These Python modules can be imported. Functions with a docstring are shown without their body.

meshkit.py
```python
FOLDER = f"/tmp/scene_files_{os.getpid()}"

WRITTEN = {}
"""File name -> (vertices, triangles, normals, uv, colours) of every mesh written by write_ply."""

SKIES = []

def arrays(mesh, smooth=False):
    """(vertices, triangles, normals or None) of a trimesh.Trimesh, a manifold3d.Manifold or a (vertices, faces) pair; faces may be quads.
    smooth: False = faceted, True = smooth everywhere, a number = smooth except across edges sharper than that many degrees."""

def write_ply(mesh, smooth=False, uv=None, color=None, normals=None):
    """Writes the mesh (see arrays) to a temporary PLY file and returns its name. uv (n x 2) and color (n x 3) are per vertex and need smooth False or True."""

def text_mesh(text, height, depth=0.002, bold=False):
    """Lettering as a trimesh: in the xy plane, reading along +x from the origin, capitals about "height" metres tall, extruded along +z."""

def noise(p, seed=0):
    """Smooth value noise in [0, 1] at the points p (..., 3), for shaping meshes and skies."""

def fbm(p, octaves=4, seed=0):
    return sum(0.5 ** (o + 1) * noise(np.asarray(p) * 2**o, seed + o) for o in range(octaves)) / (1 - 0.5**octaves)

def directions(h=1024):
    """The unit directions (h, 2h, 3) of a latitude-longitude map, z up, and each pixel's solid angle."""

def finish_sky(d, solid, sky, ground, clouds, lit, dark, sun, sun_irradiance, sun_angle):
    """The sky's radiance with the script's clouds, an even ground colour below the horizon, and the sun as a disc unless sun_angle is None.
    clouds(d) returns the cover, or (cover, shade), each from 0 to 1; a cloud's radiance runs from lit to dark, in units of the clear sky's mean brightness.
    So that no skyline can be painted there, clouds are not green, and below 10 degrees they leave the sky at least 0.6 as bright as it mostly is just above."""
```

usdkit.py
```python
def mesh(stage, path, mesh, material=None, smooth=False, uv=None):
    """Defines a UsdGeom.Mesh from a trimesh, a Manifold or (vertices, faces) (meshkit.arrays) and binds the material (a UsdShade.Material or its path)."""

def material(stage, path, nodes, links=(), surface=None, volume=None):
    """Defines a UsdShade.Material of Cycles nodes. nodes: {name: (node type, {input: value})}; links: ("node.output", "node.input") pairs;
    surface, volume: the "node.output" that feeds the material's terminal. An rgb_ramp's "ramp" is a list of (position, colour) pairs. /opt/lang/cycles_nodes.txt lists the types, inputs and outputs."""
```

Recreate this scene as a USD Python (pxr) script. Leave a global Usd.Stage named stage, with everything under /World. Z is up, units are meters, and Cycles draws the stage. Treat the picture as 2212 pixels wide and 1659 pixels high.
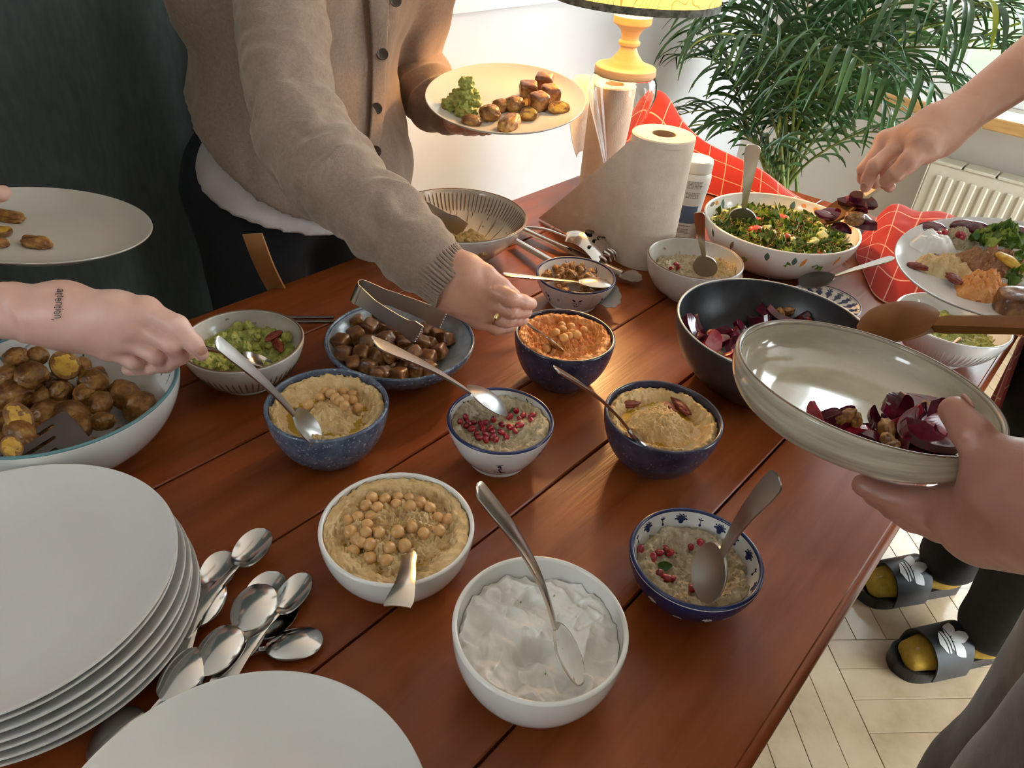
import math, random
import numpy as np, trimesh, shapely, usdkit, meshkit
from shapely import geometry as sg, affinity
import manifold3d as m3
from pxr import Usd, UsdGeom, UsdLux, UsdShade, Sdf, Gf, Vt

stage = Usd.Stage.CreateInMemory()
UsdGeom.SetStageUpAxis(stage, 'Z'); UsdGeom.SetStageMetersPerUnit(stage, 1.0)
UsdGeom.Xform.Define(stage, '/World'); UsdGeom.Scope.Define(stage, '/World/Looks')
stage.SetDefaultPrim(stage.GetPrimAtPath('/World'))
rng = np.random.default_rng(7)

# ------------------------------------------------------------------ camera, sky, sun, exposure
TZ = 0.74                                   # table top height
EYE = np.array([0.0, 0.0, TZ + 0.60])
FPX = 1606.0                                # focal length in pixels of the 2212 px wide frame
ROT = np.array([[0.75080593, -0.42419905, 0.50630586], [0.65695249, 0.39998276, -0.63908311], [0.06858483, 0.81244628, 0.57898805]])
cam = UsdGeom.Camera.Define(stage, '/World/camera')
M = np.eye(4); M[:3, :3] = ROT.T; M[3, :3] = EYE
cam.AddTransformOp().Set(Gf.Matrix4d(*M.ravel().tolist()))
cam.CreateHorizontalApertureAttr(36.0); cam.CreateVerticalApertureAttr(27.0); cam.CreateFocalLengthAttr(36.0 * FPX / 2212)
cam.CreateClippingRangeAttr((0.02, 200.0))
cam.CreateExposureAttr(1.1)

sky = UsdLux.DomeLight.Define(stage, '/World/sky')
sky.CreateIntensityAttr(1.9); sky.CreateColorAttr(Gf.Vec3f(0.86, 0.94, 1.0))
sun = UsdLux.DistantLight.Define(stage, '/World/sun')
sun.CreateIntensityAttr(2.6); sun.CreateAngleAttr(1.2); sun.CreateColorAttr(Gf.Vec3f(1.0, 0.93, 0.82))
sun.AddRotateXYZOp().Set(Gf.Vec3f(38, 0, 200))     # high, from behind the house: it lights the lawn outside

# ------------------------------------------------------------------ helpers: names, prims
_used = {}
def numbered(path):
    k = _used.get(path, -1) + 1; _used[path] = k
    return path if k == 0 else f'{path}_{k:03d}'
def setdata(p, **kw):
    for k, v in kw.items():
        if v: p.SetCustomDataByKey(k, v)
LOC = {}
def thing(name, label=None, cat=None, loc=(0, 0, 0), group=None, kind=None):
    path = numbered('/World/' + name); x = UsdGeom.Xform.Define(stage, path)
    x.AddTranslateOp().Set(Gf.Vec3d(*map(float, loc))); LOC[path] = np.array(loc, float)
    setdata(x.GetPrim(), label=label, category=cat, group=group, kind=kind)
    return path
def part(parent, name, mesh, mat, smooth=35, label=None, kind=None):
    """one Mesh prim below parent (a thing or a part); mesh in world coordinates"""
    path = numbered(parent + '/' + name)
    v, f, n = meshkit.arrays(mesh, smooth)
    top = '/'.join(path.split('/')[:3]); v = v - LOC.get(top, np.zeros(3))
    p = usdkit.mesh(stage, path, (v, f), MAT[mat] if isinstance(mat, str) else mat)
    if n is not None:
        p.CreateNormalsAttr(Vt.Vec3fArray.FromNumpy(n.astype(np.float32))); p.SetNormalsInterpolation('vertex')
    setdata(p.GetPrim(), label=label, kind=kind)
    return path
def single(name, mesh, mat, label, cat, group=None, kind=None, smooth=35, loc=None):
    """a thing that is one Mesh directly under /World, its origin at its base"""
    path = numbered('/World/' + name)
    v, f, n = meshkit.arrays(mesh, smooth)
    if loc is None:
        lo, hi = v.min(0), v.max(0); loc = np.array([(lo[0] + hi[0]) / 2, (lo[1] + hi[1]) / 2, lo[2]])
    p = usdkit.mesh(stage, path, (v - loc, f), MAT[mat] if isinstance(mat, str) else mat)
    if n is not None:
        p.CreateNormalsAttr(Vt.Vec3fArray.FromNumpy(n.astype(np.float32))); p.SetNormalsInterpolation('vertex')
    p.AddTranslateOp().Set(Gf.Vec3d(*map(float, loc)))
    setdata(p.GetPrim(), label=label, category=cat, group=group, kind=kind)
    return path

# ------------------------------------------------------------------ helpers: where things stand
def ray(px, py): return ROT @ np.array([px - 1106.0, 829.5 - py, -FPX]) / FPX
def P(px, py, z=TZ): d = ray(px, py); return EYE + d * ((z - EYE[2]) / d[2])
def PX(px, py, x): d = ray(px, py); return EYE + d * ((x - EYE[0]) / d[0])
def PY(px, py, y): d = ray(px, py); return EYE + d * ((y - EYE[1]) / d[1])
def D(px, py, depth): return EYE + ray(px, py) * depth
def depth_of(p): return float(-((np.asarray(p) - EYE) @ ROT)[2])
def stick(tip, px, py, L, near=True):
    """the point on the sight line of (px, py) at distance L from tip"""
    d = ray(px, py); o = EYE - tip; a, b, c = d @ d, 2 * d @ o, o @ o - L * L; q = b * b - 4 * a * c
    t = -b / (2 * a) if q < 0 else (-b + (-1 if near else 1) * math.sqrt(q)) / (2 * a)
    return EYE + d * t
def unit(v): v = np.asarray(v, float); return v / max(np.linalg.norm(v), 1e-12)
def frame(z, x=(1, 0, 0)):
    z = unit(z); x = np.asarray(x, float); x = unit(x - z * (x @ z)); return np.stack([x, np.cross(z, x), z], 1)
def xf(mesh, R=np.eye(3), t=(0, 0, 0)):
    v, f, _ = meshkit.arrays(mesh); return trimesh.Trimesh(v @ np.asarray(R).T + np.asarray(t, float), f, process=False)
def cat_(ms): return trimesh.util.concatenate([m if isinstance(m, trimesh.Trimesh) else trimesh.Trimesh(*meshkit.arrays(m)[:2], process=False) for m in ms])
def rotz(a): c, s = math.cos(a), math.sin(a); return np.array([[c, -s, 0], [s, c, 0], [0, 0, 1.0]])
def rand_rot(r): return trimesh.transformations.random_rotation_matrix(r.random(3))[:3, :3]

# ------------------------------------------------------------------ helpers: shapes
def grid_faces(n, m, wu=False, wv=False):
    i, j = np.meshgrid(np.arange(n if wu else n - 1), np.arange(m if wv else m - 1), indexing='ij')
    a = i * m + j; b = ((i + 1) % n) * m + j; c = ((i + 1) % n) * m + (j + 1) % m; d = i * m + (j + 1) % m
    return np.vstack([np.stack([a, b, c], -1).reshape(-1, 3), np.stack([a, c, d], -1).reshape(-1, 3)])
def lathe(profile, n=96, start=0.0):
    """closed solid of revolution about z; profile: (r, z) from the axis round to the axis"""
    pr = np.array([p for p in profile], float); a = start + np.linspace(0, 2 * np.pi, n, endpoint=False)
    r = np.maximum(pr[:, 0], 1e-5)
    v = np.stack([r[:, None] * np.cos(a), r[:, None] * np.sin(a), np.repeat(pr[:, 1][:, None], n, 1)], -1).reshape(-1, 3)
    return trimesh.Trimesh(v, grid_faces(len(pr), n, False, True)[:, ::-1], process=False)
def sheet(Pg, th, wrapv=False):
    """a thick sheet over the grid Pg (n, m, 3)"""
    Pg = np.asarray(Pg, float); n, m = Pg.shape[:2]
    du = np.gradient(Pg, axis=0); dv = np.gradient(Pg, axis=1)
    if wrapv: dv = np.roll(Pg, -1, 1) - np.roll(Pg, 1, 1)
    nn = np.cross(du, dv); nn /= np.maximum(np.linalg.norm(nn, axis=-1, keepdims=True), 1e-12)
    th = np.asarray(th, float); th = th[..., None] if th.ndim == 2 else th
    v = np.vstack([(Pg + nn * th / 2).reshape(-1, 3), (Pg - nn * th / 2).reshape(-1, 3)])
    f = grid_faces(n, m, False, wrapv); N = n * m; out = [f, f[:, ::-1] + N]
    idx = np.arange(N).reshape(n, m); edges = [idx[0][::-1], idx[-1]] + ([] if wrapv else [idx[:, 0], idx[:, -1][::-1]])
    for e in edges:
        e = list(e) + ([e[0]] if wrapv else []); e = np.array(e)
        a, b = e[:-1], e[1:]
        out += [np.stack([a, a + N, b + N], -1), np.stack([a, b + N, b], -1)]
    return trimesh.Trimesh(v, np.vstack(out)[:, ::-1], process=False)
def spline(pts, n):
    pts = np.asarray(pts, float)
    if len(pts) == 2: return pts[0] + (pts[1] - pts[0]) * np.linspace(0, 1, n)[:, None]
    from scipy.interpolate import CubicSpline
    s = np.r_[0, np.cumsum(np.maximum(np.linalg.norm(np.diff(pts[:, :3], axis=0), axis=1), 1e-6))]
    return CubicSpline(s / s[-1], pts, bc_type='natural')(np.linspace(0, 1, n))
def tube(pts, r, n=10, m=None, flat=1.0, up=(0, 0, 1)):
    """round (or flattened) rod along the points"""
    pts = np.asarray(pts, float); k = len(pts); r = np.broadcast_to(np.asarray(r, float), (k,))
    t = np.gradient(pts, axis=0); t /= np.maximum(np.linalg.norm(t, axis=1, keepdims=True), 1e-12)
    s = np.cross(t, up); s /= np.maximum(np.linalg.norm(s, axis=1, keepdims=True), 1e-9); w = np.cross(s, t)
    a = np.linspace(0, 2 * np.pi, n, endpoint=False)
    v = pts[:, None] + r[:, None, None] * (np.cos(a)[None, :, None] * s[:, None] + flat * np.sin(a)[None, :, None] * w[:, None])
    v = np.vstack([v.reshape(-1, 3), pts[0], pts[-1]]); f = [grid_faces(k, n, False, True)]
    i = np.arange(n); j = (i + 1) % n
    f += [np.stack([np.full(n, k * n), j, i], -1), np.stack([np.full(n, k * n + 1), (k - 1) * n + i, (k - 1) * n + j], -1)]
    return trimesh.Trimesh(v, np.vstack(f)[:, ::-1], process=False)
_ico = {}
def ico(s):
    if s not in _ico: _ico[s] = trimesh.creation.icosphere(subdivisions=s)
    return _ico[s]
def blob(c, rad, amp=0.12, freq=2.0, seed=0, sub=3, R=None, power=2.0, oct=3):
    """lumpy ellipsoid (power 2) to rounded box (power 6)"""
    b = ico(sub); v = np.array(b.vertices)
    v = v / (np.abs(v) ** power).sum(1, keepdims=True) ** (1 / power)
    if amp: v = v * (1 + amp * 2 * (meshkit.fbm(v * freq + seed * 3.17 + 50, oct, seed)[:, None] - 0.5))
    v = v * np.asarray(rad, float)
    if R is not None: v = v @ np.asarray(R).T
    return trimesh.Trimesh(v + np.asarray(c, float), b.faces, process=False)
def box(lo, hi, bev=0.0):
    lo, hi = np.minimum(lo, hi).astype(float), np.maximum(lo, hi).astype(float)
    if bev <= 0: return trimesh.creation.box(bounds=[lo, hi])
    bev = min(bev, (hi - lo).min() / 2.01); pts = []
    for k in range(3):
        l, h = lo.copy() + bev, hi.copy() - bev; l[k], h[k] = lo[k], hi[k]
        pts += [[(l, h)[i][0], (l, h)[j][1], (l, h)[q][2]] for i in (0, 1) for j in (0, 1) for q in (0, 1)]
    return trimesh.convex.convex_hull(np.array(pts))
def obox(a, b, w, h, up=(0, 0, 1), bev=0.002):
    """a bar from a to b, w wide, h high"""
    a, b = np.asarray(a, float), np.asarray(b, float); x = unit(b - a); R = frame(np.asarray(up) - x * (np.asarray(up) @ x), x)
    return xf(box([0, -w / 2, -h / 2], [np.linalg.norm(b - a), w / 2, h / 2], bev), R, a)
def spoly(poly, edge=0.004):
    """triangulated shapely polygon with the inside refined: (2-D vertices, faces)"""
    v, f = trimesh.creation.triangulate_polygon(poly.segmentize(edge), engine='earcut')
    v = np.asarray(v); f = np.asarray(f)
    for _ in range(4):
        e = np.linalg.norm(v[f] - v[np.roll(f, -1, 1)], axis=-1).max(1)
        if e.max() < edge * 2.2: break
        m = trimesh.remesh.subdivide(np.c_[v, np.zeros(len(v))], f, face_index=np.nonzero(e > edge * 2.2)[0]); v, f = m[0][:, :2], m[1]
    return v, f
def solid_poly(poly, fn, th, edge=0.004):
    """poly mapped by fn(u, v, h) -> points, thickness th"""
    ps = [g for g in getattr(poly, 'geoms', [poly]) if g.area > 1e-9]; out = []
    for g in ps:
        v, f = spoly(g, edge); top = fn(v[:, 0], v[:, 1], np.full(len(v), float(th))); bot = fn(v[:, 0], v[:, 1], np.zeros(len(v)))
        e = np.sort(np.vstack([f[:, [0, 1]], f[:, [1, 2]], f[:, [2, 0]]]), axis=1); d = np.vstack([f[:, [0, 1]], f[:, [1, 2]], f[:, [2, 0]]])
        _, inv, cnt = np.unique(e, axis=0, return_inverse=True, return_counts=True); be = d[cnt[inv.ravel()] == 1]; N = len(v)
        side = np.vstack([np.stack([be[:, 1], be[:, 0], be[:, 0] + N], -1), np.stack([be[:, 1], be[:, 0] + N, be[:, 1] + N], -1)])
        m = trimesh.Trimesh(np.vstack([top, bot]), np.vstack([f, f[:, ::-1] + N, side]), process=False)
        out.append(m)
    return cat_(out)

# ------------------------------------------------------------------ materials
MAT = {}
def mat(name, col=(.8, .8, .8), rough=.5, metal=0., nodes=None, links=(), bump=None, **kw):
    """principled material. bump: (scale, strength, distance[, stretch]); nodes/links may feed 'p'"""
    n = {'p': ('principled_bsdf', {'base_color': col, 'roughness': rough, 'metallic': metal, **kw})}; l = list(links)
    n.update(nodes or {})
    if bump:
        n['tcb'] = ('texture_coordinate', {}); n['mpb'] = ('mapping', {'scale': bump[3] if len(bump) > 3 else (1, 1, 1)})
        n['nb'] = ('noise_texture', {'scale': bump[0], 'detail': 4.0, 'roughness': .6}); n['b'] = ('bump', {'strength': bump[1], 'distance': bump[2]})
        l += [('tcb.object', 'mpb.vector'), ('mpb.vector', 'nb.vector'), ('nb.fac', 'b.height'), ('b.normal', 'p.normal')]
    MAT[name] = usdkit.material(stage, '/World/Looks/' + name, n, l, surface='p.BSDF'); return MAT[name]
def noisy(name, stops, scale=20, rough=.5, detail=5, stretch=(1, 1, 1), bump=None, rrough=None, distort=0.0, perobj=0.0, **kw):
    """principled with its colour from a noise ramp; perobj: brightness varies from object to object"""
    n = {'tc': ('texture_coordinate', {}), 'mp': ('mapping', {'scale': stretch}), 'n': ('noise_texture', {'scale': scale, 'detail': detail, 'roughness': .6, 'distortion': distort}),
         'r': ('rgb_ramp', {'ramp': stops})}
    l = [('tc.object', 'mp.vector'), ('mp.vector', 'n.vector'), ('n.fac', 'r.fac')]
    out = 'r.color'
    if perobj:
        n['oi'] = ('object_info', {}); n['mr'] = ('map_range', {'from_min': 0, 'from_max': 1, 'to_min': 1 - perobj, 'to_max': 1 + perobj * .6}); n['hs'] = ('hsv', {'fac': 1.0})
        l += [('oi.random', 'mr.value'), ('mr.result', 'hs.value'), ('r.color', 'hs.color')]; out = 'hs.color'
    l.append((out, 'p.base_color'))
    if rrough:
        n['rr'] = ('map_range', {'from_min': .3, 'from_max': .7, 'to_min': rrough[0], 'to_max': rrough[1], 'clamp': True}); l += [('n.fac', 'rr.value'), ('rr.result', 'p.roughness')]
    return mat(name, rough=rough, nodes=n, links=l, bump=bump, **kw)
# ------------------------------------------------------------------ smooth bodies: distance fields to meshes
def nets(f, lo, res):
    """vectorised surface nets of the field f (negative inside)"""
    s = f < 0; n = np.array(f.shape); cnt = np.zeros(n - 1, np.int8)
    for i in (0, 1):
        for j in (0, 1):
            for k in (0, 1): cnt += s[i:n[0] - 1 + i, j:n[1] - 1 + j, k:n[2] - 1 + k]
    act = (cnt > 0) & (cnt < 8); idx = np.full(act.shape, -1, np.int64); c = np.argwhere(act); idx[act] = np.arange(len(c)); acc = np.zeros((len(c), 3)); num = np.zeros(len(c))
    cor = np.array([[i, j, k] for i in (0, 1) for j in (0, 1) for k in (0, 1)])
    vals = np.stack([f[tuple((c + d).T)] for d in cor], 1)
    for a in range(8):
        for b in range(a + 1, 8):
            if np.abs(cor[a] - cor[b]).sum() != 1: continue
            m = (vals[:, a] < 0) != (vals[:, b] < 0); t = vals[m, a] / (vals[m, a] - vals[m, b]); acc[m] += cor[a] + (cor[b] - cor[a]) * t[:, None]; num[m] += 1
    v = (c + acc / num[:, None]) * res + lo; faces = []
    for ax in range(3):
        o = [[0, 0, 0], [0, 0, 0], [0, 0, 0]]; u, w = (ax + 1) % 3, (ax + 2) % 3
        sl0 = [slice(1, n[d] - 1) for d in range(3)]; sl1 = list(sl0); sl0[ax] = slice(0, n[ax] - 1); sl1[ax] = slice(1, n[ax])
        A, Bq = s[tuple(sl0)], s[tuple(sl1)]; e = np.argwhere(A != Bq); base = np.array([0 if d == ax else 1 for d in range(3)]); e = e + base; ins = f[tuple(e.T)] < 0
        eu, ew = np.eye(3, dtype=int)[u], np.eye(3, dtype=int)[w]; q = [idx[tuple((e - d).T)] for d in (eu * 0, eu, eu + ew, ew)]; Q = np.stack(q, 1); Q[~ins] = Q[~ins][:, ::-1]
        faces += [Q[:, [0, 1, 2]], Q[:, [0, 2, 3]]]
    F_ = np.vstack(faces); m = trimesh.Trimesh(v, F_, process=False)
    return m if m.volume > 0 else trimesh.Trimesh(v, F_[:, ::-1], process=False)
def smin(a, b, k): h = np.maximum(k - np.abs(a - b), 0) / k; return np.minimum(a, b) - h * h * k * .25
def cone(a, b, ra, rb, k=.02): return ('c', np.asarray(a, float), np.asarray(b, float), ra, rb, k)
def ell(c, r, R=np.eye(3), k=.02): return ('e', np.asarray(c, float), np.asarray(r, float), np.asarray(R), k)
def chain(pts, rads, k=.01): return [cone(pts[i], pts[i + 1], rads[i], rads[i + 1], k) for i in range(len(pts) - 1)]
def prim_box(p):
    if p[0] == 'c': r = max(p[3], p[4]); return np.minimum(p[1], p[2]) - r, np.maximum(p[1], p[2]) + r
    if p[0] == 'e': r = p[2].max(); return p[1] - r, p[1] + r
    b = [prim_box(q) for q in p[2]]; return np.min([x[0] for x in b], 0), np.max([x[1] for x in b], 0)
def field(prims, ax, far):
    f = np.full([len(a) for a in ax], far); lo = np.array([a[0] for a in ax]); res = ax[0][1] - ax[0][0]
    for p in prims:
        a, b = prim_box(p); m = far; i0 = np.maximum(np.floor((a - m - lo) / res).astype(int), 0); i1 = np.minimum(np.ceil((b + m - lo) / res).astype(int) + 1, f.shape)
        if (i1 <= i0).any(): continue
        sub = [ax[d][i0[d]:i1[d]] for d in range(3)]; sl = tuple(slice(i0[d], i1[d]) for d in range(3))
        if p[0] == 'g': d_ = field(p[2], sub, far) if min(len(x) for x in sub) > 1 else None; k = p[1]
        else:
            X, Y, Z = sub[0][:, None, None], sub[1][None, :, None], sub[2][None, None, :]
            if p[0] == 'c':
                ba = p[2] - p[1]; L2 = max(ba @ ba, 1e-12); px, py, pz = X - p[1][0], Y - p[1][1], Z - p[1][2]; h = np.clip((px * ba[0] + py * ba[1] + pz * ba[2]) / L2, 0, 1)
                d_ = np.sqrt((px - ba[0] * h) ** 2 + (py - ba[1] * h) ** 2 + (pz - ba[2] * h) ** 2) - (p[3] + (p[4] - p[3]) * h)
            else:
                px, py, pz = X - p[1][0], Y - p[1][1], Z - p[1][2]; R = p[3]; q = [(px * R[0, i] + py * R[1, i] + pz * R[2, i]) / p[2][i] for i in range(3)]; kk = np.sqrt(q[0] ** 2 + q[1] ** 2 + q[2] ** 2); d_ = (kk - 1) * p[2].min()
            k = p[-1]
        if d_ is not None: f[sl] = smin(f[sl], np.minimum(d_, far), k)
    return f
def solid(prims, res, cuts=(), disp=None, smooth=2, pad=.012, far=.05, lo=None, hi=None):
    """mesh of the smooth union; cuts: (point, normal) keep the side against the normal; disp(X, Y, Z): outward displacement"""
    b = [prim_box(p) for p in prims]; l = np.min([x[0] for x in b], 0) - pad; h = np.max([x[1] for x in b], 0) + pad
    if lo is not None: l = np.maximum(l, lo)
    if hi is not None: h = np.minimum(h, hi)
    ax = [np.arange(l[d], h[d] + res, res) for d in range(3)]; f = field(prims, ax, far)
    if disp is not None:
        near = np.argwhere(np.abs(f) < far * .9); Pn = np.stack([ax[d][near[:, d]] for d in range(3)], 1); f[tuple(near.T)] -= disp(Pn)
    for p, n in cuts: n = unit(n); d_ = (ax[0][:, None, None] - p[0]) * n[0] + (ax[1][None, :, None] - p[1]) * n[1] + (ax[2][None, None, :] - p[2]) * n[2]; f = np.maximum(f, d_)
    f[[0, -1]] = far; f[:, [0, -1]] = far; f[:, :, [0, -1]] = far
    m = nets(f, np.array([a[0] for a in ax]), res)
    if smooth: m = taubin(m, smooth)
    return m
def taubin(m, n):
    v = np.array(m.vertices); e = np.vstack([m.faces[:, [0, 1]], m.faces[:, [1, 2]], m.faces[:, [2, 0]]]); N = len(v)
    from scipy.sparse import coo_matrix
    A = coo_matrix((np.ones(len(e) * 2), (np.r_[e[:, 0], e[:, 1]], np.r_[e[:, 1], e[:, 0]])), (N, N)).tocsr(); A.data[:] = 1; deg = np.maximum(np.asarray(A.sum(1)).ravel(), 1)
    for _ in range(n):
        for l in (.5, -.53): v = v + l * ((A @ v) / deg[:, None] - v)
    return trimesh.Trimesh(v, m.faces, process=False)
def weld(ms):
    """one continuous surface out of closed meshes"""
    try:
        r = None
        for m in ms:
            k = m3.Manifold(m3.Mesh(np.asarray(m.vertices, np.float32), np.asarray(m.faces, np.uint32)))
            if k.is_empty() or k.status() != m3.Error.NoError: raise ValueError('not manifold')
            r = k if r is None else r + k
        t = r.to_mesh(); return trimesh.Trimesh(t.vert_properties[:, :3], t.tri_verts, process=False)
    except Exception as e:
        print('weld fell back:', e); return cat_(ms)
# room
noisy('wall_paint', [(.3, (.69, .70, .70)), (.7, (.75, .76, .76))], 3, .7, bump=(60, .12, .002))
noisy('wall_beige', [(.3, (.54, .49, .41)), (.7, (.60, .55, .47))], 3, .7, bump=(60, .12, .002))
mat('ceiling_paint', (.90, .88, .84), .8)
noisy('floor_wood', [(.25, (.42, .30, .18)), (.5, (.56, .42, .27)), (.75, (.66, .52, .36))], 9, .28, stretch=(1, 1, 1), perobj=.14, bump=(40, .1, .001))
mat('white_gloss', (.82, .82, .80), .25)
mat('radiator_white', (.60, .56, .44), .35)
noisy('sill_wood', [(.3, (.45, .24, .08)), (.7, (.62, .36, .14))], 10, .4, stretch=(1, 8, 8))
MAT['glass_pane'] = usdkit.material(stage, '/World/Looks/glass_pane', {'t': ('transparent_bsdf', {'color': (.97, .99, .98)}), 'g': ('glossy_bsdf', {'roughness': 0.0, 'color': (1, 1, 1)}),
    'f': ('fresnel', {'IOR': 1.45}), 'm': ('mix_closure', {})}, [('f.fac', 'm.fac'), ('t.BSDF', 'm.closure1'), ('g.BSDF', 'm.closure2')], surface='m.closure')
noisy('lawn', [(.3, (.022, .080, .008)), (.6, (.042, .110, .014)), (.8, (.065, .125, .026))], 1.2, .9, detail=8)
noisy('gravel', [(.3, (.10, .10, .10)), (.7, (.155, .155, .157))], 5, .9, detail=9)
noisy('curtain_green', [(.3, (.042, .053, .052)), (.7, (.066, .080, .077))], 90, .85, stretch=(1, 1, .3), sheen_weight=.25, sheen_tint=(.5, .8, .8), bump=(700, .25, .001))
# table: red-brown paint over wood grain
noisy('table_paint', [(.3, (.18, .038, .009)), (.55, (.24, .055, .012)), (.75, (.29, .073, .018))], 5, .3, detail=7, stretch=(6, .5, 6), bump=(26, .22, .0012, (9, .45, 9)), rrough=(.26, .40), specular_ior_level=.42)
mat('table_groove', (.02, .008, .005), .8)
noisy('chair_wood', [(.3, (.40, .17, .05)), (.7, (.54, .26, .09))], 12, .4, stretch=(8, 8, 1))
# ceramics
def glaze(name, c1, c2, scale=40, rough=.16, rim=None, rimc=(.2, .12, .07), stretch=(1, 1, 1), dots=None, **kw):
    """speckled glaze; rim: (z0, z1) in object space where the glaze breaks to rimc"""
    n = {'tc': ('texture_coordinate', {}), 'mp': ('mapping', {'scale': stretch}), 'n': ('noise_texture', {'scale': scale, 'detail': 6.0, 'roughness': .65}), 'r': ('rgb_ramp', {'ramp': [(.35, c1), (.65, c2)]})}
    l = [('tc.object', 'mp.vector'), ('mp.vector', 'n.vector'), ('n.fac', 'r.fac')]; out = 'r.color'
    if dots:
        n['dn'] = ('noise_texture', {'scale': dots[0], 'detail': 2.0}); n['dr'] = ('rgb_ramp', {'ramp': [(dots[1], (0, 0, 0)), (dots[1] + .05, (1, 1, 1))]}); n['dm'] = ('mix', {'color2': dots[2]})
        l += [('tc.object', 'dn.vector'), ('dn.fac', 'dr.fac'), ('dr.color', 'dm.fac'), (out, 'dm.color1')]; out = 'dm.color'
    if rim:
        n['sx'] = ('separate_xyz', {}); n['wn'] = ('noise_texture', {'scale': 90.0}); n['ma'] = ('math', {'math_type': 'multiply_add', 'value2': .004, 'value3': -.002}); n['ad'] = ('math', {'math_type': 'add'})
        n['mr'] = ('map_range', {'from_min': rim[0], 'from_max': rim[1], 'to_min': 0., 'to_max': 1., 'clamp': True}); n['rm'] = ('mix', {'color2': rimc})
        l += [('tc.object', 'sx.vector'), ('tc.object', 'wn.vector'), ('wn.fac', 'ma.value1'), ('sx.z', 'ad.value1'), ('ma.value', 'ad.value2'), ('ad.value', 'mr.value'), ('mr.result', 'rm.fac'), (out, 'rm.color1')]; out = 'rm.color'
    l.append((out, 'p.base_color'))
    return mat(name, rough=rough, nodes=n, links=l, **kw)
mat('china_white', (.70, .69, .66), .12, coat_weight=.3)
mat('china_cream', (.74, .72, .66), .14)
mat('plate_white', (.60, .585, .56), .22)
mat('plate_cream', (.60, .56, .49), .2)
mat('plate_rim', (.30, .25, .20), .3)
mat('paint_blue', (.016, .025, .095), .2)
mat('paint_teal', (.10, .22, .24), .25)
mat('paint_green', (.06, .13, .10), .25)
mat('paint_orange', (.70, .28, .05), .25)
mat('paint_brown', (.20, .13, .08), .3)
mat('paint_grey', (.35, .36, .33), .3)
glaze('glaze_blue', (.045, .065, .11), (.13, .165, .22), 60, .2, dots=(260, .62, (.30, .33, .36)))
glaze('glaze_dark_blue', (.016, .018, .034), (.045, .046, .075), 60, .2, dots=(240, .66, (.14, .14, .17)))
glaze('glaze_grey_inside', (.20, .24, .28), (.34, .36, .37), 30, .18)
glaze('glaze_black', (.012, .013, .015), (.045, .047, .05), 18, .35)
glaze('glaze_sand', (.42, .37, .27), (.55, .49, .37), 9, .12, stretch=(1, 1, 5), coat_weight=.4)
glaze('glaze_stripe', (.22, .18, .13), (.50, .44, .34), 9, .14, stretch=(.6, .6, 9), coat_weight=.4)
glaze('glaze_ash', (.46, .44, .38), (.58, .56, .50), 14, .16, dots=(70, .70, (.22, .17, .12)))
mat('rim_brown', (.16, .10, .06), .25)
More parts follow.
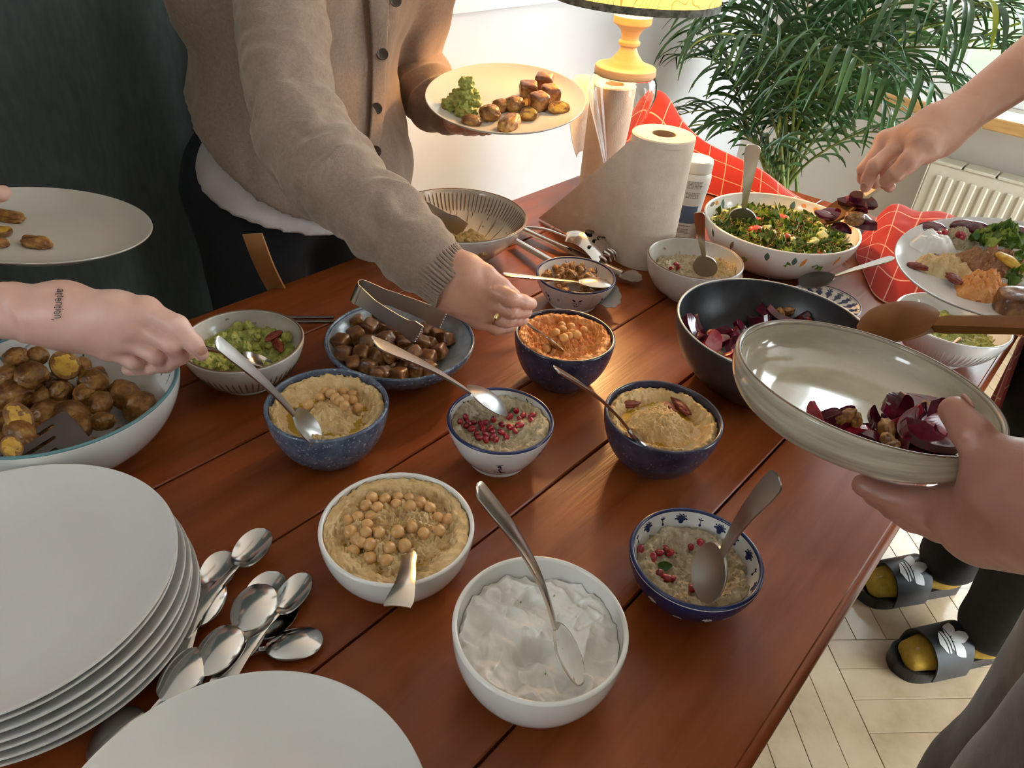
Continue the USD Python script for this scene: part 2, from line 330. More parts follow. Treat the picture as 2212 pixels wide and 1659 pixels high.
# metal, paper, wood
mat('steel', (.62, .61, .59), .16, 1.0)
mat('steel_brushed', (.50, .49, .47), .32, 1.0, bump=(500, .15, .0004, (1, 1, 1)))
mat('steel_pale', (.78, .79, .80), .42, 1.0)
mat('steel_dark', (.20, .19, .18), .35, .9)
mat('silver_old', (.62, .57, .50), .22, 1.0)
mat('gold', (.85, .62, .28), .2, 1.0)
mat('black_plastic', (.015, .015, .018), .35)
noisy('paper_towel', [(.3, (.66, .56, .44)), (.7, (.76, .66, .54))], 40, .95, bump=(420, .5, .002))
mat('cardboard', (.35, .24, .14), .9)
mat('bottle_white', (.78, .76, .72), .35)
mat('print_grey', (.25, .24, .23), .6)
mat('print_blue', (.10, .15, .24), .5)
noisy('spoon_wood', [(.3, (.095, .032, .008)), (.7, (.20, .080, .020))], 14, .6, specular_ior_level=.15, stretch=(1, 1, 1), distort=.6)
noisy('spatula_wood', [(.3, (.62, .47, .28)), (.7, (.74, .60, .40))], 14, .5)
noisy('lamp_wood', [(.3, (.48, .35, .18)), (.7, (.58, .45, .26))], 60, .5, stretch=(.4, .4, 3))
mat('lamp_glass', (1, 1, 1), .0, transmission_weight=1.0, ior=1.3, specular_ior_level=.5)
# food
def paste(name, a, b, c, scale=90, rough=.42, specks=None, bump=(900, .35, .001), **kw):
    n = {'tc': ('texture_coordinate', {}), 'n': ('noise_texture', {'scale': scale, 'detail': 6.0, 'roughness': .65}), 'r': ('rgb_ramp', {'ramp': [(.3, a), (.5, b), (.72, c)]})}
    l = [('tc.object', 'n.vector'), ('n.fac', 'r.fac')]; out = 'r.color'
    for i, (sc, th, col) in enumerate(specks or []):
        n[f's{i}'] = ('noise_texture', {'scale': sc, 'detail': 2.0}); n[f'sr{i}'] = ('rgb_ramp', {'ramp': [(th, (0, 0, 0)), (th + .04, (1, 1, 1))]}); n[f'sm{i}'] = ('mix', {'color2': col})
        l += [('tc.object', f's{i}.vector'), (f's{i}.fac', f'sr{i}.fac'), (f'sr{i}.color', f'sm{i}.fac'), (out, f'sm{i}.color1')]; out = f'sm{i}.color'
    l.append((out, 'p.base_color')); return mat(name, rough=rough, nodes=n, links=l, bump=bump, **kw)
paste('hummus', (.48, .30, .11), (.62, .43, .20), (.74, .56, .30), 60)
paste('hummus_golden', (.46, .27, .09), (.56, .37, .15), (.66, .48, .22), 60)
paste('hummus_orange', (.55, .18, .035), (.68, .27, .07), (.74, .40, .14), 70, .38, [(120, .66, (.45, .10, .02))])
paste('aubergine_dip', (.26, .19, .10), (.40, .32, .20), (.54, .46, .32), 120, .5, [(220, .66, (.14, .11, .07))])
paste('avocado_mash', (.16, .20, .03), (.33, .36, .07), (.52, .52, .20), 110, .42, [(70, .68, (.40, .14, .04)), (160, .66, (.10, .16, .03))])
paste('yoghurt', (.70, .68, .62), (.76, .74, .69), (.80, .78, .74), 30, .28, [(150, .735, (.22, .30, .12))], bump=(300, .12, .001))
paste('dukkah', (.42, .29, .12), (.56, .41, .20), (.66, .50, .28), 300, .8)
paste('oil', (.30, .17, .008), (.36, .21, .012), (.40, .26, .02), 40, .06, bump=None, coat_weight=.5)
noisy('chickpea', [(.3, (.52, .27, .09)), (.7, (.66, .39, .16))], 90, .33, perobj=.12, bump=(700, .2, .0006))
noisy('chickpea_orange', [(.3, (.58, .24, .06)), (.7, (.70, .36, .12))], 90, .33, perobj=.12)
noisy('pomegranate', [(.35, (.16, .002, .008)), (.52, (.42, .008, .02)), (.75, (.62, .10, .12))], 130, .12, perobj=.25, coat_weight=.5)
noisy('tofu', [(.36, (.06, .016, .005)), (.5, (.20, .070, .018)), (.64, (.46, .24, .085))], 34, .3, perobj=.25, coat_weight=.25, bump=(300, .4, .001))
noisy('potato_skin', [(.36, (.11, .035, .008)), (.5, (.28, .12, .025)), (.64, (.50, .28, .065))], 45, .38, perobj=.2, bump=(200, .4, .0015))
noisy('potato_cut', [(.3, (.40, .17, .015)), (.5, (.62, .36, .04)), (.75, (.72, .50, .10))], 80, .36, bump=(300, .4, .001))
noisy('walnut', [(.36, (.15, .055, .012)), (.5, (.36, .17, .045)), (.64, (.56, .34, .13))], 110, .4, perobj=.2, bump=(400, .5, .001))
noisy('cauliflower', [(.3, (.24, .13, .03)), (.5, (.42, .27, .08)), (.75, (.58, .42, .16))], 120, .6, bump=(500, .8, .002))
noisy('beet', [(.3, (.035, .003, .010)), (.55, (.11, .006, .022)), (.78, (.26, .012, .04))], 50, .14, perobj=.25, coat_weight=.5)
noisy('beet_bright', [(.3, (.20, .004, .015)), (.7, (.42, .012, .03))], 60, .2, coat_weight=.4)
noisy('dried_tomato', [(.3, (.10, .010, .006)), (.7, (.26, .035, .015))], 120, .35, bump=(300, .6, .002))
noisy('cherry_tomato', [(.3, (.55, .06, .02)), (.7, (.72, .13, .05))], 60, .15, coat_weight=.4)
noisy('bean', [(.3, (.06, .010, .010)), (.7, (.18, .04, .03))], 120, .2, perobj=.2)
def leafmat(name, a, b, c, scale=60, rough=.35, tr=.35, perobj=.2):
    n = {'tc': ('texture_coordinate', {}), 'n': ('noise_texture', {'scale': scale, 'detail': 4.0}), 'r': ('rgb_ramp', {'ramp': [(.3, a), (.55, b), (.8, c)]}), 'oi': ('object_info', {}),
         'mr': ('map_range', {'from_min': 0, 'from_max': 1, 'to_min': 1 - perobj, 'to_max': 1 + perobj * .7}), 'hs': ('hsv', {'fac': 1.0}), 'p': ('principled_bsdf', {'roughness': rough}), 't': ('translucent_bsdf', {}), 'm': ('mix_closure', {'fac': tr}),
         'ht': ('hsv', {'fac': 1.0, 'value': 1.5, 'saturation': 1.15, 'hue': .49})}
    l = [('tc.object', 'n.vector'), ('n.fac', 'r.fac'), ('oi.random', 'mr.value'), ('mr.result', 'hs.value'), ('r.color', 'hs.color'), ('hs.color', 'p.base_color'), ('hs.color', 'ht.color'), ('ht.color', 't.color'), ('p.BSDF', 'm.closure1'), ('t.BSDF', 'm.closure2')]
    MAT[name] = usdkit.material(stage, '/World/Looks/' + name, n, l, surface='m.closure')
leafmat('kale', (.05, .12, .014), (.16, .26, .03), (.36, .42, .08), 90, .4)
leafmat('kale_light', (.22, .30, .03), (.40, .48, .07), (.55, .56, .16), 90, .4)
leafmat('spinach', (.03, .10, .015), (.06, .17, .03), (.10, .24, .05), 40, .25)
noisy('quinoa', [(.3, (.20, .075, .03)), (.55, (.34, .16, .07)), (.75, (.48, .30, .15))], 300, .5)
noisy('cucumber', [(.3, (.46, .48, .16)), (.7, (.62, .60, .28))], 60, .25)
# ------------------------------------------------------------------ the room
WL, WF, WR, WB, CZ = -1.45, 3.40, 2.3, -2.2, 2.5          # left wall, far wall, right wall, wall behind the camera, ceiling
def struct(name, mesh, m, label=None, smooth=False):
    return single(name, mesh, m, label, None, kind='structure', smooth=smooth, loc=(0, 0, 0))
struct('wall_left', box([WL - .12, WB, 0], [WL, WF + .12, CZ]), 'wall_paint', 'white painted wall behind the person in the cardigan')
WX0, WX1, WZ0, WZ1 = -.745, 1.45, .69, 2.15
cs = box([WL - .12, WF, 0], [WR + .12, WF + .16, CZ]); hole = box([WX0, WF - .1, WZ0], [WX1, WF + .3, WZ1])
def boolsub(a, b):
    A = m3.Manifold(m3.Mesh(np.asarray(a.vertices, np.float32), np.asarray(a.faces, np.uint32))); B = m3.Manifold(m3.Mesh(np.asarray(b.vertices, np.float32), np.asarray(b.faces, np.uint32)))
    r = (A - B).to_mesh(); return trimesh.Trimesh(r.vert_properties[:, :3], r.tri_verts, process=False)
struct('wall_back', boolsub(cs, hole), 'wall_beige', 'beige wall with the window, behind the palm')
rw = boolsub(box([WR, WB, 0], [WR + .12, WF + .12, CZ]), box([WR - .1, 1.3, .05], [WR + .3, 3.1, 2.25]))
struct('wall_right', rw, 'wall_paint', 'right wall with a wide garden door opening')
struct('wall_front', boolsub(box([WL - .12, WB - .12, 0], [WR + .12, WB, CZ]), box([-1.15, WB - .3, 1.45], [-.45, WB + .1, 2.15])), 'wall_paint', 'wall behind the photographer')
struct('ceiling', box([WL - .12, WB - .12, CZ], [WR + .12, WF + .12, CZ + .1]), 'ceiling_paint', 'white ceiling')
# mosaic parquet: square blocks of five boards each, turned a quarter turn from block to block
fl = thing('floor', 'pale oak block parquet floor', None, (0, 0, -.03), kind='structure')
part(fl, 'subfloor', box([WL - .1, WB - .1, -.05], [WR + .1, WF + .1, -.0125]), 'table_groove', False)
Rf = rotz(math.radians(44.5))[:2, :2]; BS = .35; r0 = np.random.default_rng(3)
fmats = [noisy(f'floor_wood_{k}', [(.25, (.42 - .03 * k, .30 - .025 * k, .18 - .018 * k)), (.5, (.55 - .03 * k, .42 - .028 * k, .27 - .022 * k)), (.8, (.64 - .03 * k, .51 - .03 * k, .35 - .025 * k))],
               8, .2, detail=7, stretch=(1, 1, 1), bump=(50, .06, .001)) for k in range(4)]
boards = []
for i in range(-9, 12):
    for j in range(-12, 13):
        for k in range(5):
            u0, v0 = .831 + i * BS, .946 + (j - 1) * BS
            if (i + j) % 2 == 0: q = (u0, v0 + k * BS / 5, u0 + BS, v0 + (k + 1) * BS / 5)
            else: q = (u0 + k * BS / 5, v0, u0 + (k + 1) * BS / 5, v0 + BS)
            m = Rf @ [(q[0] + q[2]) / 2, (q[1] + q[3]) / 2]
            if WL - .1 < m[0] < WR + .1 and WB - .1 < m[1] < WF + .1: boards.append((np.hypot(m[0] - .05, m[1] - 1.1), q))
boards.sort(key=lambda x: x[0]); rest = []
for n_, (dist, (a, b, c, d)) in enumerate(boards):
    g = .0005; m = box([a + g, b + g, -.012], [c - g, d - g, r0.uniform(-.0004, 0)], .0008)
    v = np.asarray(m.vertices).copy(); v[:, :2] = v[:, :2] @ Rf.T; m = trimesh.Trimesh(v, m.faces, process=False)
    if n_ < 110: part(fl, 'floorboard', m, fmats[int(r0.integers(4))], False)
    else: rest.append(m)
part(fl, 'floorboards', cat_(rest), fmats[1], False, kind='stuff')
# window of the far wall: casing, sash, panes, sill
w = thing('window_1', 'white framed window over the radiator looking on a lawn', None, ((WX0 + WX1) / 2, WF, WZ0), kind='structure')
fy0, fy1 = WF + .05, WF + .11
for a, b in (((WX0, fy0, WZ0 + .05), (WX0 + .05, fy1, WZ1 - .05)), ((WX1 - .05, fy0, WZ0 + .05), (WX1, fy1, WZ1 - .05)), ((WX0, fy0, WZ0), (WX1, fy1, WZ0 + .05)), ((WX0, fy0, WZ1 - .05), (WX1, fy1, WZ1)), ((.32, fy0, WZ0 + .05), (.38, fy1, WZ1 - .05))):
    part(w, 'frame_bar', box(a, b, .004), 'white_gloss', False)
for a, b in (((WX0 + .055, fy0 + .012, WZ0 + .055), (WX0 + .085, fy1 - .01, WZ1 - .055)), ((WX0 + .085, fy0 + .012, WZ0 + .055), (.32, fy1 - .01, WZ0 + .085))):
    part(w, 'sash_bar', box(a, b, .004), 'white_gloss', False)
part(w, 'pane', box([WX0 + .05, WF + .078, WZ0 + .05], [.32, WF + .082, WZ1 - .05]), 'glass_pane', False)
part(w, 'pane', box([.38, WF + .078, WZ0 + .05], [WX1 - .05, WF + .082, WZ1 - .05]), 'glass_pane', False)
for x0, x1, z0, z1 in ((WX0 - .075, WX0 - .005, WZ0 - .0, WZ1 + .004), (WX1 + .005, WX1 + .075, WZ0, WZ1 + .004), (WX0 - .075, WX1 + .075, WZ1 + .005, WZ1 + .075)):
    part(w, 'casing_board', box([x0, WF - .022, z0], [x1, WF - .001, z1], .004), 'white_gloss', False)
part(w, 'sill_board', box([WX0 - .10, WF - .16, WZ0 - .022], [WX1 + .1, WF + .05, WZ0 - .002], .005), 'white_gloss', False)
part(w, 'sill_edge', box([WX0 - .10, WF - .175, WZ0 - .045], [WX1 + .1, WF - .155, WZ0 - .001], .004), 'sill_wood', False, label='orange wooden front edge of the window sill')
# radiator under the sill
RX0, RZ1 = -.612, .487
rd = thing('radiator', 'cream panel radiator under the window', 'radiator', (.2, WF - .06, .06))
ry = WF - .12
part(rd, 'panel', box([RX0, ry, .07], [1.05, ry + .012, RZ1 - .012], .005), 'radiator_white', False)
part(rd, 'panel', box([RX0, ry + .06, .07], [1.05, ry + .072, RZ1 - .012], .005), 'radiator_white', False)
ribs = []
for k in range(int((1.05 - RX0 - .06) / .042)):
    x = RX0 + .05 + k * .042
    part(rd, 'rib', box([x - .012, ry - .008, .11], [x + .012, ry + .002, RZ1 - .05], .006), 'radiator_white', False)
part(rd, 'side_panel', box([RX0 - .004, ry - .002, .07], [RX0, ry + .075, RZ1], .001), 'radiator_white', False)
for k in range(14):
    x = RX0 + k * .119
    part(rd, 'top_grille_slat', box([x + .002, ry - .004, RZ1 - .012], [x + .114, ry + .078, RZ1], .003), 'radiator_white', False)
for x in (RX0 + .2, .8): part(rd, 'bracket', box([x, ry + .07, .03], [x + .03, WF - .001, RZ1 - .05]), 'radiator_white', False)
# curtain along the left wall
def curtain():
    nu, nv = 220, 40; y = np.linspace(-1.35, 1.15, nu); z = np.linspace(.02, 2.42, nv)
    Y_, Z_ = np.meshgrid(y, z, indexing='ij')
    f = .022 * np.sin(Y_ * 17 + 1.2 * np.sin(Y_ * 5)) + .012 * np.sin(Y_ * 39 + Z_ * .8 + 2) + .014 * (meshkit.fbm(np.stack([Y_ * 3, Z_ * .8, Y_ * 0], -1), 3, 4) - .5)
    X_ = -1.37 + f * (.55 + .45 * (1 - Z_ / 2.4))
    return sheet(np.stack([X_, Y_ + .03 * np.sin(Z_ * 1.3), Z_], -1), .002)
cu = thing('curtain', 'dark green linen curtain hanging behind the person in the cardigan', 'curtain', (-1.37, 0, .02))
part(cu, 'cloth', curtain(), 'curtain_green', True)
part(cu, 'curtain_rod', tube([[-1.38, -1.5, 2.44], [-1.38, 1.25, 2.44]], .012), 'steel_dark', True)
# picture on the left wall
pf = thing('picture_frame', 'white picture frame on the wall above the plate', 'picture', (WL, 1.9, 1.005))
py0, py1, pz0, pz1 = 1.412, 2.25, 1.008, 1.62
for a, b in (((py0, pz0), (py1, pz0 + .032)), ((py0, pz1 - .032), (py1, pz1)), ((py0, pz0 + .032), (py0 + .032, pz1 - .032)), ((py1 - .032, pz0 + .032), (py1, pz1 - .032))):
    part(pf, 'frame_bar', box([WL + .001, a[0], a[1]], [WL + .026, b[0], b[1]], .002), 'white_gloss', False)
part(pf, 'mat_board', box([WL + .002, py0 + .02, pz0 + .02], [WL + .010, py1 - .02, pz1 - .02]), 'china_cream', False)
# outside: paving and lawn
struct('pavement', box([-12, WF + .3, -.5], [12, 9.8, -.3]), 'gravel', 'pale gravel paving outside the window')
lawn = thing('lawn', 'bright green lawn beyond the paving outside', 'lawn', (0, 20, -.4), kind='stuff')
part(lawn, 'turf', box([-40, 9.8, -.5], [40, 60, -.28]), 'lawn', False)
# ------------------------------------------------------------------ the table
TX0, TX1, TY0, TY1 = -.968, -.036, -.22, 1.74
tb = thing('dining_table', 'long red-brown painted plank table under the buffet', 'table', ((TX0 + TX1) / 2, .9, 0))
seams = [TX0, -.822, -.668, -.511, -.358, -.195, TX1]
for a, b in zip(seams[:-1], seams[1:]):
    g = .0013
    part(tb, 'plank', box([a + g, TY0, TZ - .028], [b - g, TY1, TZ], .0015), 'table_paint', False)
part(tb, 'panel', box([TX0 + .01, TY0 + .01, TZ - .033], [TX1 - .01, TY1 - .01, TZ - .024]), 'table_groove', False)
# rounded bead along the long edge on the right and the left
for x in (TX0, TX1): part(tb, 'edge_bead', tube([[x, TY0, TZ - .009], [x, TY1, TZ - .009]], .008, 12), 'table_paint', True)
for a, b in (((TX0 + .05, TY0 + .06), (TX0 + .075, TY1 - .06)), ((TX1 - .075, TY0 + .06), (TX1 - .05, TY1 - .06)), ((TX0 + .05, TY0 + .05), (TX1 - .05, TY0 + .075)), ((TX0 + .05, TY1 - .075), (TX1 - .05, TY1 - .05))):
    part(tb, 'apron', box([a[0], a[1], TZ - .13], [b[0], b[1], TZ - .028], .002), 'table_paint', False)
for x in (TX0 + .08, TX1 - .08):
    for y in (TY0 + .08, TY1 - .08): part(tb, 'leg', box([x - .035, y - .035, 0], [x + .035, y + .035, TZ - .028], .004), 'table_paint', False)
# ------------------------------------------------------------------ bowls and plates
class Bowl:
    """a bowl standing at (x, y, z) or tilted: frame R; profile of foot rf, rim radius r, height h, wall th, roundness a (1 cone, 2 round)"""
    def __init__(s, x, y, r, h, rf=.5, th=.0045, a=1.8, foot=.006, z=TZ, R=None, wave=0, n=112, flare=0.):
        s.c = np.array([x, y, z], float); s.r, s.h, s.rf, s.th, s.a, s.foot, s.R = r, h, rf * r, th, a, foot, np.eye(3) if R is None else R; s.n = n; s.flare = flare
    def rout(s, z):
        t = np.clip((np.asarray(z, float) - s.foot) / (s.h - s.foot), 0, 1)
        return s.rf + (s.r - s.rf) * ((1 - (1 - t) ** s.a) ** (1 / s.a) * (1 - s.flare) + s.flare * t ** 2.5)
    def rin(s, z):
        t = np.clip((np.asarray(z, float) - s.foot - s.th * 1.3) / (s.h - s.foot - s.th * 1.3), 0, 1)
        return np.maximum((s.rf * .9 + (s.r - s.th - s.rf * .9) * ((1 - (1 - t) ** s.a) ** (1 / s.a) * (1 - s.flare) + s.flare * t ** 2.5)), .0) * np.where(t <= 0, 0, 1)
    def mesh(s, rings=(), inner=()):
        t = np.linspace(0, 1, 26) ** 1.6; zo = s.foot + (s.h - s.foot) * t
        prof = [(0, s.foot * .5), (s.rf * .86, s.foot * .5), (s.rf * .9, .0005), (s.rf * .97, 0), (s.rf, .0012)] + [(r_, z_) for r_, z_ in zip(s.rout(zo), zo)]
        e = s.th / 2; rc = s.r - e
        prof += [(rc + e * math.cos(q), s.h + e * math.sin(q)) for q in np.linspace(.3, math.pi - .3, 7)]
        zi = s.foot + s.th * 1.3 + (s.h - s.foot - s.th * 1.3) * (1 - np.linspace(0, 1, 26)[:-1]) ** 1.6
        prof += [(r_, z_) for r_, z_ in zip(s.rin(zi), zi)] + [(s.rf * .8, s.foot + s.th * 1.25), (s.rf * .4, s.foot + s.th * 1.1), (0, s.foot + s.th * 1.05)]
        return lathe(prof, s.n)
    def put(s, m): return xf(m, s.R, s.c)
    def w(s, p): return np.asarray(p, float) @ s.R.T + s.c
    def outer(s, th0, z0=0.):
        """maps flat (u along the rim, v up from z0) to the outer wall"""
        def fn(u, v, h):
            z = z0 + v; r = s.rout(z) + h; a = th0 + u / s.r; return s.w(np.stack([r * np.cos(a), r * np.sin(a), z], -1))
        return fn
    def inner(s, th0, z0=0.):
        def fn(u, v, h):
            z = z0 + v; r = s.rin(z) - h; a = th0 - u / s.r; return s.w(np.stack([r * np.cos(a), r * np.sin(a), z], -1))
        return fn
    def ring(s, z, w=.0012, inside=False):
        q = np.linspace(0, 2 * np.pi, 97)[:-1]; r = (s.rin(z) if inside else s.rout(z))
        zz = np.stack([np.full_like(q, z - w), np.full_like(q, z + w)], 1); rr = np.stack([(s.rin if inside else s.rout)(zz[:, k]) for k in (0, 1)], 1) + (-.0002 if inside else .0002)
        g = s.w(np.stack([rr * np.cos(q)[:, None], rr * np.sin(q)[:, None], zz], -1)).transpose(1, 0, 2)
        return sheet(g, .0003, True)
    def rim_ring(s, w=1.0):
        q = np.linspace(0, 2 * np.pi, 8, endpoint=False); e = s.th / 2 * 1.06
        return s.put(lathe_ring(s.r - s.th / 2, s.h + s.th * .26, e * w * .66))
def lathe_ring(R, z, e, n=112, k=10):
    a = np.linspace(0, 2 * np.pi, n, endpoint=False); q = np.linspace(0, 2 * np.pi, k, endpoint=False)
    r = R + e * np.cos(q); zz = z + e * np.sin(q)
    v = np.stack([r[:, None] * np.cos(a), r[:, None] * np.sin(a), np.repeat(zz[:, None], n, 1)], -1).reshape(-1, 3)
    return trimesh.Trimesh(v, grid_faces(k, n, True, True)[:, ::-1], process=False)
def cam_angle(c, off=0.0):
    """direction (about z) from c towards the camera side, in radians"""
    return math.atan2(EYE[1] - c[1], EYE[0] - c[0]) + off
BOWLS = {}
def bowl(key, name, label, m, x, y, r, h, rim=None, inside=None, **kw):
    b = Bowl(x, y, r, h, **kw); t = thing(name, label, 'bowl', b.c); b.t = t; BOWLS[key] = b
    part(t, 'body', b.put(b.mesh()), m, 40)
    if inside: part(t, 'inside_glaze', b.put(inner_skin(b)), inside, 40, label=None)
    if rim: part(t, 'rim', b.rim_ring(1.4 if rim.startswith('paint') else 1.0), rim, True)
    return b
def inner_skin(b):
    """thin glaze layer on the inner wall"""
    z = b.foot + b.th * 1.3 + (b.h - .0008 - b.foot - b.th * 1.3) * np.linspace(0, 1, 22) ** 1.6; r = b.rin(z) - .0003; r2 = r - .0004
    return lathe([(0, z[0] + .0001)] + list(zip(np.maximum(r, b.rf * .5), z)) + list(zip(np.maximum(r2, b.rf * .5 - .0004), z + .0002))[::-1] + [(0, z[0] + .0006)], b.n)
def flutes(b, n, z0, z1, w, d, a0=0, a1=2 * np.pi, inside=False):
    """raised vertical ribs on the wall, one mesh each"""
    out = []
    for k in range(n):
        a = a0 + (a1 - a0) * k / n; z = np.linspace(z0, z1, 9); r = b.rin(z) if inside else b.rout(z); s_ = -1 if inside else 1
        p = np.stack([(r + s_ * d * .2) * np.cos(a), (r + s_ * d * .2) * np.sin(a), z], -1)
        out.append(tube(b.w(p), np.array([.3, .8, 1, 1, 1, 1, 1, .8, .3]) * w, 6))
    return out
bowl('guac', 'fluted_bowl', 'cream fluted bowl of green avocado mash beside the tattooed hand', 'glaze_ash', -.779, .412, .0775, .061, rf=.52, a=1.5, rim='rim_brown')
bowl('tofu', 'stoneware_bowl', 'wide blue-grey stoneware bowl of roasted tofu cubes with tongs in it', 'glaze_blue', -.660, .578, .1025, .048, rf=.5, a=1.6, inside='glaze_grey_inside', rim='glaze_blue')
bowl('hum', 'stoneware_bowl', 'small blue speckled bowl of hummus with a chickpea heap in golden oil', 'glaze_blue', -.582, .397, .070, .073, rf=.5, a=1.7)
bowl('pom', 'porcelain_bowl', 'white bowl with a blue rim and crane motif, full of pomegranate-topped aubergine dip', 'china_white', -.434, .532, .0632, .059, rf=.56, a=1.35, rim='paint_blue')
bowl('orange', 'stoneware_bowl', 'dark blue bowl of orange pepper hummus below the ringed hand', 'glaze_dark_blue', -.4845, .718, .0683, .0755, rf=.48, a=1.8)
bowl('tom', 'stoneware_bowl', 'dark blue bowl of hummus with dried tomatoes, spoon handle leaning out to the left', 'glaze_dark_blue', -.295, .665, .0702, .073, rf=.48, a=1.7)
bowl('whum', 'china_bowl', 'white china bowl of hummus with loose chickpeas at the front', 'china_white', -.393, .335, .0754, .0598, rf=.55, a=1.9)
bowl('yog', 'china_bowl', 'largest white china bowl in front, filled with yoghurt tzatziki', 'china_white', -.2137, .336, .0747, .0727, rf=.55, a=2.0)
bowl('rbaba', 'porcelain_bowl', 'blue flowered porcelain bowl with grey dip and a big serving spoon', 'china_white', -.162, .517, .0653, .0522, rf=.5, a=1.6, rim='paint_blue')
bowl('nug', 'fluted_bowl', 'large tall cream ribbed bowl of fried cauliflower behind the sleeve', 'glaze_ash', -.853, .888, .120, .082, rf=.38, a=1.35, rim='rim_brown')
bowl('waln', 'porcelain_bowl', 'white bowl with a blue rim and leaf motif, heaped with spiced walnuts', 'china_white', -.6095, .912, .0657, .050, rf=.6, a=1.3, rim='paint_blue')
bowl('duk', 'stoneware_bowl', 'pale grey-beige bowl of dip and dukkah beside the paper roll', 'glaze_ash', -.492, 1.088, .081, .068, rf=.5, a=1.8, rim='rim_brown')
bowl('salad', 'salad_bowl', 'biggest white salad bowl painted with leaves, full of kale salad', 'china_cream', -.451, 1.331, .1422, .080, rf=.55, a=1.7)
bowl('black', 'stoneware_bowl', 'big black bowl of beetroot salad with walnuts', 'glaze_black', -.281, .921, .1334, .100, rf=.45, a=1.8, rim='glaze_ash')
bowl('rguac', 'fluted_bowl', 'small white fluted bowl of avocado mash at the right table edge', 'china_white', -.112, 1.218, .0843, .0640, rf=.5, a=1.5)
bowl('pot', 'china_bowl', 'big white bowl with a teal rim full of roast potatoes at the left edge', 'china_white', -.800, .195, .128, .086, rf=.5, a=1.7, rim='paint_teal')
# ribs and painted motifs
for k, m in enumerate(flutes(BOWLS['guac'], 56, .010, .040, .0011, .001)): part(BOWLS['guac'].t, 'rib', m, 'paint_brown', True)
for k, m in enumerate(flutes(BOWLS['rguac'], 64, .012, .046, .0011, .001)): part(BOWLS['rguac'].t, 'rib', m, 'china_white', True)
for k, m in enumerate(flutes(BOWLS['nug'], 90, .050, .078, .0012, .001, inside=True)): part(BOWLS['nug'].t, 'rib', m, 'paint_brown', True)
r1 = np.random.default_rng(5)
for k in range(40):       # thin brown glaze runs down the inside of the ribbed bowl
    a = r1.uniform(0, 2 * np.pi); z1 = r1.uniform(.04, .055); z0 = z1 - r1.uniform(.01, .028); b = BOWLS['nug']
    z = np.linspace(z0, z1, 6); r = b.rin(z) - .0001; part(b.t, 'glaze_run', tube(b.w(np.stack([r * np.cos(a), r * np.sin(a), z], -1)), [.0002, .0006, .0008, .0007, .0005, .0002], 5), 'paint_brown', True)
def leaf2(x, y, L, w, a):
    t = np.linspace(0, np.pi, 9); top = np.c_[np.linspace(0, L, 9), w / 2 * np.sin(t)]; bot = np.c_[np.linspace(L, 0, 9), -w / 2 * np.sin(t)]
    return affinity.translate(affinity.rotate(sg.Polygon(np.vstack([top, bot[1:-1]])), math.degrees(a), origin=(0, 0)), x, y)
def stroke(pts, w): return sg.LineString(pts).buffer(w / 2, quad_segs=3)
def union(*g): return shapely.union_all(list(g))
# crane motif of the pomegranate bowl (front), sprig beside it
b = BOWLS['pom']; fr = cam_angle(b.c)
crane = union(sg.Point(0, .0).buffer(.0026), stroke([(0, 0), (.003, -.004), (-.001, -.007), (.002, -.011), (.0035, -.016)], .0016), stroke([(-.004, .003), (.004, .0045)], .0009), stroke([(-.007, -.0145), (.009, -.0145)], .0008), stroke([(0, -.010), (.004, -.019)], .0008))
part(b.t, 'painted_motif', solid_poly(crane, b.outer(fr + .05, .036), .0003, .002), 'paint_blue', False)
sprig = union(*[leaf2(.004 * math.cos(q), .004 * math.sin(q), .006, .0022, q) for q in np.linspace(.2, 5.6, 7)], stroke([(0, 0), (.004, -.012)], .0008))
for da in (1.05, -1.1, 2.1, 3.1): part(b.t, 'painted_motif', solid_poly(affinity.scale(sprig, .8, .8), b.outer(fr + da, .04), .0003, .002), 'paint_blue', False)
for da in (2.6, 3.5, -2.2): part(b.t, 'painted_motif', solid_poly(stroke([(0, .0), (.004, -.004), (.009, -.003), (.011, -.006)], .0012), b.inner(fr + da, .056), .0002, .002), 'paint_blue', False)
# leafy face-like motif of the walnut bowl
b = BOWLS['waln']; fr = cam_angle(b.c)
mot = union(leaf2(-.002, .004, .008, .0034, 2.5), leaf2(.002, .004, .008, .0034, .6), stroke([(-.008, .0005), (-.002, .001)], .0007), stroke([(.008, .0005), (.002, .001)], .0007), sg.Point(0, -.001).buffer(.0013), stroke([(-.005, -.004), (-.003, -.007), (0, -.0055), (.003, -.007), (.005, -.004)], .0011), stroke([(-.002, -.0095), (.002, -.0095)], .001))
part(b.t, 'painted_motif', solid_poly(mot, b.outer(fr + .12, .030), .0003, .002), 'paint_blue', False)
for da in (-.75, .9, 2.0, 3.2): part(b.t, 'painted_motif', solid_poly(union(stroke([(-.003, .008), (0, .002), (.002, -.004), (-.002, -.010)], .0014), leaf2(0, 0, .007, .003, 1.0)), b.outer(fr + da, .028), .0003, .002), 'paint_blue', False)
for da in (-.32, .5): part(b.t, 'painted_line', solid_poly(stroke([(0, .014), (.002, 0), (0, -.012)], .0005), b.outer(fr + da, .03), .0003, .002), 'paint_grey', False)
for da in (2.6, 3.5): part(b.t, 'painted_line', solid_poly(stroke([(0, 0), (.008, -.009)], .0007), b.inner(fr + da, .047), .0002, .002), 'paint_blue', False)
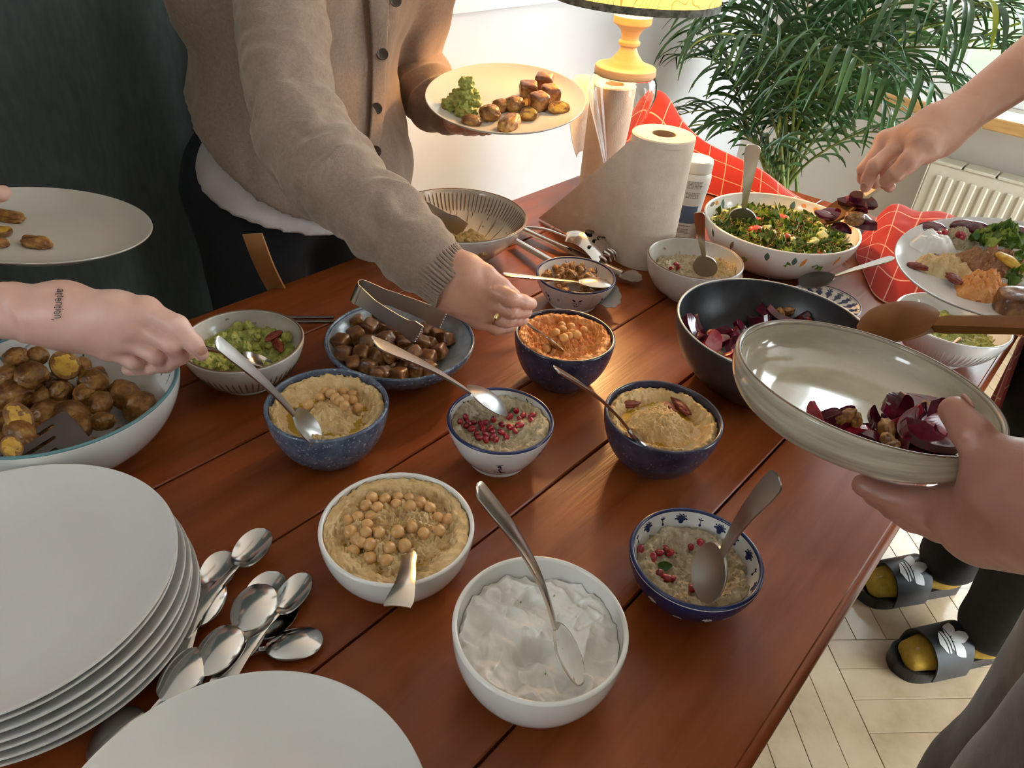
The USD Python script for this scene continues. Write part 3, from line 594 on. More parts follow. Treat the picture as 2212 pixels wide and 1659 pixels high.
# blue flowers inside the rim and a blue outside on the right-hand dip bowl
b = BOWLS['rbaba']; fr = cam_angle(b.c)
part(b.t, 'blue_glaze', cat_([b.ring(z, .00105) for z in np.arange(.009, .0515, .002)]), 'paint_blue', True)
flower = union(*[leaf2(.001 * math.cos(q), .001 * math.sin(q), .0055, .003, q) for q in np.linspace(.3, 2.84, 5)], sg.Point(0, -.001).buffer(.003), *[sg.Point(.0065 * math.cos(q), .0055 * math.sin(q) + .001).buffer(.0009) for q in np.linspace(0, 3.14, 6)])
small = union(stroke([(0, .004), (0, -.004)], .0007), leaf2(0, .001, .0035, .0016, .5), leaf2(0, .001, .0035, .0016, 2.6), sg.Point(0, -.004).buffer(.0014))
for k in range(9):
    part(b.t, 'painted_flower', solid_poly(flower, b.inner(fr + k * 2 * np.pi / 9 + .1, .043), .0003, .002), 'paint_blue', False)
    part(b.t, 'painted_flower', solid_poly(small, b.inner(fr + (k + .5) * 2 * np.pi / 9 + .1, .044), .0003, .002), 'paint_blue', False)
for k in range(14): part(b.t, 'white_blossom', solid_poly(affinity.scale(flower, .7, .7), b.outer(fr + k * 2 * np.pi / 14, .022 + .010 * (k % 2)), .0009, .002), 'china_white', False)
# leaves and blossoms on the salad bowl
b = BOWLS['salad']; fr = cam_angle(b.c)
for da, kind in ((-.05, 'g'), (.28, 'g'), (.42, 'o'), (-.5, 'b'), (-.9, 'g'), (.9, 'o'), (1.6, 'g')):
    sh = leaf2(0, -.002, .017, .009, -1.5) if kind == 'g' else leaf2(0, -.002, .02, .007, -1.9)
    part(b.t, 'painted_leaf', solid_poly(sh, b.outer(fr + da, .076), .0003, .003), {'g': 'paint_green', 'o': 'paint_orange', 'b': 'paint_brown'}[kind], False)
for da, kind in ((3.05, 'g'), (2.9, 'o'), (2.72, 'o'), (2.55, 'b'), (2.42, 'b'), (2.3, 'g'), (2.2, 'o'), (2.0, 'o'), (-2.1, 'g'), (-1.95, 'o'), (-1.8, 'b'), (1.5, 'g'), (1.3, 'o')):
    sh = leaf2(0, 0, .02, .011, -1.6) if kind == 'g' else (leaf2(-.006, -.003, .012, .009, -.2) if kind == 'o' else leaf2(-.012, -.002, .026, .008, .0))
    part(b.t, 'painted_leaf', solid_poly(sh, b.inner(fr + da, .076), .0003, .003), {'g': 'paint_green', 'o': 'paint_orange', 'b': 'paint_brown'}[kind], False)
# drawn lines inside the potato bowl
b = BOWLS['pot']; fr = cam_angle(b.c)
for k in range(12):
    a = fr + k * 2 * np.pi / 12
    g = union(stroke([(-.022, -.028), (-.018, -.006), (0, .002), (.018, -.006), (.022, -.028)], .0022), stroke([(0, .0), (0, -.03)], .0012), *[sg.Point(.03, -.004 - .008 * i).buffer(.0016) for i in range(3)])
    part(b.t, 'painted_arch', solid_poly(g, b.inner(a, .078), .0003, .004), 'paint_teal' if k % 2 else 'paint_grey', False)
# the bowl held in the hand
HB = D(1878, 862, .60); HBR = frame((.014, .122, .992))
hb = Bowl(0, 0, .1053, .044, rf=.60, a=2.4, th=.005, R=HBR, z=0); hb.c = np.array([-.0897, .5693, 1.0155]) - HBR @ [0, 0, .044]
hb.t = thing('stoneware_bowl', 'sand-coloured oval-looking bowl of beetroot held up by the hand on the right', 'bowl', hb.c); BOWLS['held'] = hb
part(hb.t, 'body', hb.put(hb.mesh()), 'glaze_stripe', 40); part(hb.t, 'inside_glaze', hb.put(inner_skin(hb)), 'glaze_sand', 40); part(hb.t, 'rim', hb.rim_ring(.9), 'rim_brown', True)
# small flowered saucer under the dark spoon
sc = Bowl(-.300, 1.208, .061, .021, rf=.55, a=1.3, th=.004); sc.t = thing('saucer', 'small shallow dish with blue flowers under the dark serving spoon', 'dish', sc.c); BOWLS['saucer'] = sc
part(sc.t, 'body', sc.put(sc.mesh()), 'china_cream', 40)
part(sc.t, 'rim', sc.rim_ring(), 'paint_blue', True)
for k in range(18): part(sc.t, 'painted_flower', solid_poly(affinity.translate(flower, 0, -.003), sc.inner(k * 2 * np.pi / 18, .017), .0003, .002), 'paint_blue', False)
# plates
def plate_mesh(r, h=.022, n=128):
    return lathe([(0, .002), (r * .55, .002), (r * .58, 0), (r * .61, 0), (r * .64, .003), (r * .80, .007), (r * .93, h * .72), (r * .99, h * .98), (r, h), (r * .995, h + .0016), (r * .98, h + .0012), (r * .92, h * .80), (r * .80, .0115), (r * .66, .0072), (r * .5, .0062), (r * .25, .0058), (0, .0056)], n)
def plate(label, c, r=.135, R=None, group=None, m='plate_white', rim=None, h=.022):
    R = np.eye(3) if R is None else R; t = thing('dinner_plate', label, 'plate', c, group=group)
    part(t, 'body', xf(plate_mesh(r, h), R, c), m, 40)
    if rim: part(t, 'rim', xf(lathe_ring(r - .0012, h + .0002, .0012, 128, 6), R, c), rim, True)
    return t
LS = (-.5725, .053); ord_ = ['lowest', 'second', 'third', 'fourth', 'fifth', 'sixth', 'seventh']
for k in range(7):
    j = np.random.default_rng(20 + k).uniform(-.0022, .0022, 2) + (np.array([0.0035, .002]) * (6 - k) / 2 if k < 5 else 0)
    plate((f'{ord_[k]} plate from the bottom in the tall stack of white plates' if k < 6 else 'top plate of the tall white plate stack at the left'), (LS[0] + j[0], LS[1] + j[1], TZ + .0085 * k), .1395, group=None, rim=None, h=.026)
for k in range(2):
    plate(('upper' if k else 'lower') + ' plate of the short stack at the front edge', (-.2655 + .004 * (1 - k), .0735 - .004 * (1 - k), TZ + .0085 * k), .1365, h=.024)
RC, RL, RR = frame((.086, -.146, .985)), frame((.032, .144, .989)), frame((-.053, -.14, .989))
PC = np.array([-.8424, .9816, 1.0106]) - RC @ [0, 0, .0225]; PL = np.array([-1.0453, .2985, .9075]) - RL @ [0, 0, .0225]; PR = np.array([-.0639, .9858, .9908]) - RR @ [0, 0, .0205]
plate('white plate of potatoes, tofu and green mash held beside the lamp', PC, .135, RC, m='plate_cream', rim='plate_rim')
plate('white plate with few potatoes held against the curtain at the left', PL, .135, RL, m='plate_cream', rim='plate_rim')
plate('white plate crowded with dips and salad at the right edge', PR, .120, RR, h=.020, rim='plate_rim')
def on_plate(c, R, px, py, h=.006):
    """point of the plate's surface (height h above its base) seen at the pixel"""
    n = R[:, 2]; d = ray(px, py); o = c + n * h; return EYE + d * ((o - EYE) @ n / (d @ n))
# ------------------------------------------------------------------ food
def fb(x, y, f, seed=0, oct=4): return meshkit.fbm(np.stack([x * f + seed * 7.3, y * f + 31.7, np.full_like(x, seed * 1.9)], -1), oct, seed) - .5
def ridged(x, y, f, seed=0): return 1 - 2 * np.abs(meshkit.fbm(np.stack([x * f + seed * 7.3, y * f + 11.7, np.full_like(x, seed * .9)], -1), 3, seed) - .5) * 2
class Fill:
    """food with the surface z = zf(x, y, rho) (bowl space, rho 0..1 from the middle to the wall)"""
    def __init__(s, b, zf, nr=64, na=190, depth=.014):
        s.b, s.zf = b, zf; a = np.linspace(0, 2 * np.pi, na, endpoint=False); Re = np.full(na, b.r * .9)
        for _ in range(6): z = zf(Re * np.cos(a), Re * np.sin(a), np.ones(na)); Re = b.rin(z) - .0002
        q = (np.linspace(0, 1, nr) ** .8)[1:]; rho = np.repeat(q[:, None], na, 1); X = rho * Re * np.cos(a); Y = rho * Re * np.sin(a)
        Z = zf(X, Y, rho); Re2 = b.rin(np.maximum(Z[-1] - depth, b.foot + b.th * 1.5)) - .0004
        v = [np.stack([X, Y, Z], -1).reshape(-1, 3), np.stack([Re2 * np.cos(a), Re2 * np.sin(a), Z[-1] - depth], -1), [[0, 0, zf(np.zeros(1), np.zeros(1), np.zeros(1))[0]], [0, 0, float(Z[-1].min() - depth)]]]
        n = nr; N = n * na; i = np.arange(na); j = (i + 1) % na
        f = np.vstack([grid_faces(n, na, False, True), np.stack([np.full(na, N), i, j], -1)[:, ::1], np.stack([np.full(na, N + 1), (n - 1) * na + j, (n - 1) * na + i], -1)])
        s.Re = float(Re.mean()); m = trimesh.Trimesh(np.vstack(v), f, process=False); 
        if m.volume < 0: m = trimesh.Trimesh(m.vertices, f[:, ::-1], process=False)
        s.mesh = b.put(m)
    def z(s, x, y):
        x, y = np.atleast_1d(x).astype(float), np.atleast_1d(y).astype(float); return s.zf(x, y, np.clip(np.hypot(x, y) / s.Re, 0, 1))
    def at(s, px, py, up=0.0):
        """point on the surface seen at the pixel, lifted by up"""
        z = s.b.h * .8
        for _ in range(8):
            n = s.b.R[:, 2]; o = s.b.c + n * (z + up); d = ray(px, py); w = EYE + d * ((o - EYE) @ n / (d @ n)); l = (w - s.b.c) @ s.b.R; z = .5 * z + .5 * float(s.z(l[0], l[1])[0])
        return w
def swirl(h, base, rimh=.006, moat=.007, mr=.62, mw=.16, mound=.004, noise=.0035, f=120, seed=0, cx=0., cy=0.):
    def zf(x, y, rho):
        r = np.hypot(x - cx, y - cy); a = np.arctan2(y, x); wob = .05 * np.sin(a * 3 + seed) + .04 * np.sin(a * 5 + 2 * seed)
        z = base + rimh * np.exp(-((rho - .90 - wob * .3) / .10) ** 2) - moat * np.exp(-((rho - mr - wob) / mw) ** 2) + mound * np.exp(-(rho / .33) ** 2)
        z = z + noise * (fb(x, y, f, seed) * 1.1 + .9 * fb(x, y, f * 2.6, seed + 3) + .75 * fb(x, y, f * 5.5, seed + 6, 2)) * 2.7 + .0026 * ridged(x + .2 * y, y, f * .8, seed + 5)
        return np.minimum(z, h - .0015 + .004 * (1 - rho) + .008 * fb(x, y, 130, seed) + .004 * fb(x, y, 330, seed))
    return zf
def food(name, fill, m, label, cat='food', kind=None): return single(name, fill.mesh, m, label, cat, smooth=True, kind=kind)
F = {}
B_ = BOWLS
F['hum'] = Fill(B_['hum'], swirl(.073, .062, .007, .010, .60, .20, .008, .0035, 110, 1, .0, .0))
food('hummus', F['hum'], 'hummus', 'hummus with a ring of oil in the small blue speckled bowl')
F['tom'] = Fill(B_['tom'], swirl(.073, .061, .008, .008, .66, .16, .012, .003, 90, 2, .004, -.01))
food('hummus', F['tom'], 'hummus_golden', 'golden hummus with dried tomato in the dark blue bowl')
F['whum'] = Fill(B_['whum'], swirl(.0598, .055, .006, .006, .70, .14, .003, .0045, 120, 3))
food('hummus', F['whum'], 'hummus', 'lumpy hummus in the white bowl at the front')
F['orange'] = Fill(B_['orange'], swirl(.0755, .068, .0075, .006, .62, .18, .003, .005, 110, 4))
food('hummus', F['orange'], 'hummus_orange', 'orange pepper hummus in the dark blue bowl below the ringed hand')
F['pom'] = Fill(B_['pom'], lambda x, y, rho: np.minimum(.046 + .010 * np.exp(-((rho - .9) / .14) ** 2) + .012 * np.exp(-(((x - .030) ** 2 + (y - .02) ** 2) / .022 ** 2)) - .006 * np.exp(-((x + .012) ** 2 + (y - .028) ** 2) / .02 ** 2) + .010 * fb(x, y, 110, 5) + .008 * fb(x, y, 330, 8), .062))
food('aubergine_dip', F['pom'], 'aubergine_dip', 'grey aubergine dip under pomegranate seeds in the crane-motif bowl')
F['rbaba'] = Fill(B_['rbaba'], lambda x, y, rho: np.minimum(.027 + .016 * np.exp(-((rho - .82) / .2) ** 2) * (1 - .75 * np.exp(-((np.arctan2(y, x) + 1.1) / .5) ** 2)) + .011 * fb(x, y, 90, 6) + .009 * fb(x, y, 300, 9), .054))
food('aubergine_dip', F['rbaba'], 'aubergine_dip', 'scooped grey aubergine dip in the blue flowered bowl at the front right')
yf = lambda x, y, rho: .047 + .004 * np.exp(-((rho - .9) / .2) ** 2) + .020 * ridged(x * 1.0 + .35 * y, y * .8 - .3 * x, 26, 7) - .012 + .007 * ridged(x * .6 - y, y * .9 + .5 * x, 48, 9) - .004 + .005 * fb(x, y, 60, 8, 3) + .010 * np.exp(-(((x - .018) ** 2 + (y - .03) ** 2) / .022 ** 2)) - .010 * np.exp(-((x - .008 - .35 * y) ** 2) / .008 ** 2) * np.exp(-(y / .04) ** 2)
F['yog'] = Fill(B_['yog'], yf, 80, 220); food('tzatziki', F['yog'], 'yoghurt', 'thick white yoghurt with cucumber in the large white bowl')
F['guac'] = Fill(B_['guac'], lambda x, y, rho: np.minimum(.036 + .010 * np.exp(-((rho - .75) / .2) ** 2) + .013 * fb(x, y, 60, 9) + .011 * fb(x, y, 150, 10) - .012 * np.exp(-(((x - .035) ** 2 + (y - .03) ** 2) / .02 ** 2)), .062), 70, 200)
food('avocado_mash', F['guac'], 'avocado_mash', 'chunky green avocado mash in the fluted bowl by the tattooed hand')
F['rguac'] = Fill(B_['rguac'], lambda x, y, rho: .038 + .012 * np.exp(-(((x + .01) ** 2 + (y - .005) ** 2) / .045 ** 2)) + .014 * fb(x, y, 60, 11) + .014 * fb(x, y, 150, 12), 70, 180)
food('avocado_mash', F['rguac'], 'avocado_mash', 'green avocado mash in the white fluted bowl at the right table edge')
F['duk'] = Fill(B_['duk'], lambda x, y, rho: .036 + .010 * np.exp(-((rho - .7) / .3) ** 2) + .016 * fb(x, y, 60, 13) + .020 * fb(x, y, 150, 14) + .008 * fb(x, y, 400, 15), 70, 180)
food('aubergine_dip', F['duk'], 'aubergine_dip', 'grey aubergine dip in the left half of the grey-beige bowl')
# tan dukkah heap on the right half of that bowl
def heap(c, rx, ry, hz, R=np.eye(3), seed=0, f=60, amp=.35, nr=40, na=110, fine=.0, skirt=.004, mask=None):
    """low heap of food over an ellipse, its base skirt below the plate of R"""
    a = np.linspace(0, 2 * np.pi, na, endpoint=False); q = np.linspace(0, 1, nr)[1:]; wob = 1 + .30 * (meshkit.fbm(np.stack([np.cos(a) * 1.7, np.sin(a) * 1.7, a * 0 + seed], -1), 3, seed) - .5) * 2
    X = q[:, None] * wob * rx * np.cos(a); Y = q[:, None] * wob * ry * np.sin(a); s_ = np.repeat(q[:, None], na, 1)
    Z = hz * (1 - s_ ** 2.2) * (1 + amp * 2 * fb(X, Y, f, seed)) + (fine * 2 * fb(X, Y, f * 3.3, seed + 2) + hz * amp * .6 * fb(X, Y, f * 1.9, seed + 4)) * (1 - s_ ** 6) - skirt * s_ ** 4
    v = np.vstack([np.stack([X, Y, Z], -1).reshape(-1, 3), [[0, 0, hz], [0, 0, -skirt]]]); n = nr - 1; N = n * na; i = np.arange(na); j = (i + 1) % na
    f_ = np.vstack([grid_faces(n, na, False, True), np.stack([np.full(na, N), i, j], -1), np.stack([np.full(na, N + 1), (n - 1) * na + j, (n - 1) * na + i], -1)])
    m = trimesh.Trimesh(v, f_, process=False)
    if m.volume < 0: m = trimesh.Trimesh(v, f_[:, ::-1], process=False)
    return xf(m, R, c)
c = F['duk'].at(1556, 582); single('dukkah', heap(c - [0, 0, .006], .040, .032, .020, frame((.1, -.1, 1)), 15, 90, .5, fine=.007), 'dukkah', 'crumbly tan dukkah heap in the right half of the grey-beige bowl', 'food', smooth=True)
# oil pools
for key, q, lab in (('hum', (.60, .20), 'golden oil pool around the hummus in the small blue bowl'), ('tom', (.66, .14), 'oil pool around the golden hummus with dried tomato'), ('whum', (.80, .05), 'olive oil at the rim of the hummus in the white bowl')):
    f_ = F[key]; zl = {'hum': .0552, 'tom': .0560, 'whum': .0498}[key]
    d = lathe([(0, zl - .001), (f_.Re * .86, zl - .001), (f_.Re * .86, zl), (0, zl)], 90); single('oil_pool', f_.b.put(d), 'oil', lab, 'oil', smooth=30)
# chickpeas, each by itself
def chickpea(seed, r=.006):
    v = np.array(ico(3).vertices); v = v * (1 + .05 * (meshkit.fbm(v * 1.6 + seed, 2, seed)[:, None] - .5) * 2); v[:, 2] += .22 * np.exp(-((v[:, 0] ** 2 + v[:, 1] ** 2) / .06)) * (v[:, 2] > 0); v[:, :2] *= (1 - .06 * np.exp(-(v[:, :1] / .15) ** 2)); return trimesh.Trimesh(v * r, ico(3).faces, process=False)
cps = [chickpea(k) for k in range(5)]
def scatter(name, fill, pts, meshes, m, label, cat, group, scale=(1, 1.1), up=.4, r=.006, seed=0, jitter=0.):
    g = np.random.default_rng(seed)
    for k, (px, py) in enumerate(pts):
        w = fill.at(px, py, r * up); s_ = g.uniform(*scale); single(name, xf(meshes[k % len(meshes)], rand_rot(g) * s_, w), m, label, cat, group, smooth=True)
c7 = lambda L: [(660 + x / 2.86, 1000 + y / 2.86) for x, y in L]; c5 = lambda L: [(560 + x / 3.253, 760 + y / 3.253) for x, y in L]
c3 = lambda L: [(940 + x / 4.366, 480 + y / 4.366) for x, y in L]; c6 = lambda L: [(1160 + x / 2.861, 780 + y / 2.861) for x, y in L]
scatter('chickpea', F['whum'], c7([(410, 215), (492, 222), (570, 215), (560, 258), (640, 222), (648, 270), (708, 245), (768, 278), (375, 265), (445, 275), (325, 338), (262, 360), (405, 330), (382, 382), (278, 425), (372, 430), (318, 470), (452, 435), (398, 505), (292, 545), (398, 590), (568, 425), (655, 398), (730, 437), (828, 418), (815, 342), (883, 350), (612, 510), (520, 525), (500, 600), (340, 490)]),
        cps, 'chickpea', 'loose tan chickpea on the hummus in the white front bowl', 'chickpea', 'chickpeas on the white bowl of hummus', (.95, 1.12), .5, .006, 1)
scatter('chickpea', F['hum'], c5([(425, 325), (465, 280), (585, 282), (650, 300), (600, 335), (655, 338), (535, 325), (600, 375), (692, 395), (500, 290), (345, 370), (560, 345)]),
        cps, 'chickpea', 'tan chickpea in the heap in the small blue bowl', 'chickpea', 'chickpeas in the small blue bowl', (.95, 1.1), .9, .006, 2)
scatter('chickpea', F['orange'], c3([(1140, 1040), (1195, 975), (1280, 990), (1200, 1015), (1215, 1090), (1300, 1045), (1335, 1065), (1400, 1018), (1050, 1195), (1265, 1075)]),
        cps, 'chickpea_orange', 'orange-coated chickpea on the pepper hummus', 'chickpea', 'chickpeas on the orange hummus', (.95, 1.15), .9, .006, 3)
seedm = [blob((0, 0, 0), (.0056, .0039, .0036), .10, 1.2, k, 2) for k in range(4)]
scatter('pomegranate_seed', F['pom'], c5([(1410, 495), (1450, 462), (1452, 522), (1505, 495), (1495, 540), (1590, 495), (1645, 475), (1555, 500), (1570, 540), (1640, 560), (1705, 510), (1700, 565), (1720, 430), (1758, 460), (1805, 415), (1855, 445), (1830, 470), (1830, 515), (1765, 530), (1797, 555), (1735, 600), (1665, 615), (1590, 620), (1545, 605), (1525, 580), (1590, 580), (1915, 450), (1910, 480), (1640, 600), (1470, 500), (1620, 540)]),
        seedm, 'pomegranate', 'shiny red pomegranate seed on the dip in the crane-motif bowl', 'pomegranate seed', 'pomegranate seeds in the crane-motif bowl', (.85, 1.05), .5, .004, 4)
scatter('pomegranate_seed', F['rbaba'], c6([(1000, 988), (950, 1150), (795, 1160), (820, 1185), (755, 1185), (715, 1215), (640, 1165), (800, 1340), (755, 1310), (960, 1405), (1015, 1425), (1070, 1455), (1050, 1420), (1010, 1120), (830, 1345)]),
        seedm, 'pomegranate', 'red pomegranate seed in the blue flowered bowl', 'pomegranate seed', 'pomegranate seeds in the blue flowered bowl', (.9, 1.1), .5, .004, 5)
scatter('pomegranate_seed', F['duk'], [(1460, 570), (1465, 578), (1450, 580)], seedm, 'pomegranate', 'red pomegranate seed on the dip in the grey-beige bowl', 'pomegranate seed', 'pomegranate seeds in the grey-beige bowl', (.9, 1.1), .6, .004, 6)
def leaf_mesh(L, w, curl=.3, seed=0, crumple=0., nu=12, nv=7, th=.0004):
    u = np.linspace(0, 1, nu); v = np.linspace(-1, 1, nv); U, V = np.meshgrid(u, v, indexing='ij'); W = w / 2 * np.sin(np.pi * np.clip(U, .03, .97)) ** .8
    Z = curl * L * (U - .5) ** 2 * -1 + .25 * w * V ** 2 * .5 + crumple * L * (meshkit.fbm(np.stack([U * 3 + seed, V * 2, U * 0], -1), 3, seed) - .5)
    Z = Z + crumple * .35 * L * np.sin(V * 7 + U * 18 + seed) * np.abs(V) ** 2
    return sheet(np.stack([U * L - L / 2, V * W, Z], -1), th)
def leaf_at(name, w, L, wd, label, cat, group, m, seed, tilt=.5, crumple=0., curl=.3):
    g = np.random.default_rng(seed); R = frame((g.normal() * tilt, g.normal() * tilt, 1), (math.cos(seed * 2.4), math.sin(seed * 2.4), 0)); return single(name, xf(leaf_mesh(L, wd, curl, seed, crumple), R, w), m, label, cat, group, smooth=True)
leaf_at('mint_leaf', F['rbaba'].at(*c6([(785, 1265)])[0], .003), .017, .010, 'dark green leaf among pomegranate seeds in the flowered bowl', 'leaf', None, 'spinach', 3)
leaf_at('mint_leaf', F['pom'].at(*c5([(1770, 412)])[0], .003), .014, .008, 'green leaf on the dip in the crane-motif bowl', 'leaf', None, 'spinach', 8)
for k, (px, py, s_) in enumerate(((1358, 873, 1.2), (1470, 877, 1.5), (1445, 880, 1.0))):
    single('dried_tomato', blob(F['tom'].at(px, py, .001), (.012 * s_, .006, .004), .35, 2.2, 30 + k, 3, rotz(.9 if k == 0 else -.4)), 'dried_tomato', ['dried tomato at the left wall of the golden hummus', 'dried tomato at the back wall of the golden hummus', 'small dried tomato beside the larger one on golden hummus'][k], 'dried tomato', smooth=True)
for k, (px, py, s_) in enumerate(((505, 690, 1), (600, 742, 1.5), (592, 725, 1.1))):
    single('dried_tomato', blob(F['guac'].at(px, py, .003), (.014 * s_, .007, .004), .3, 2, 40 + k, 3, rotz(.6 - k)), 'dried_tomato', ['brown-red tomato strip at the back of the avocado mash', 'long dark tomato strip on the right of the avocado mash', 'thin tomato strip next to the long one on avocado'][k], 'dried tomato', smooth=True)
g = np.random.default_rng(77)
for k in range(34):       # avocado chunks
    a, r = g.uniform(0, 2 * np.pi), B_['guac'].r * .78 * math.sqrt(g.uniform(.02, 1)); x, y = r * math.cos(a), r * math.sin(a)
    if math.hypot(x - .035, y - .03) < .024: continue
    single('avocado_chunk', blob(B_['guac'].w((x, y, float(F['guac'].z(x, y)[0]) + .002)), np.array([.008, .006, .005]) * g.uniform(.7, 1.3), .45, 2.2, 60 + k, 3, rand_rot(g), oct=4), 'avocado_mash', 'chunk of green avocado in the fluted bowl by the tattooed hand', 'avocado', 'avocado chunks in the left fluted bowl', smooth=True)
# walnuts heaped in the small bowl
def walnut(seed, r=.008): 
    v = np.array(ico(3).vertices); g_ = meshkit.fbm(v * 2.6 + seed * 5, 4, seed); v = v * (.72 + .75 * g_[:, None]) * [1, .78, .6]; return trimesh.Trimesh(v * r, ico(3).faces, process=False)
wns = [walnut(k) for k in range(7)]; g = np.random.default_rng(11); b = B_['waln']
for k in range(64):
    a, r = g.uniform(0, 2 * np.pi), .053 * math.sqrt(g.uniform(0, 1)); layer = k / 64; z = .030 + .026 * (1 - (r / .056) ** 2) * (.3 + .7 * layer) + .004 * layer
    single('walnut', xf(wns[k % 7], rand_rot(g) * g.uniform(.85, 1.3), b.w((r * math.cos(a), r * math.sin(a), z))), 'walnut', 'spiced walnut piece heaped in the small blue-rimmed bowl', 'walnut', 'walnuts in the blue-rimmed bowl', smooth=True)
# roasted tofu cubes
def cube(seed, s_=.0105): return blob((0, 0, 0), np.array([1, .95, .85]) * s_, .10, 1.5, seed, 3, power=5.5)
cbs = [cube(k) for k in range(6)]; g = np.random.default_rng(12); b = B_['tofu']; c2 = lambda L: [(660 + x / 3.607, 400 + y / 3.607) for x, y in L]
top = c2([(545, 1000), (400, 1060), (500, 1100), (620, 1020), (690, 1080), (275, 1225), (395, 1170), (480, 1220), (620, 1200), (700, 1150), (300, 1310), (660, 1310), (370, 1395), (490, 1410), (615, 1465), (545, 1475), (725, 1485), (830, 1310), (905, 1230), (965, 1240), (1030, 1180), (1040, 1300), (1085, 1200), (760, 1230), (950, 1350), (960, 1430), (820, 1410), (870, 1440), (780, 1140), (850, 1170), (930, 1130), (560, 1330), (440, 1310)])
for k, (px, py) in enumerate(top):
    z = TZ + .030 + .014 * max(0, 1 - ((px - 815) ** 2 + (py - 735) ** 2 * 2) / 110 ** 2) + g.uniform(-.003, .003); w = P(px, py, z)
    single('tofu_cube', xf(cbs[k % 6], frame((g.normal() * .35, g.normal() * .35, 1), (math.cos(k), math.sin(k), 0)) * g.uniform(.9, 1.15), w), 'tofu', 'glazed brown tofu cube in the wide blue-grey bowl', 'tofu', 'tofu cubes in the wide bowl', smooth=40)
for k in range(26):
    a, r = g.uniform(0, 2 * np.pi), .066 * math.sqrt(g.uniform(0, 1)); 
    single('tofu_cube', xf(cbs[k % 6], rand_rot(g), b.w((r * math.cos(a) - .014, r * math.sin(a) - .004, .020 + .008 * (r < .035)))), 'tofu', 'glazed brown tofu cube in the wide blue-grey bowl', 'tofu', 'tofu cubes in the wide bowl', smooth=40)
# roast potatoes
def potato(c, L, w, h, seed, R=None): return blob(c, (L, w, h), .24, 1.7, seed, 4, R, 2.3, 5)
def half_potato(c, L, w, h, seed, R=None):
    v = np.array(ico(4).vertices); v = v * (1 + .10 * 2 * (meshkit.fbm(v * 1.4 + seed, 3, seed)[:, None] - .5)); top_ = v[:, 2] > .25
    v[top_, 2] = .25 + (v[top_, 2] - .25) * .08 + .05 * (meshkit.fbm(v[top_] * 5, 3, seed) - .5); v = v * [L, w, h]; v = v if R is None else v @ np.asarray(R).T
    return trimesh.Trimesh(v + c, ico(4).faces, process=False)
def cut_face(c, L, w, h, R, seed):
    a = np.linspace(0, 2 * np.pi, 40, endpoint=False); q = np.linspace(0, 1, 10)[1:]; X = q[:, None] * np.cos(a) * L * .86; Y = q[:, None] * np.sin(a) * w * .86; Z = h * (.33 - .07 * q[:, None] ** 3) + .0016 * fb(X, Y, 180, seed)
    v = np.vstack([np.stack([X, Y, Z], -1).reshape(-1, 3), np.stack([X[-1], Y[-1], Z[-1] - .004], -1), [[0, 0, h * .33], [0, 0, h * .1]]]); n = 10; N = n * 40; i = np.arange(40); j = (i + 1) % 40
    f = np.vstack([grid_faces(n, 40, False, True), np.stack([np.full(40, N), i, j], -1), np.stack([np.full(40, N + 1), 360 + j, 360 + i], -1)]); return xf(trimesh.Trimesh(v, f, process=False), R, c)
def put_potato(c, L, w, h, seed, label, group, R, half=False):
    if not half: return single('roast_potato', potato(c, L, w, h, seed, R), 'potato_skin', label, 'potato', group, smooth=True)
    t = thing('roast_potato', label, 'potato', c, group); part(t, 'skin', half_potato(c, L, w, h, seed, R), 'potato_skin', True); part(t, 'cut_face', cut_face(c, L, w, h, R, seed), 'potato_cut', True, label='yellow roasted cut face')
c0 = lambda x, y: (x / 3.16, 590 + y / 3.16); g = np.random.default_rng(13)
POT = [(110, 580, 36, 26, 0), (215, 700, 34, 30, 0), (445, 630, 36, 32, 1), (50, 690, 26, 22, 0), (90, 840, 44, 38, 0), (640, 740, 34, 28, 0), (330, 950, 38, 32, 0), (490, 960, 36, 30, 0), (690, 890, 30, 24, 0), (130, 1000, 42, 26, 1), (150, 1100, 38, 26, 0), (250, 570, 26, 22, 0), (700, 1010, 26, 22, 0), (560, 640, 26, 22, 0), (80, 1190, 26, 20, 1), (400, 800, 34, 28, 0), (590, 830, 30, 26, 0), (270, 850, 30, 26, 0), (560, 1040, 28, 22, 0), (350, 1080, 30, 24, 0)]
for k, (x, y, a, b2, hf) in enumerate(POT):
    px, py = c0(x, y); z = TZ + .060 + (.018 if y < 720 and 300 > x else .012 if hf else 0) - .012 * (y > 780 and x > 250) + g.uniform(-.004, .004); s_ = .80 / 1606
    R = frame((g.normal() * .3 + .15, g.normal() * .3 - .1, 1), (math.cos(k * 1.9), math.sin(k * 1.9), 0)) if not hf else frame(unit(EYE - P(px, py, z)) + np.array([.0, .2, .3]), (1, 0, 0))
    put_potato(P(px, py, z), a * s_, b2 * s_, b2 * s_ * .9, 100 + k, {2: 'half potato with a yellow cut face below the tattooed hand', 9: 'pale yellow half potato at the left of the potato bowl'}.get(k, 'small half potato behind the slotted turner') if hf else 'browned whole roast potato in the big potato bowl', None if hf else 'whole potatoes in the bowl', R, hf)
for k in range(16):
    a, r = g.uniform(0, 2 * np.pi), .085 * math.sqrt(g.uniform(0, 1)); put_potato(B_['pot'].w((r * math.cos(a), r * math.sin(a), .034)), .020, .017, .016, 140 + k, 'browned whole roast potato in the big potato bowl', 'whole potatoes in the bowl', rand_rot(g))
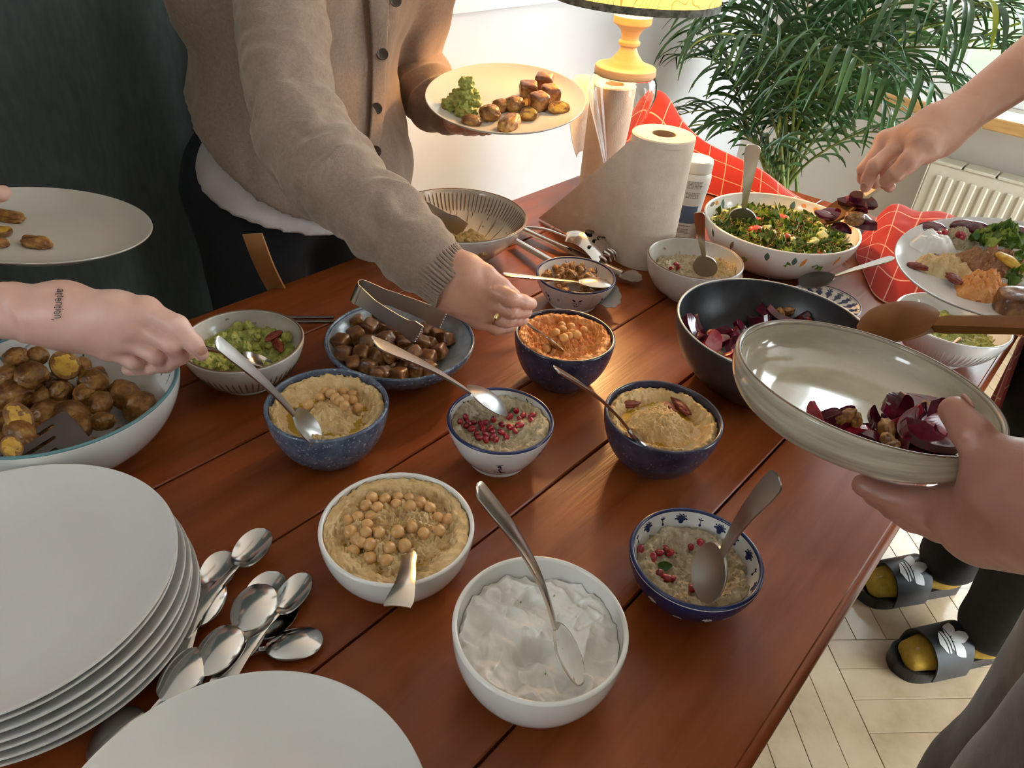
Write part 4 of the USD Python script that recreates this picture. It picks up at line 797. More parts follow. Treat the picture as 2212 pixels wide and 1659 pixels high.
# on the plate held by the person in the cardigan
cc = lambda x, y: (880 + x / 3.814, y / 3.814)
def on(c, R, xy, h): return on_plate(c, R, *xy, h)
PCP = [(525, 1000, 80, 58, 'small round potato nearest the mash on the held plate', 0), (680, 930, 82, 76, 'round potato right of the mash on the held plate', 0), (770, 870, 80, 60, 'potato half hidden behind the others on the held plate', 0), (880, 855, 90, 74, 'wrinkled potato at the centre of the held plate', 0), (985, 845, 60, 44, 'small yellow potato half beside the tofu on the plate', 1), (840, 1015, 145, 66, 'long potato at the front of the held plate', 0), (1000, 940, 75, 60, 'cut potato right of the long one on the plate', 1), (1248, 890, 98, 60, 'speckled half potato alone on the right of the held plate', 1)]
for k, (x, y, a, b2, lab, hf) in enumerate(PCP):
    s_ = 1.24 / 1606 / 3.814; h = b2 * s_ * .8; put_potato(on(PC, RC, cc(x, y), .006 + h * .75), a * s_, b2 * s_ * 1.1, h, 160 + k, lab, None, RC @ rotz(.9 + .2 * k) if not hf else frame(RC[:, 2] + [.25, -.35, 0], (.7, .6, 0)), hf)
for k, (x, y, lab) in enumerate(((1128, 672, 'tofu cube at the back of the held plate'), (998, 738, 'tofu cube on the left of the group on the held plate'), (1180, 770, 'tofu cube on the right of the group on the held plate'), (1085, 835, 'tofu cube in front of the group on the held plate'))):
    single('tofu_cube', xf(cube(20 + k, .0155), RC @ rotz(.55 + .25 * k), on(PC, RC, cc(x, y), .019)), 'tofu', lab, 'tofu', smooth=40)
mc = on(PC, RC, cc(465, 900), .008)
mash = [blob(mc + RC @ np.array([x, y, z]), np.array([.020, .018, .016]) * s_, .5, 2.0, 180 + k, 4, oct=5) for k, (x, y, z, s_) in enumerate(((0, 0, .008, 1.1), (-.016, -.012, .004, .9), (.016, -.012, .004, .9), (.004, .008, .022, .9), (-.004, .012, .038, .7), (-.014, .006, .014, .8), (.012, .006, .016, .8)))]
single('avocado_mash', cat_(mash), 'avocado_mash', 'heap of green avocado mash on the held plate', 'food', smooth=True)
# on the plate at the left edge
for k, (x, y, a, b2, lab, hf) in enumerate(((60, 420, 270, 90, 'long brown potato at the edge of the left plate', 0), (30, 620, 120, 95, 'yellow potato half at the edge of the left plate', 1), (500, 780, 190, 95, 'lone brown potato in the middle of the left plate', 0), (10, 790, 90, 70, 'small potato at the lower edge of the left plate', 0))):
    s_ = .97 / 1606 / 6.32; h = b2 * s_ * .9; put_potato(on(PL, RL, (x / 6.32, 400 + y / 6.32), .006 + h * .7), a * s_, b2 * s_ * 1.3, h, 200 + k, lab, None, RL @ rotz(.75), hf)
# fried cauliflower
for k, (px, py, r) in enumerate(((1026, 540, .026), (1001, 548, .024), (992, 533, .018), (1062, 545, .017), (975, 556, .024), (1040, 556, .022), (950, 548, .022), (1010, 562, .02))):
    b = BOWLS['nug']; w = P(px, py, TZ + (.062, .058, .060, .058, .056, .064, .054, .050)[k]); l = w - b.c; rm = float(b.rin(l[2])) - r * .85; q = np.hypot(l[0], l[1]); l[:2] *= min(1, rm / max(q, 1e-6)); v = blob(b.c + l, np.array([1, .9, .8]) * r, .42, 2.4, 220 + k, 4, rand_rot(g), oct=5)
    single('cauliflower_floret', v, 'cauliflower', 'browned fried cauliflower floret in the tall ribbed bowl', 'cauliflower', 'cauliflower florets in the ribbed bowl', smooth=True)
# beetroot salads: slices, walnuts, seeds
def beet_slice(r=.020, th=.008, arc=np.pi, seed=0):
    a = np.linspace(0, arc, 14); p = sg.Polygon(np.c_[np.cos(a), np.sin(a) * .8] * r).buffer(-.0015).buffer(.0015)
    m = solid_poly(p, lambda u, v, h: np.stack([u, v - .4 * r, h - th / 2 + 2.2 * (u ** 2) / r * .12], -1), th, .006); return m
def beet_wedge(seed, r=.016): v = np.array(ico(3).vertices); v = v * [1, .55, .5]; v[:, 2] = np.where(v[:, 2] > 0, v[:, 2] * .25, v[:, 2]); v[:, 1] *= 1 - .4 * v[:, 0] ** 2; v = v * (1 + .1 * (meshkit.fbm(v * 2 + seed, 2, seed)[:, None] - .5)); return trimesh.Trimesh(v * r, ico(3).faces, process=False)
slc = [beet_slice(.0165 + .003 * (k % 3), .0065 + .002 * (k % 2), (np.pi, 2.4, 3.6)[k % 3], k) for k in range(6)]; wdg = [beet_wedge(k) for k in range(5)]
def beets(bw, items, lab, grp, seed, zfun, labn=None, grpn=None, labp=None, grpp=None):
    g = np.random.default_rng(seed)
    for k, (kind, px, py, up, s_) in enumerate(items):
        n = bw.R[:, 2]; o = bw.c + n * zfun; d = ray(px, py); w = EYE + d * ((o + n * up - EYE) @ n / (d @ n))
        if kind == 's': single('beetroot_slice', xf(slc[k % 6], frame(n + g.normal(size=3) * .75, g.normal(size=3)) * s_, w), 'beet' if k % 5 else 'beet_bright', lab, 'beetroot', grp, smooth=30)
        elif kind == 'w': single('beetroot_wedge', xf(wdg[k % 5], frame(n + g.normal(size=3) * .5, g.normal(size=3)) * s_, w), 'beet', lab.replace('slice', 'wedge'), 'beetroot', grp.replace('slices', 'wedges'), smooth=True)
        elif kind == 'n': single('walnut', xf(wns[k % 7], rand_rot(g) * s_ * .8, w), 'walnut', labn, 'walnut', grpn, smooth=True)
        else: single('pomegranate_seed', xf(seedm[k % 4], rand_rot(g) * s_, w), 'pomegranate', labp, 'pomegranate seed', grpp, smooth=True)
c4 = lambda x, y: (1440 + x / 2.44, 560 + y / 2.44)
it = []
for x, y, s_ in ((745 + 40, 830, 1), (830, 850, 1.1), (880, 870, 1.1), (960, 860, 1), (1010, 880, 1.1), (1040, 930, 1.1), (1100, 850, .9), (1090, 960, 1.1), (1270, 765, 1.5), (1240, 800, 1.3), (1220, 860, 1.3), (1290, 850, 1.3), (1340, 870, 1.4), (1280, 930, 1.5), (1360, 920, 1.4), (1420, 980, 1.6), (1330, 1000, 1.5), (1270, 1000, 1.4), (1440, 1030, 1.3), (1230, 960, 1.2), (1390, 900, 1.2), (1180, 870, 1.1), (1160, 940, 1.1), (1450, 900, 1.2)): it.append(('s', *c4(x, y), .010 + .014 * (x > 1200 and y < 950), s_ * .75))
for x, y in ((1240, 880), (1310, 960), (1400, 1000), (990, 900), (1350, 890)): it.append(('w', *c4(x, y), .012, 1.1))
for x, y, s_ in ((950, 830, 1.2), (1160, 900, 1.4), (1170, 960, 1.2), (1350, 810, 1.7), (1205, 830, 1.0), (1440, 880, 1.1), (1000, 850, 1.0), (1180, 1000, 1.1)): it.append(('n', *c4(x, y), .020, s_))
beets(BOWLS['held'], it, 'glossy dark beetroot slice in the held sand-coloured bowl', 'beetroot slices in the held bowl', 21, .012, 'walnut among the beetroot in the held bowl', 'walnuts in the held bowl', '', '')
it = []
for x, y, s_ in ((120, 345, 1.2), (170, 370, 1.4), (150, 400, 1.5), (180, 425, 1.5), (200, 460, 1.5), (230, 485, 1.4), (290, 385, 1.3), (310, 430, 1.3), (340, 470, 1.4), (350, 410, 1.3), (330, 500, 1.2), (260, 430, 1.2), (520, 275, 2.4), (500, 330, 2.0), (690, 310, 1.3), (880, 330, 1.6), (780, 320, 1.2), (600, 330, 1.4), (400, 380, 1.5), (420, 440, 1.4)): it.append(('s', *c4(x, y), .004 + .012 * (x < 400), s_ * .8))
for x, y, s_ in ((600, 285, 1.5), (640, 275, 1.5), (680, 265, 1.3), (770, 290, 1.4), (800, 300, 1.3), (740, 275, 1.2), (980, 360, 1.4), (230, 400, 1.2), (260, 480, 1.3), (280, 510, 1.2), (240, 530, 1.2), (260, 550, 1.1), (320, 540, 1.1)): it.append(('n', *c4(x, y), .012, s_))
for x, y in ((305, 575), (325, 550), (330, 570), (300, 560), (750, 325), (270, 590), (318, 590)): it.append(('p', *c4(x, y), .014, 1.1))
beets(BOWLS['black'], it, 'glossy beetroot slice in the big black bowl', 'beetroot slices in the black bowl', 22, .054, 'walnut among the beetroot in the black bowl', 'walnuts in the black bowl', 'red pomegranate seed in the black bowl', 'pomegranate seeds in the black bowl')
# kale salad
b = BOWLS['salad']; sf = lambda x, y, rho: .052 + .016 * (1 - rho ** 2) + .014 * fb(x, y, 30, 31) + .012 * fb(x, y, 90, 32)
F['salad'] = Fill(b, sf, 70, 200); single('kale_salad', F['salad'].mesh, 'kale', 'mound of chopped kale filling the big painted salad bowl', 'salad', kind='stuff', smooth=True)
g = np.random.default_rng(41); grains = []; tiny = ico(1)
for k in range(2600):
    cl = g.integers(26); a0 = cl * 2.399; r0_ = .118 * math.sqrt((cl + .5) / 26); x, y = r0_ * math.cos(a0) + g.normal() * .014, r0_ * math.sin(a0) + g.normal() * .014
    if math.hypot(x, y) > .126: continue
    z = float(F['salad'].z(x, y)[0]) + g.uniform(0, .010); grains.append((x, y, z))
gv = np.array(grains); V = (np.array(tiny.vertices)[None] * g.uniform(.0009, .0015, (len(gv), 1, 1)) + gv[:, None]).reshape(-1, 3); Fc = (np.array(tiny.faces)[None] + (np.arange(len(gv)) * len(tiny.vertices))[:, None, None]).reshape(-1, 3)
single('quinoa', trimesh.Trimesh(b.w(V), Fc, process=False), 'quinoa', 'red quinoa grains scattered through the kale salad', 'quinoa', kind='stuff', smooth=True)
for k in range(150):
    a = k * 2.399; r = .124 * math.sqrt((k + .5) / 150); x, y = r * math.cos(a) + g.normal() * .004, r * math.sin(a) + g.normal() * .004; w = b.w((x, y, float(F['salad'].z(x, y)[0]) + .004)); kind = k % 4
    if kind < 2: leaf_at('kale_leaf', w, g.uniform(.024, .040), g.uniform(.018, .028), 'curly kale leaf piece in the big painted salad bowl', 'kale', 'kale leaves in the salad', 'kale', 300 + k, .6, .55)
    elif kind == 2: leaf_at('kale_leaf', w, g.uniform(.022, .034), g.uniform(.016, .026), 'pale green frilly kale piece in the salad bowl', 'kale', 'pale kale pieces in the salad', 'kale_light', 300 + k, .6, .65)
    elif k % 8 == 3: leaf_at('spinach_leaf', w, g.uniform(.018, .026), g.uniform(.014, .019), 'smooth dark spinach leaf in the salad bowl', 'leaf', 'smooth leaves in the salad', 'spinach', 300 + k, .5, .06)
    else: single('cucumber_piece', blob(w, np.array([.009, .007, .005]) * g.uniform(.8, 1.2), .2, 2, 300 + k, 3, rand_rot(g), 4), 'cucumber', 'pale cucumber piece in the kale salad', 'cucumber', 'cucumber pieces in the salad', smooth=40)
for k, (px, py, r, lab) in enumerate(((1689, 472, .014, 'red tomato half at the middle of the kale salad'), (1634, 497, .015, 'red tomato half below the spoon in the kale salad'), (1636, 475, .009, 'small tomato piece behind the spoon in the salad'), (1697, 510, .009, 'small tomato piece at the front of the salad'), (1775, 545, .008, 'tomato piece at the front rim of the salad'))):
    single('cherry_tomato', blob(F['salad'].at(px, py, .006), (r, r * .75, r * .6), .1, 1.5, 400 + k, 3, rotz(.5)), 'cherry_tomato', lab, 'tomato', smooth=True)
# beans in the flowered saucer
g = np.random.default_rng(43)
for k in range(16):
    a, r = g.uniform(0, 2 * np.pi), .036 * math.sqrt(g.uniform(0, 1)); single('bean', blob(sc.w((r * math.cos(a), r * math.sin(a), .011)), (.0075, .005, .0045), .12, 1, 420 + k, 2, rotz(g.uniform(0, 6))), 'bean', 'dark red bean in the small flowered dish', 'bean', 'beans in the flowered dish', smooth=True)
# the crowded plate at the right edge
cr = lambda x, y: (1900 + x / 5.926, 440 + y / 5.926)
def pr_(x, y, h): return on_plate(PR, RR, *cr(x, y), h)
single('yoghurt_dollop', heap(pr_(650, 590, .006), .036, .022, .022, RR @ rotz(.6), 51, 45, .8), 'yoghurt', 'white yoghurt dollop on the crowded plate', 'food', smooth=True)
single('hummus_dollop', heap(pr_(800, 850, .006), .040, .021, .020, RR @ rotz(.5), 52, 70, .8, fine=.006), 'hummus', 'beige hummus dollop in front of the yoghurt on the plate', 'food', smooth=True)
single('hummus_dollop', heap(pr_(1290, 1120, .006), .032, .026, .022, RR @ rotz(.5), 53, 80, .8, fine=.006), 'hummus_orange', 'orange hummus dollop at the front of the crowded plate', 'food', smooth=True)
single('aubergine_dollop', heap(pr_(960, 520, .006), .036, .018, .018, RR @ rotz(.2), 54, 80, .7, fine=.006), 'aubergine_dip', 'grey aubergine dip behind the yoghurt on the plate', 'food', smooth=True)
single('quinoa_heap', heap(pr_(1450, 800, .006), .045, .030, .020, RR @ rotz(.5), 55, 120, .8, fine=.006), 'quinoa', 'dark quinoa heap in the middle of the crowded plate', 'food', smooth=True)
single('kale_heap', heap(pr_(1560, 480, .006), .040, .020, .020, RR @ rotz(.3), 56, 120, .9, fine=.008), 'kale', 'dark green kale heap at the back of the crowded plate', 'food', smooth=True)
for k, (x, y) in enumerate(((1420, 380), (1500, 340), (1560, 370), (1590, 420), (1450, 430), (1640, 520), (1420, 490), (1250, 470), (1780, 700), (1830, 850), (1700, 950))): leaf_at('kale_leaf', pr_(x, y, .022), .024, .018, 'frilly kale piece on the crowded plate at the right', 'kale', 'kale on the crowded plate', 'kale' if k % 3 else 'kale_light', 500 + k, .6, .6)
for k, (x, y, lab) in enumerate(((665, 335, 'dark beetroot slice nearest the left of the crowded plate'), (1080, 310, 'dark beetroot slice half hidden at the back of the plate'), (1220, 325, 'brownish beetroot slice beside another at the plate\'s back'), (1720, 380, 'dark beetroot slice at the right of the crowded plate'))):
    single('beetroot_slice', blob(pr_(x, y, .014), (.018, .012, .010), .12, 1.2, 520 + k, 3, RR @ rotz(.4)), 'beet', lab, 'beetroot', smooth=True)
for k, (x, y) in enumerate(((700, 400), (760, 390), (840, 360), (1010, 400), (1060, 410))): single('pomegranate_seed', xf(seedm[k % 4], rand_rot(g), pr_(x, y, .022)), 'pomegranate', 'pomegranate seed on the crowded plate', 'pomegranate seed', 'pomegranate seeds on the crowded plate', smooth=True)
for k, (x, y, lab) in enumerate(((500, 800, 'dried tomato at the left of the hummus on the plate'), (700, 700, 'dried tomato on top of the hummus on the plate'), (960, 960, 'dried tomato in front of the hummus on the plate'))): single('dried_tomato', blob(pr_(x, y, .014), (.013, .007, .004), .35, 2.2, 540 + k, 3, rotz(.5 + k)), 'dried_tomato', lab, 'dried tomato', smooth=True)
single('pepper_strip', blob(pr_(1640, 720, .026), (.020, .006, .005), .2, 1.5, 551, 3, RR @ rotz(-.6)), 'potato_cut', 'yellow roasted pepper strip on the quinoa', 'pepper', smooth=True)
single('tofu_cube', xf(cube(30, .017), RR @ rotz(.5), pr_(1720, 1270, .018)), 'tofu', 'tofu cube at the front of the crowded plate', 'tofu', smooth=40)
# ------------------------------------------------------------------ spoons, tongs and servers
def interp(t, pts): p = np.array(pts, float); return np.interp(t, p[:, 0], p[:, 1])
def smooth_interp(t, pts):
    from scipy.interpolate import PchipInterpolator
    p = np.array(pts, float); return PchipInterpolator(p[:, 0], p[:, 1])(t)
def spoon(L=.20, wb=.042, lb=.31, depth=.008, wn=.007, wh=.020, arch=.012, th=.0016, end=.0, fiddle=0., lip=0.):
    """spoon along +x: bowl tip at 0, handle end at L; returns (bowl mesh, handle mesh)"""
    t = np.r_[np.linspace(0, lb, 34), np.linspace(lb, lb + .09, 12)[1:], np.linspace(lb + .09, .94, 24)[1:], 1 - .06 * (1 - np.sin(np.linspace(0, np.pi / 2, 9)))[1:]]
    u = np.clip(t / lb, 0, 1)
    wbw = wb / 2 * np.sqrt(np.clip(1 - (2 * np.clip(u, 0, 1) ** .9 - 1) ** 2, 0, 1)); 
    wh_ = np.interp(t, [0, lb * .9, lb + .05, lb + .12, .9, 1], [0, wn / 2 * .8, wn / 2, wn / 2, wh / 2, wh / 2 * .96])
    tip = np.sqrt(np.clip(1 - np.clip((t - (1 - wh * .32 / L)) / (wh * .32 / L), 0, 1) ** 2, .0, 1)); wh_ = wh_ * np.maximum(tip, .05)
    w = np.maximum(np.maximum(np.where(u < 1, wbw, 0), np.where(u > .75, wh_, 0)), .0006)
    v = np.linspace(-1, 1, 11); dz = -depth * np.clip(1 - (2 * u - 1) ** 2, 0, 1) * (u < 1)
    zc = arch * np.sin(np.pi * np.clip((t - lb * .85) / (1 - lb * .85), 0, 1)) + (np.clip(t - lb, 0, 1) / (1 - lb)) * .010
    ridge = (t > lb) * .0006
    Z = zc[:, None] + dz[:, None] * (1 - v[None] ** 2) + ridge[:, None] * (1 - v[None] ** 2)
    Pg = np.stack([np.repeat((t * L)[:, None], 11, 1), w[:, None] * v[None], Z], -1)
    k = int(np.argmin(np.abs(t - (lb + .012)))); thv = th * np.interp(t, [0, lb * .8, lb + .05, 1], [.7, .9, 1.9, 1.25])
    return sheet(Pg[:k + 1], np.repeat(thv[:k + 1, None], 11, 1)), sheet(Pg[k:], np.repeat(thv[k:, None], 11, 1))
def place(ms, A, B, up=(0, 0, 1), L=None):
    x = unit(np.asarray(B) - A); R = frame(np.asarray(up, float) - x * (np.asarray(up, float) @ x), x); return [xf(m, R, A) for m in ms]
def put_spoon(label, A, B, up=(0, 0, 1), m='steel', cat='spoon', name='serving_spoon', group=None, mb=None, **kw):
    L = float(np.linalg.norm(np.asarray(B) - A)); bo, ha = place(spoon(L=L, **kw), A, B, up); t = thing(name, label, cat, np.asarray(A), group)
    part(t, 'bowl', bo, mb or m, 60); part(t, 'handle', ha, m, 60); return t
cE = lambda x, y: (1160 + x / 2.861, 780 + y / 2.861)
# spoons standing in the bowls (A: bowl tip, B: end of the handle)
A = F['yog'].at(1262, 1462, -.003); sy = put_spoon('silver spoon with a coated bowl standing in the tzatziki', A, stick(A, 1001, 1058, .222), (.55, .35, .8), 'silver_old', wb=.038, lb=.30, depth=.006, wn=.0065, wh=.017, arch=.010)
Ly = stick(A, 1001, 1058, .222); bo = place(spoon(L=.222, wb=.038, lb=.30, depth=.006, wn=.0065, wh=.017, arch=.010, th=.0016), A, Ly, (.55, .35, .8))[0]; v_, f_, n_ = meshkit.arrays(bo, True)
part(sy, 'yoghurt_coating', trimesh.Trimesh(v_ + n_ * (.0012 + .0030 * (meshkit.fbm(v_ * 120, 3, 4) - .3).clip(0)[:, None]), f_, process=False), 'yoghurt', True, label='yoghurt clinging to the spoon bowl')
A = F['rbaba'].at(1520, 1275, -.002); put_spoon('broad steel serving spoon in the blue flowered bowl', P(1500, 1272, TZ + .034), stick(P(1500, 1272, TZ + .034), 1706, 1030, .185), (-.2, -.6, 1), 'steel_brushed', wb=.052, lb=.36, depth=.010, wn=.010, wh=.021, arch=.006)
A = P(695, 945, TZ + .062); put_spoon('steel spoon held over the blue hummus bowl by the left hand', A, stick(A, 443, 742, .205), (.35, -.25, 1), 'steel_brushed', wb=.036, lb=.29, depth=.007, wn=.007, wh=.015, arch=.004)
A = P(1088, 880, TZ + .058); put_spoon('large steel serving spoon lying across to the crane-motif bowl', A, stick(A, 792, 755, .235), (.1, -.2, 1), 'steel_brushed', wb=.050, lb=.30, depth=-.010, wn=.008, wh=.024, arch=.004)
A = F['tom'].at(1412, 966, -.004); put_spoon('steel spoon leaning to the left out of the golden hummus', A, stick(A, 1183, 812, .205), ROT[:, 0] * .6 + ROT[:, 1] * .9 + ROT[:, 2] * .35, 'steel', wb=.034, lb=.28, depth=.006, wn=.006, wh=.015, arch=.006)
A = F['orange'].at(1222, 762, -.006); put_spoon('spoon held by the ringed hand in the orange hummus', A, D(1068, 622, .962), ROT[:, 0] * .75 + ROT[:, 1] * .6, 'silver_old', wb=.030, lb=.27, depth=.006, wn=.0055, wh=.014, arch=-.010)
A = P(1318, 612, TZ + .054); put_spoon('long bronze-toned spoon lying across the walnut bowl', A, P(1085, 606, TZ + .075), (-.2, -.3, 1), 'silver_old', wb=.034, lb=.30, depth=-.006, wn=.006, wh=.013, arch=.0)
A = P(1525, 598, TZ + .047); put_spoon('ornate old silver spoon standing in the grey-beige bowl', A, stick(A, 1512, 448, .155), (.2, -.8, .4), 'silver_old', wb=.040, lb=.33, depth=.007, wn=.007, wh=.016, arch=.004)
A = P(1600, 497, TZ + .046); put_spoon('tall steel serving spoon with a hanging hole in the salad', A, stick(A, 1631, 304, .20), (.25, -.9, .25), 'steel_pale', wb=.052, lb=.27, depth=.008, wn=.010, wh=.026, arch=.002)
hole_c = stick(A, 1633, 322, .213)
A = P(1725, 612, TZ + .032); put_spoon('dark metal serving spoon over the small flowered dish', A, P(1930, 568, TZ + .085), (-.1, -.1, 1), 'steel_brushed', mb='steel_dark', wb=.052, lb=.38, depth=.008, wn=.009, wh=.017, arch=.0)
tt = np.linspace(0, 1, 18); pq = spline([P(885, 1180, TZ + .052), P(880, 1235, TZ + .062), P(868, 1285, TZ + .066), P(858, 1312, TZ + .063)], 18); sd_ = unit(np.cross(pq[-1] - pq[0], [0, 0, 1])); ww = np.interp(tt, [0, .35, .7, .95, 1], [.008, .0065, .0085, .0125, .0115]); vv = np.linspace(-1, 1, 9)
single('serving_spoon', sheet(pq[:, None] + sd_ * (ww[:, None] * vv)[..., None] + np.array([0, 0, 1]) * (.0015 * (1 - vv ** 2))[None, :, None], .0026), 'silver_old', 'flared spoon handle sticking out of the front hummus bowl', 'spoon', smooth=50)
A = P(585, 780, TZ + .046); put_spoon('steel spoon dipping into the avocado mash from the left hand', A, D(388, 760, .845), (.1, .3, 1), 'steel', wb=.042, lb=.34, depth=.010, wn=.007, wh=.012, arch=.002)
A = P(2040, 752, TZ + .042); put_spoon('white-reflecting spoon lying in the right fluted bowl', A, P(2075, 742, TZ + .05), (0, 0, 1), 'steel', wb=.02, lb=.5, depth=.004, wn=.006, wh=.008, arch=.0)
# wooden spoon across the black bowl
A = D(1862, 690, .80); Bw = D(2290, 722, .66); bo, ha = place(spoon(L=float(np.linalg.norm(Bw - A)), wb=.066, lb=.42, depth=-.012, wn=.015, wh=.019, arch=.0, th=.006), A, Bw, (.1, -.35, 1))
t = thing('wooden_spoon', 'dark wooden spoon reaching from the right over the black bowl', 'spoon', A); part(t, 'bowl', bo, 'spoon_wood', 60); part(t, 'handle', ha, 'spoon_wood', 60)
# wooden spatula in the hand at the top right, loaded with beetroot
A = D(1772, 478, 1.20); Bw = D(1945, 372, 1.13); bo, ha = place(spoon(L=float(np.linalg.norm(Bw - A)) * 1.25, wb=.040, lb=.42, depth=.004, wn=.020, wh=.018, arch=.0, th=.004), A, A + (Bw - A) * 1.25, (.0, -.4, 1))
t = thing('wooden_spatula', 'pale wooden salad server in the hand at the top right', 'spatula', A); part(t, 'blade', bo, 'spoon_wood', 60); part(t, 'handle', ha, 'spatula_wood', 60)
g = np.random.default_rng(61)
for k, (px, py, d, s_, z_) in enumerate(((1800, 462, 1.185, 1.5, 0), (1835, 445, 1.175, 1.7, 0), (1850, 470, 1.18, 1.3, 0), (1815, 490, 1.19, 1.2, 0), (1870, 470, 1.17, 1.0, 0), (1860, 430, 1.16, 1.2, 0), (1782, 462, 1.175, 1.2, 1), (1860, 488, 1.17, 1.4, 0))):
    single('beetroot_slice', xf(slc[k % 6] if k % 2 else wdg[k % 5], frame(ROT[:, 2] + [0, 0, .6] + g.normal(size=3) * .5, (1, .3, 0)) * s_ * .9, D(px, py, d)), 'beet', 'dark beetroot piece carried on the wooden server', 'beetroot', 'beetroot on the wooden server', smooth=30)
single('walnut', xf(wns[2], rand_rot(g) * 1.7, D(1845, 472, 1.16)), 'walnut', 'walnut carried on the wooden server at the top right', 'walnut', smooth=True)
# tongs: two arms and a bend
def tong_arm(p0, p1, w, up, th=.0012, bend=.0, teeth=0, flare=1.0, n=28):
    p0, p1 = np.asarray(p0, float), np.asarray(p1, float); x = unit(p1 - p0); up = unit(np.asarray(up) - x * (np.asarray(up) @ x)); s_ = np.cross(x, up); L = np.linalg.norm(p1 - p0); t = np.linspace(0, 1, n)
    c_ = p0 + x * (t * L)[:, None] + s_ * (bend * np.sin(np.pi * t))[:, None]; ww = w / 2 * np.interp(t, [0, .25, .8, .86, 1], [1, .75, .85, flare, flare * .9])
    kink = np.interp(t, [0, .8, 1], [0, 0, 1]) ** 1.2; v = np.linspace(-1, 1, 9); Pg = c_[:, None] + up * (ww[:, None] * v)[..., None] + s_ * (kink[:, None] * .010 * np.sign(bend or 1))[..., None] * 0
    m = [sheet(Pg, th)]
    if teeth:
        for q in np.linspace(-.9, .9, teeth): m.append(blob(p1 + up * (w / 2 * flare * .9 * q), (.0013,) * 3, 0, 1, 0, 1))
    return m
def tongs(label, base, tip1, tip2, w, up, m='steel_brushed', gap=.020, **kw):
    t = thing('tongs', label, 'tongs', base); base = np.asarray(base, float); ax = unit((np.asarray(tip1) + tip2) / 2 - base); side = unit(np.asarray(tip1, float) - tip2); side = unit(side - ax * (side @ ax)); up_ = np.cross(ax, side)
    b1, b2 = base + side * gap / 2, base - side * gap / 2
    for k, (b_, p) in enumerate(((b1, tip1), (b2, tip2))): part(t, 'arm', cat_(tong_arm(b_, p, w, up, bend=.004 * (1 - 2 * k), **kw)), m, 40)
    q = np.linspace(0, np.pi, 17); arc = base + side * (gap / 2 * np.cos(q))[:, None] - ax * (gap / 2 * np.sin(q))[:, None]; u = np.asarray(up, float); u = unit(u - ax * (u @ ax)); v = np.linspace(-1, 1, 5)
    part(t, 'bend', sheet(arc[:, None] + u * (w / 2 * v)[None, :, None], .0013), m, 40); return t
tongs('grey steel tongs with toothed tips resting in the tofu bowl', P(778, 632, TZ + .105), P(905, 722, TZ + .066), P(958, 690, TZ + .062), .030, (0, 0, 1), 'steel_brushed', .016, teeth=7, flare=1.15)
tongs('steel tongs with toothed tips in the tall ribbed bowl', D(800, 395, 1.22), P(968, 522, TZ + .062), P(1002, 498, TZ + .066), .030, (0, 0, 1), 'steel_brushed', .016, teeth=7, flare=1.15)
# long kitchen tongs lying on the table, scalloped ends
t = thing('tongs', 'long steel kitchen tongs with scalloped grey tips lying behind the walnut bowl', 'tongs', P(1130, 500, TZ))
a1, a2 = P(1118, 492, TZ + .014), P(1345, 592, TZ + .010); b1, b2 = P(1112, 520, TZ + .014), P(1300, 628, TZ + .034)
for k, (p, q) in enumerate(((a1, a2), (b1, b2))):
    x = unit(q - p); s_ = unit(np.cross([0, 0, 1], x)); tt = np.linspace(0, 1, 20); v = np.linspace(-1, 1, 7)
    Pg = (p + (q - p) * tt[:, None])[:, None] + s_ * (.009 * v)[None, :, None] + np.array([0, 0, 1]) * (.006 * (1 - v ** 2))[None, :, None]; part(t, 'arm', sheet(Pg, .0012), 'steel', 40)
    a = np.linspace(-np.pi / 2, np.pi / 2, 40); rr = .021 * (1 + .09 * np.abs(np.sin(a * 6))); pts = np.r_[[[0, -.010]], np.c_[.034 * np.cos(a) * rr / .024 + .006, rr * np.sin(a)], [[0, .010]]]
    R = frame((0, 0, 1) if k == 0 else unit(np.array([.25, -.45, .8])), x); part(t, 'scalloped_tip', solid_poly(sg.Polygon(pts), lambda u, v_, h: (np.stack([u, v_, h + 6 * v_ ** 2], -1)) @ R.T + q, .0014, .005), 'steel_brushed' if k == 0 else 'steel_dark', 30)
part(t, 'hinge', tube([P(1106, 500, TZ + .004), P(1106, 500, TZ + .022)], .011, 16), 'black_plastic', 40)
# slotted pasta server behind them
t = thing('pasta_server', 'steel spaghetti server with round hole and prongs in front of the paper roll', 'kitchen tool', P(1270, 525, TZ))
p, q = P(1130, 492, TZ + .012), P(1225, 512, TZ + .030); part(t, 'handle', tube(spline([p, (p + q) / 2 + [0, 0, .006], q], 20), np.linspace(.0055, .0035, 20), 10, flat=.6), 'steel', True)
x = unit(P(1315, 545, TZ) - P(1220, 512, TZ)); s_ = unit(np.cross([0, 0, 1], x)); U = np.linspace(0, .085, 30); V = np.linspace(-1, 1, 17); wd = smooth_interp(U / .085, [(0, .008), (.15, .026), (.4, .034), (1, .034)])
zz = .030 * np.sin(np.pi * np.clip(U / .085 * .75 + .18, 0, 1)) - .006; Pg = (q + (x - [0, 0, .04]) * U[:, None])[:, None] + s_ * (wd[:, None] * V)[..., None] + np.array([0, 0, 1]) * (zz[:, None] - .014 * V ** 2 - .012 * (U / .085)[:, None] * 0)[..., None]
part(t, 'head', sheet(Pg, .0013), 'steel', 60)
for k in range(6):
    v = -1 + 2 * k / 5; p0 = q + x * .083 + s_ * (.032 * v) + [0, 0, zz[-1] - .014 * v * v]; part(t, 'prong', tube(spline([p0, p0 + x * .010 - [0, 0, .003], p0 + x * .016 - [0, 0, .014]], 8), np.linspace(.0035, .0022, 8), 8), 'steel', True)
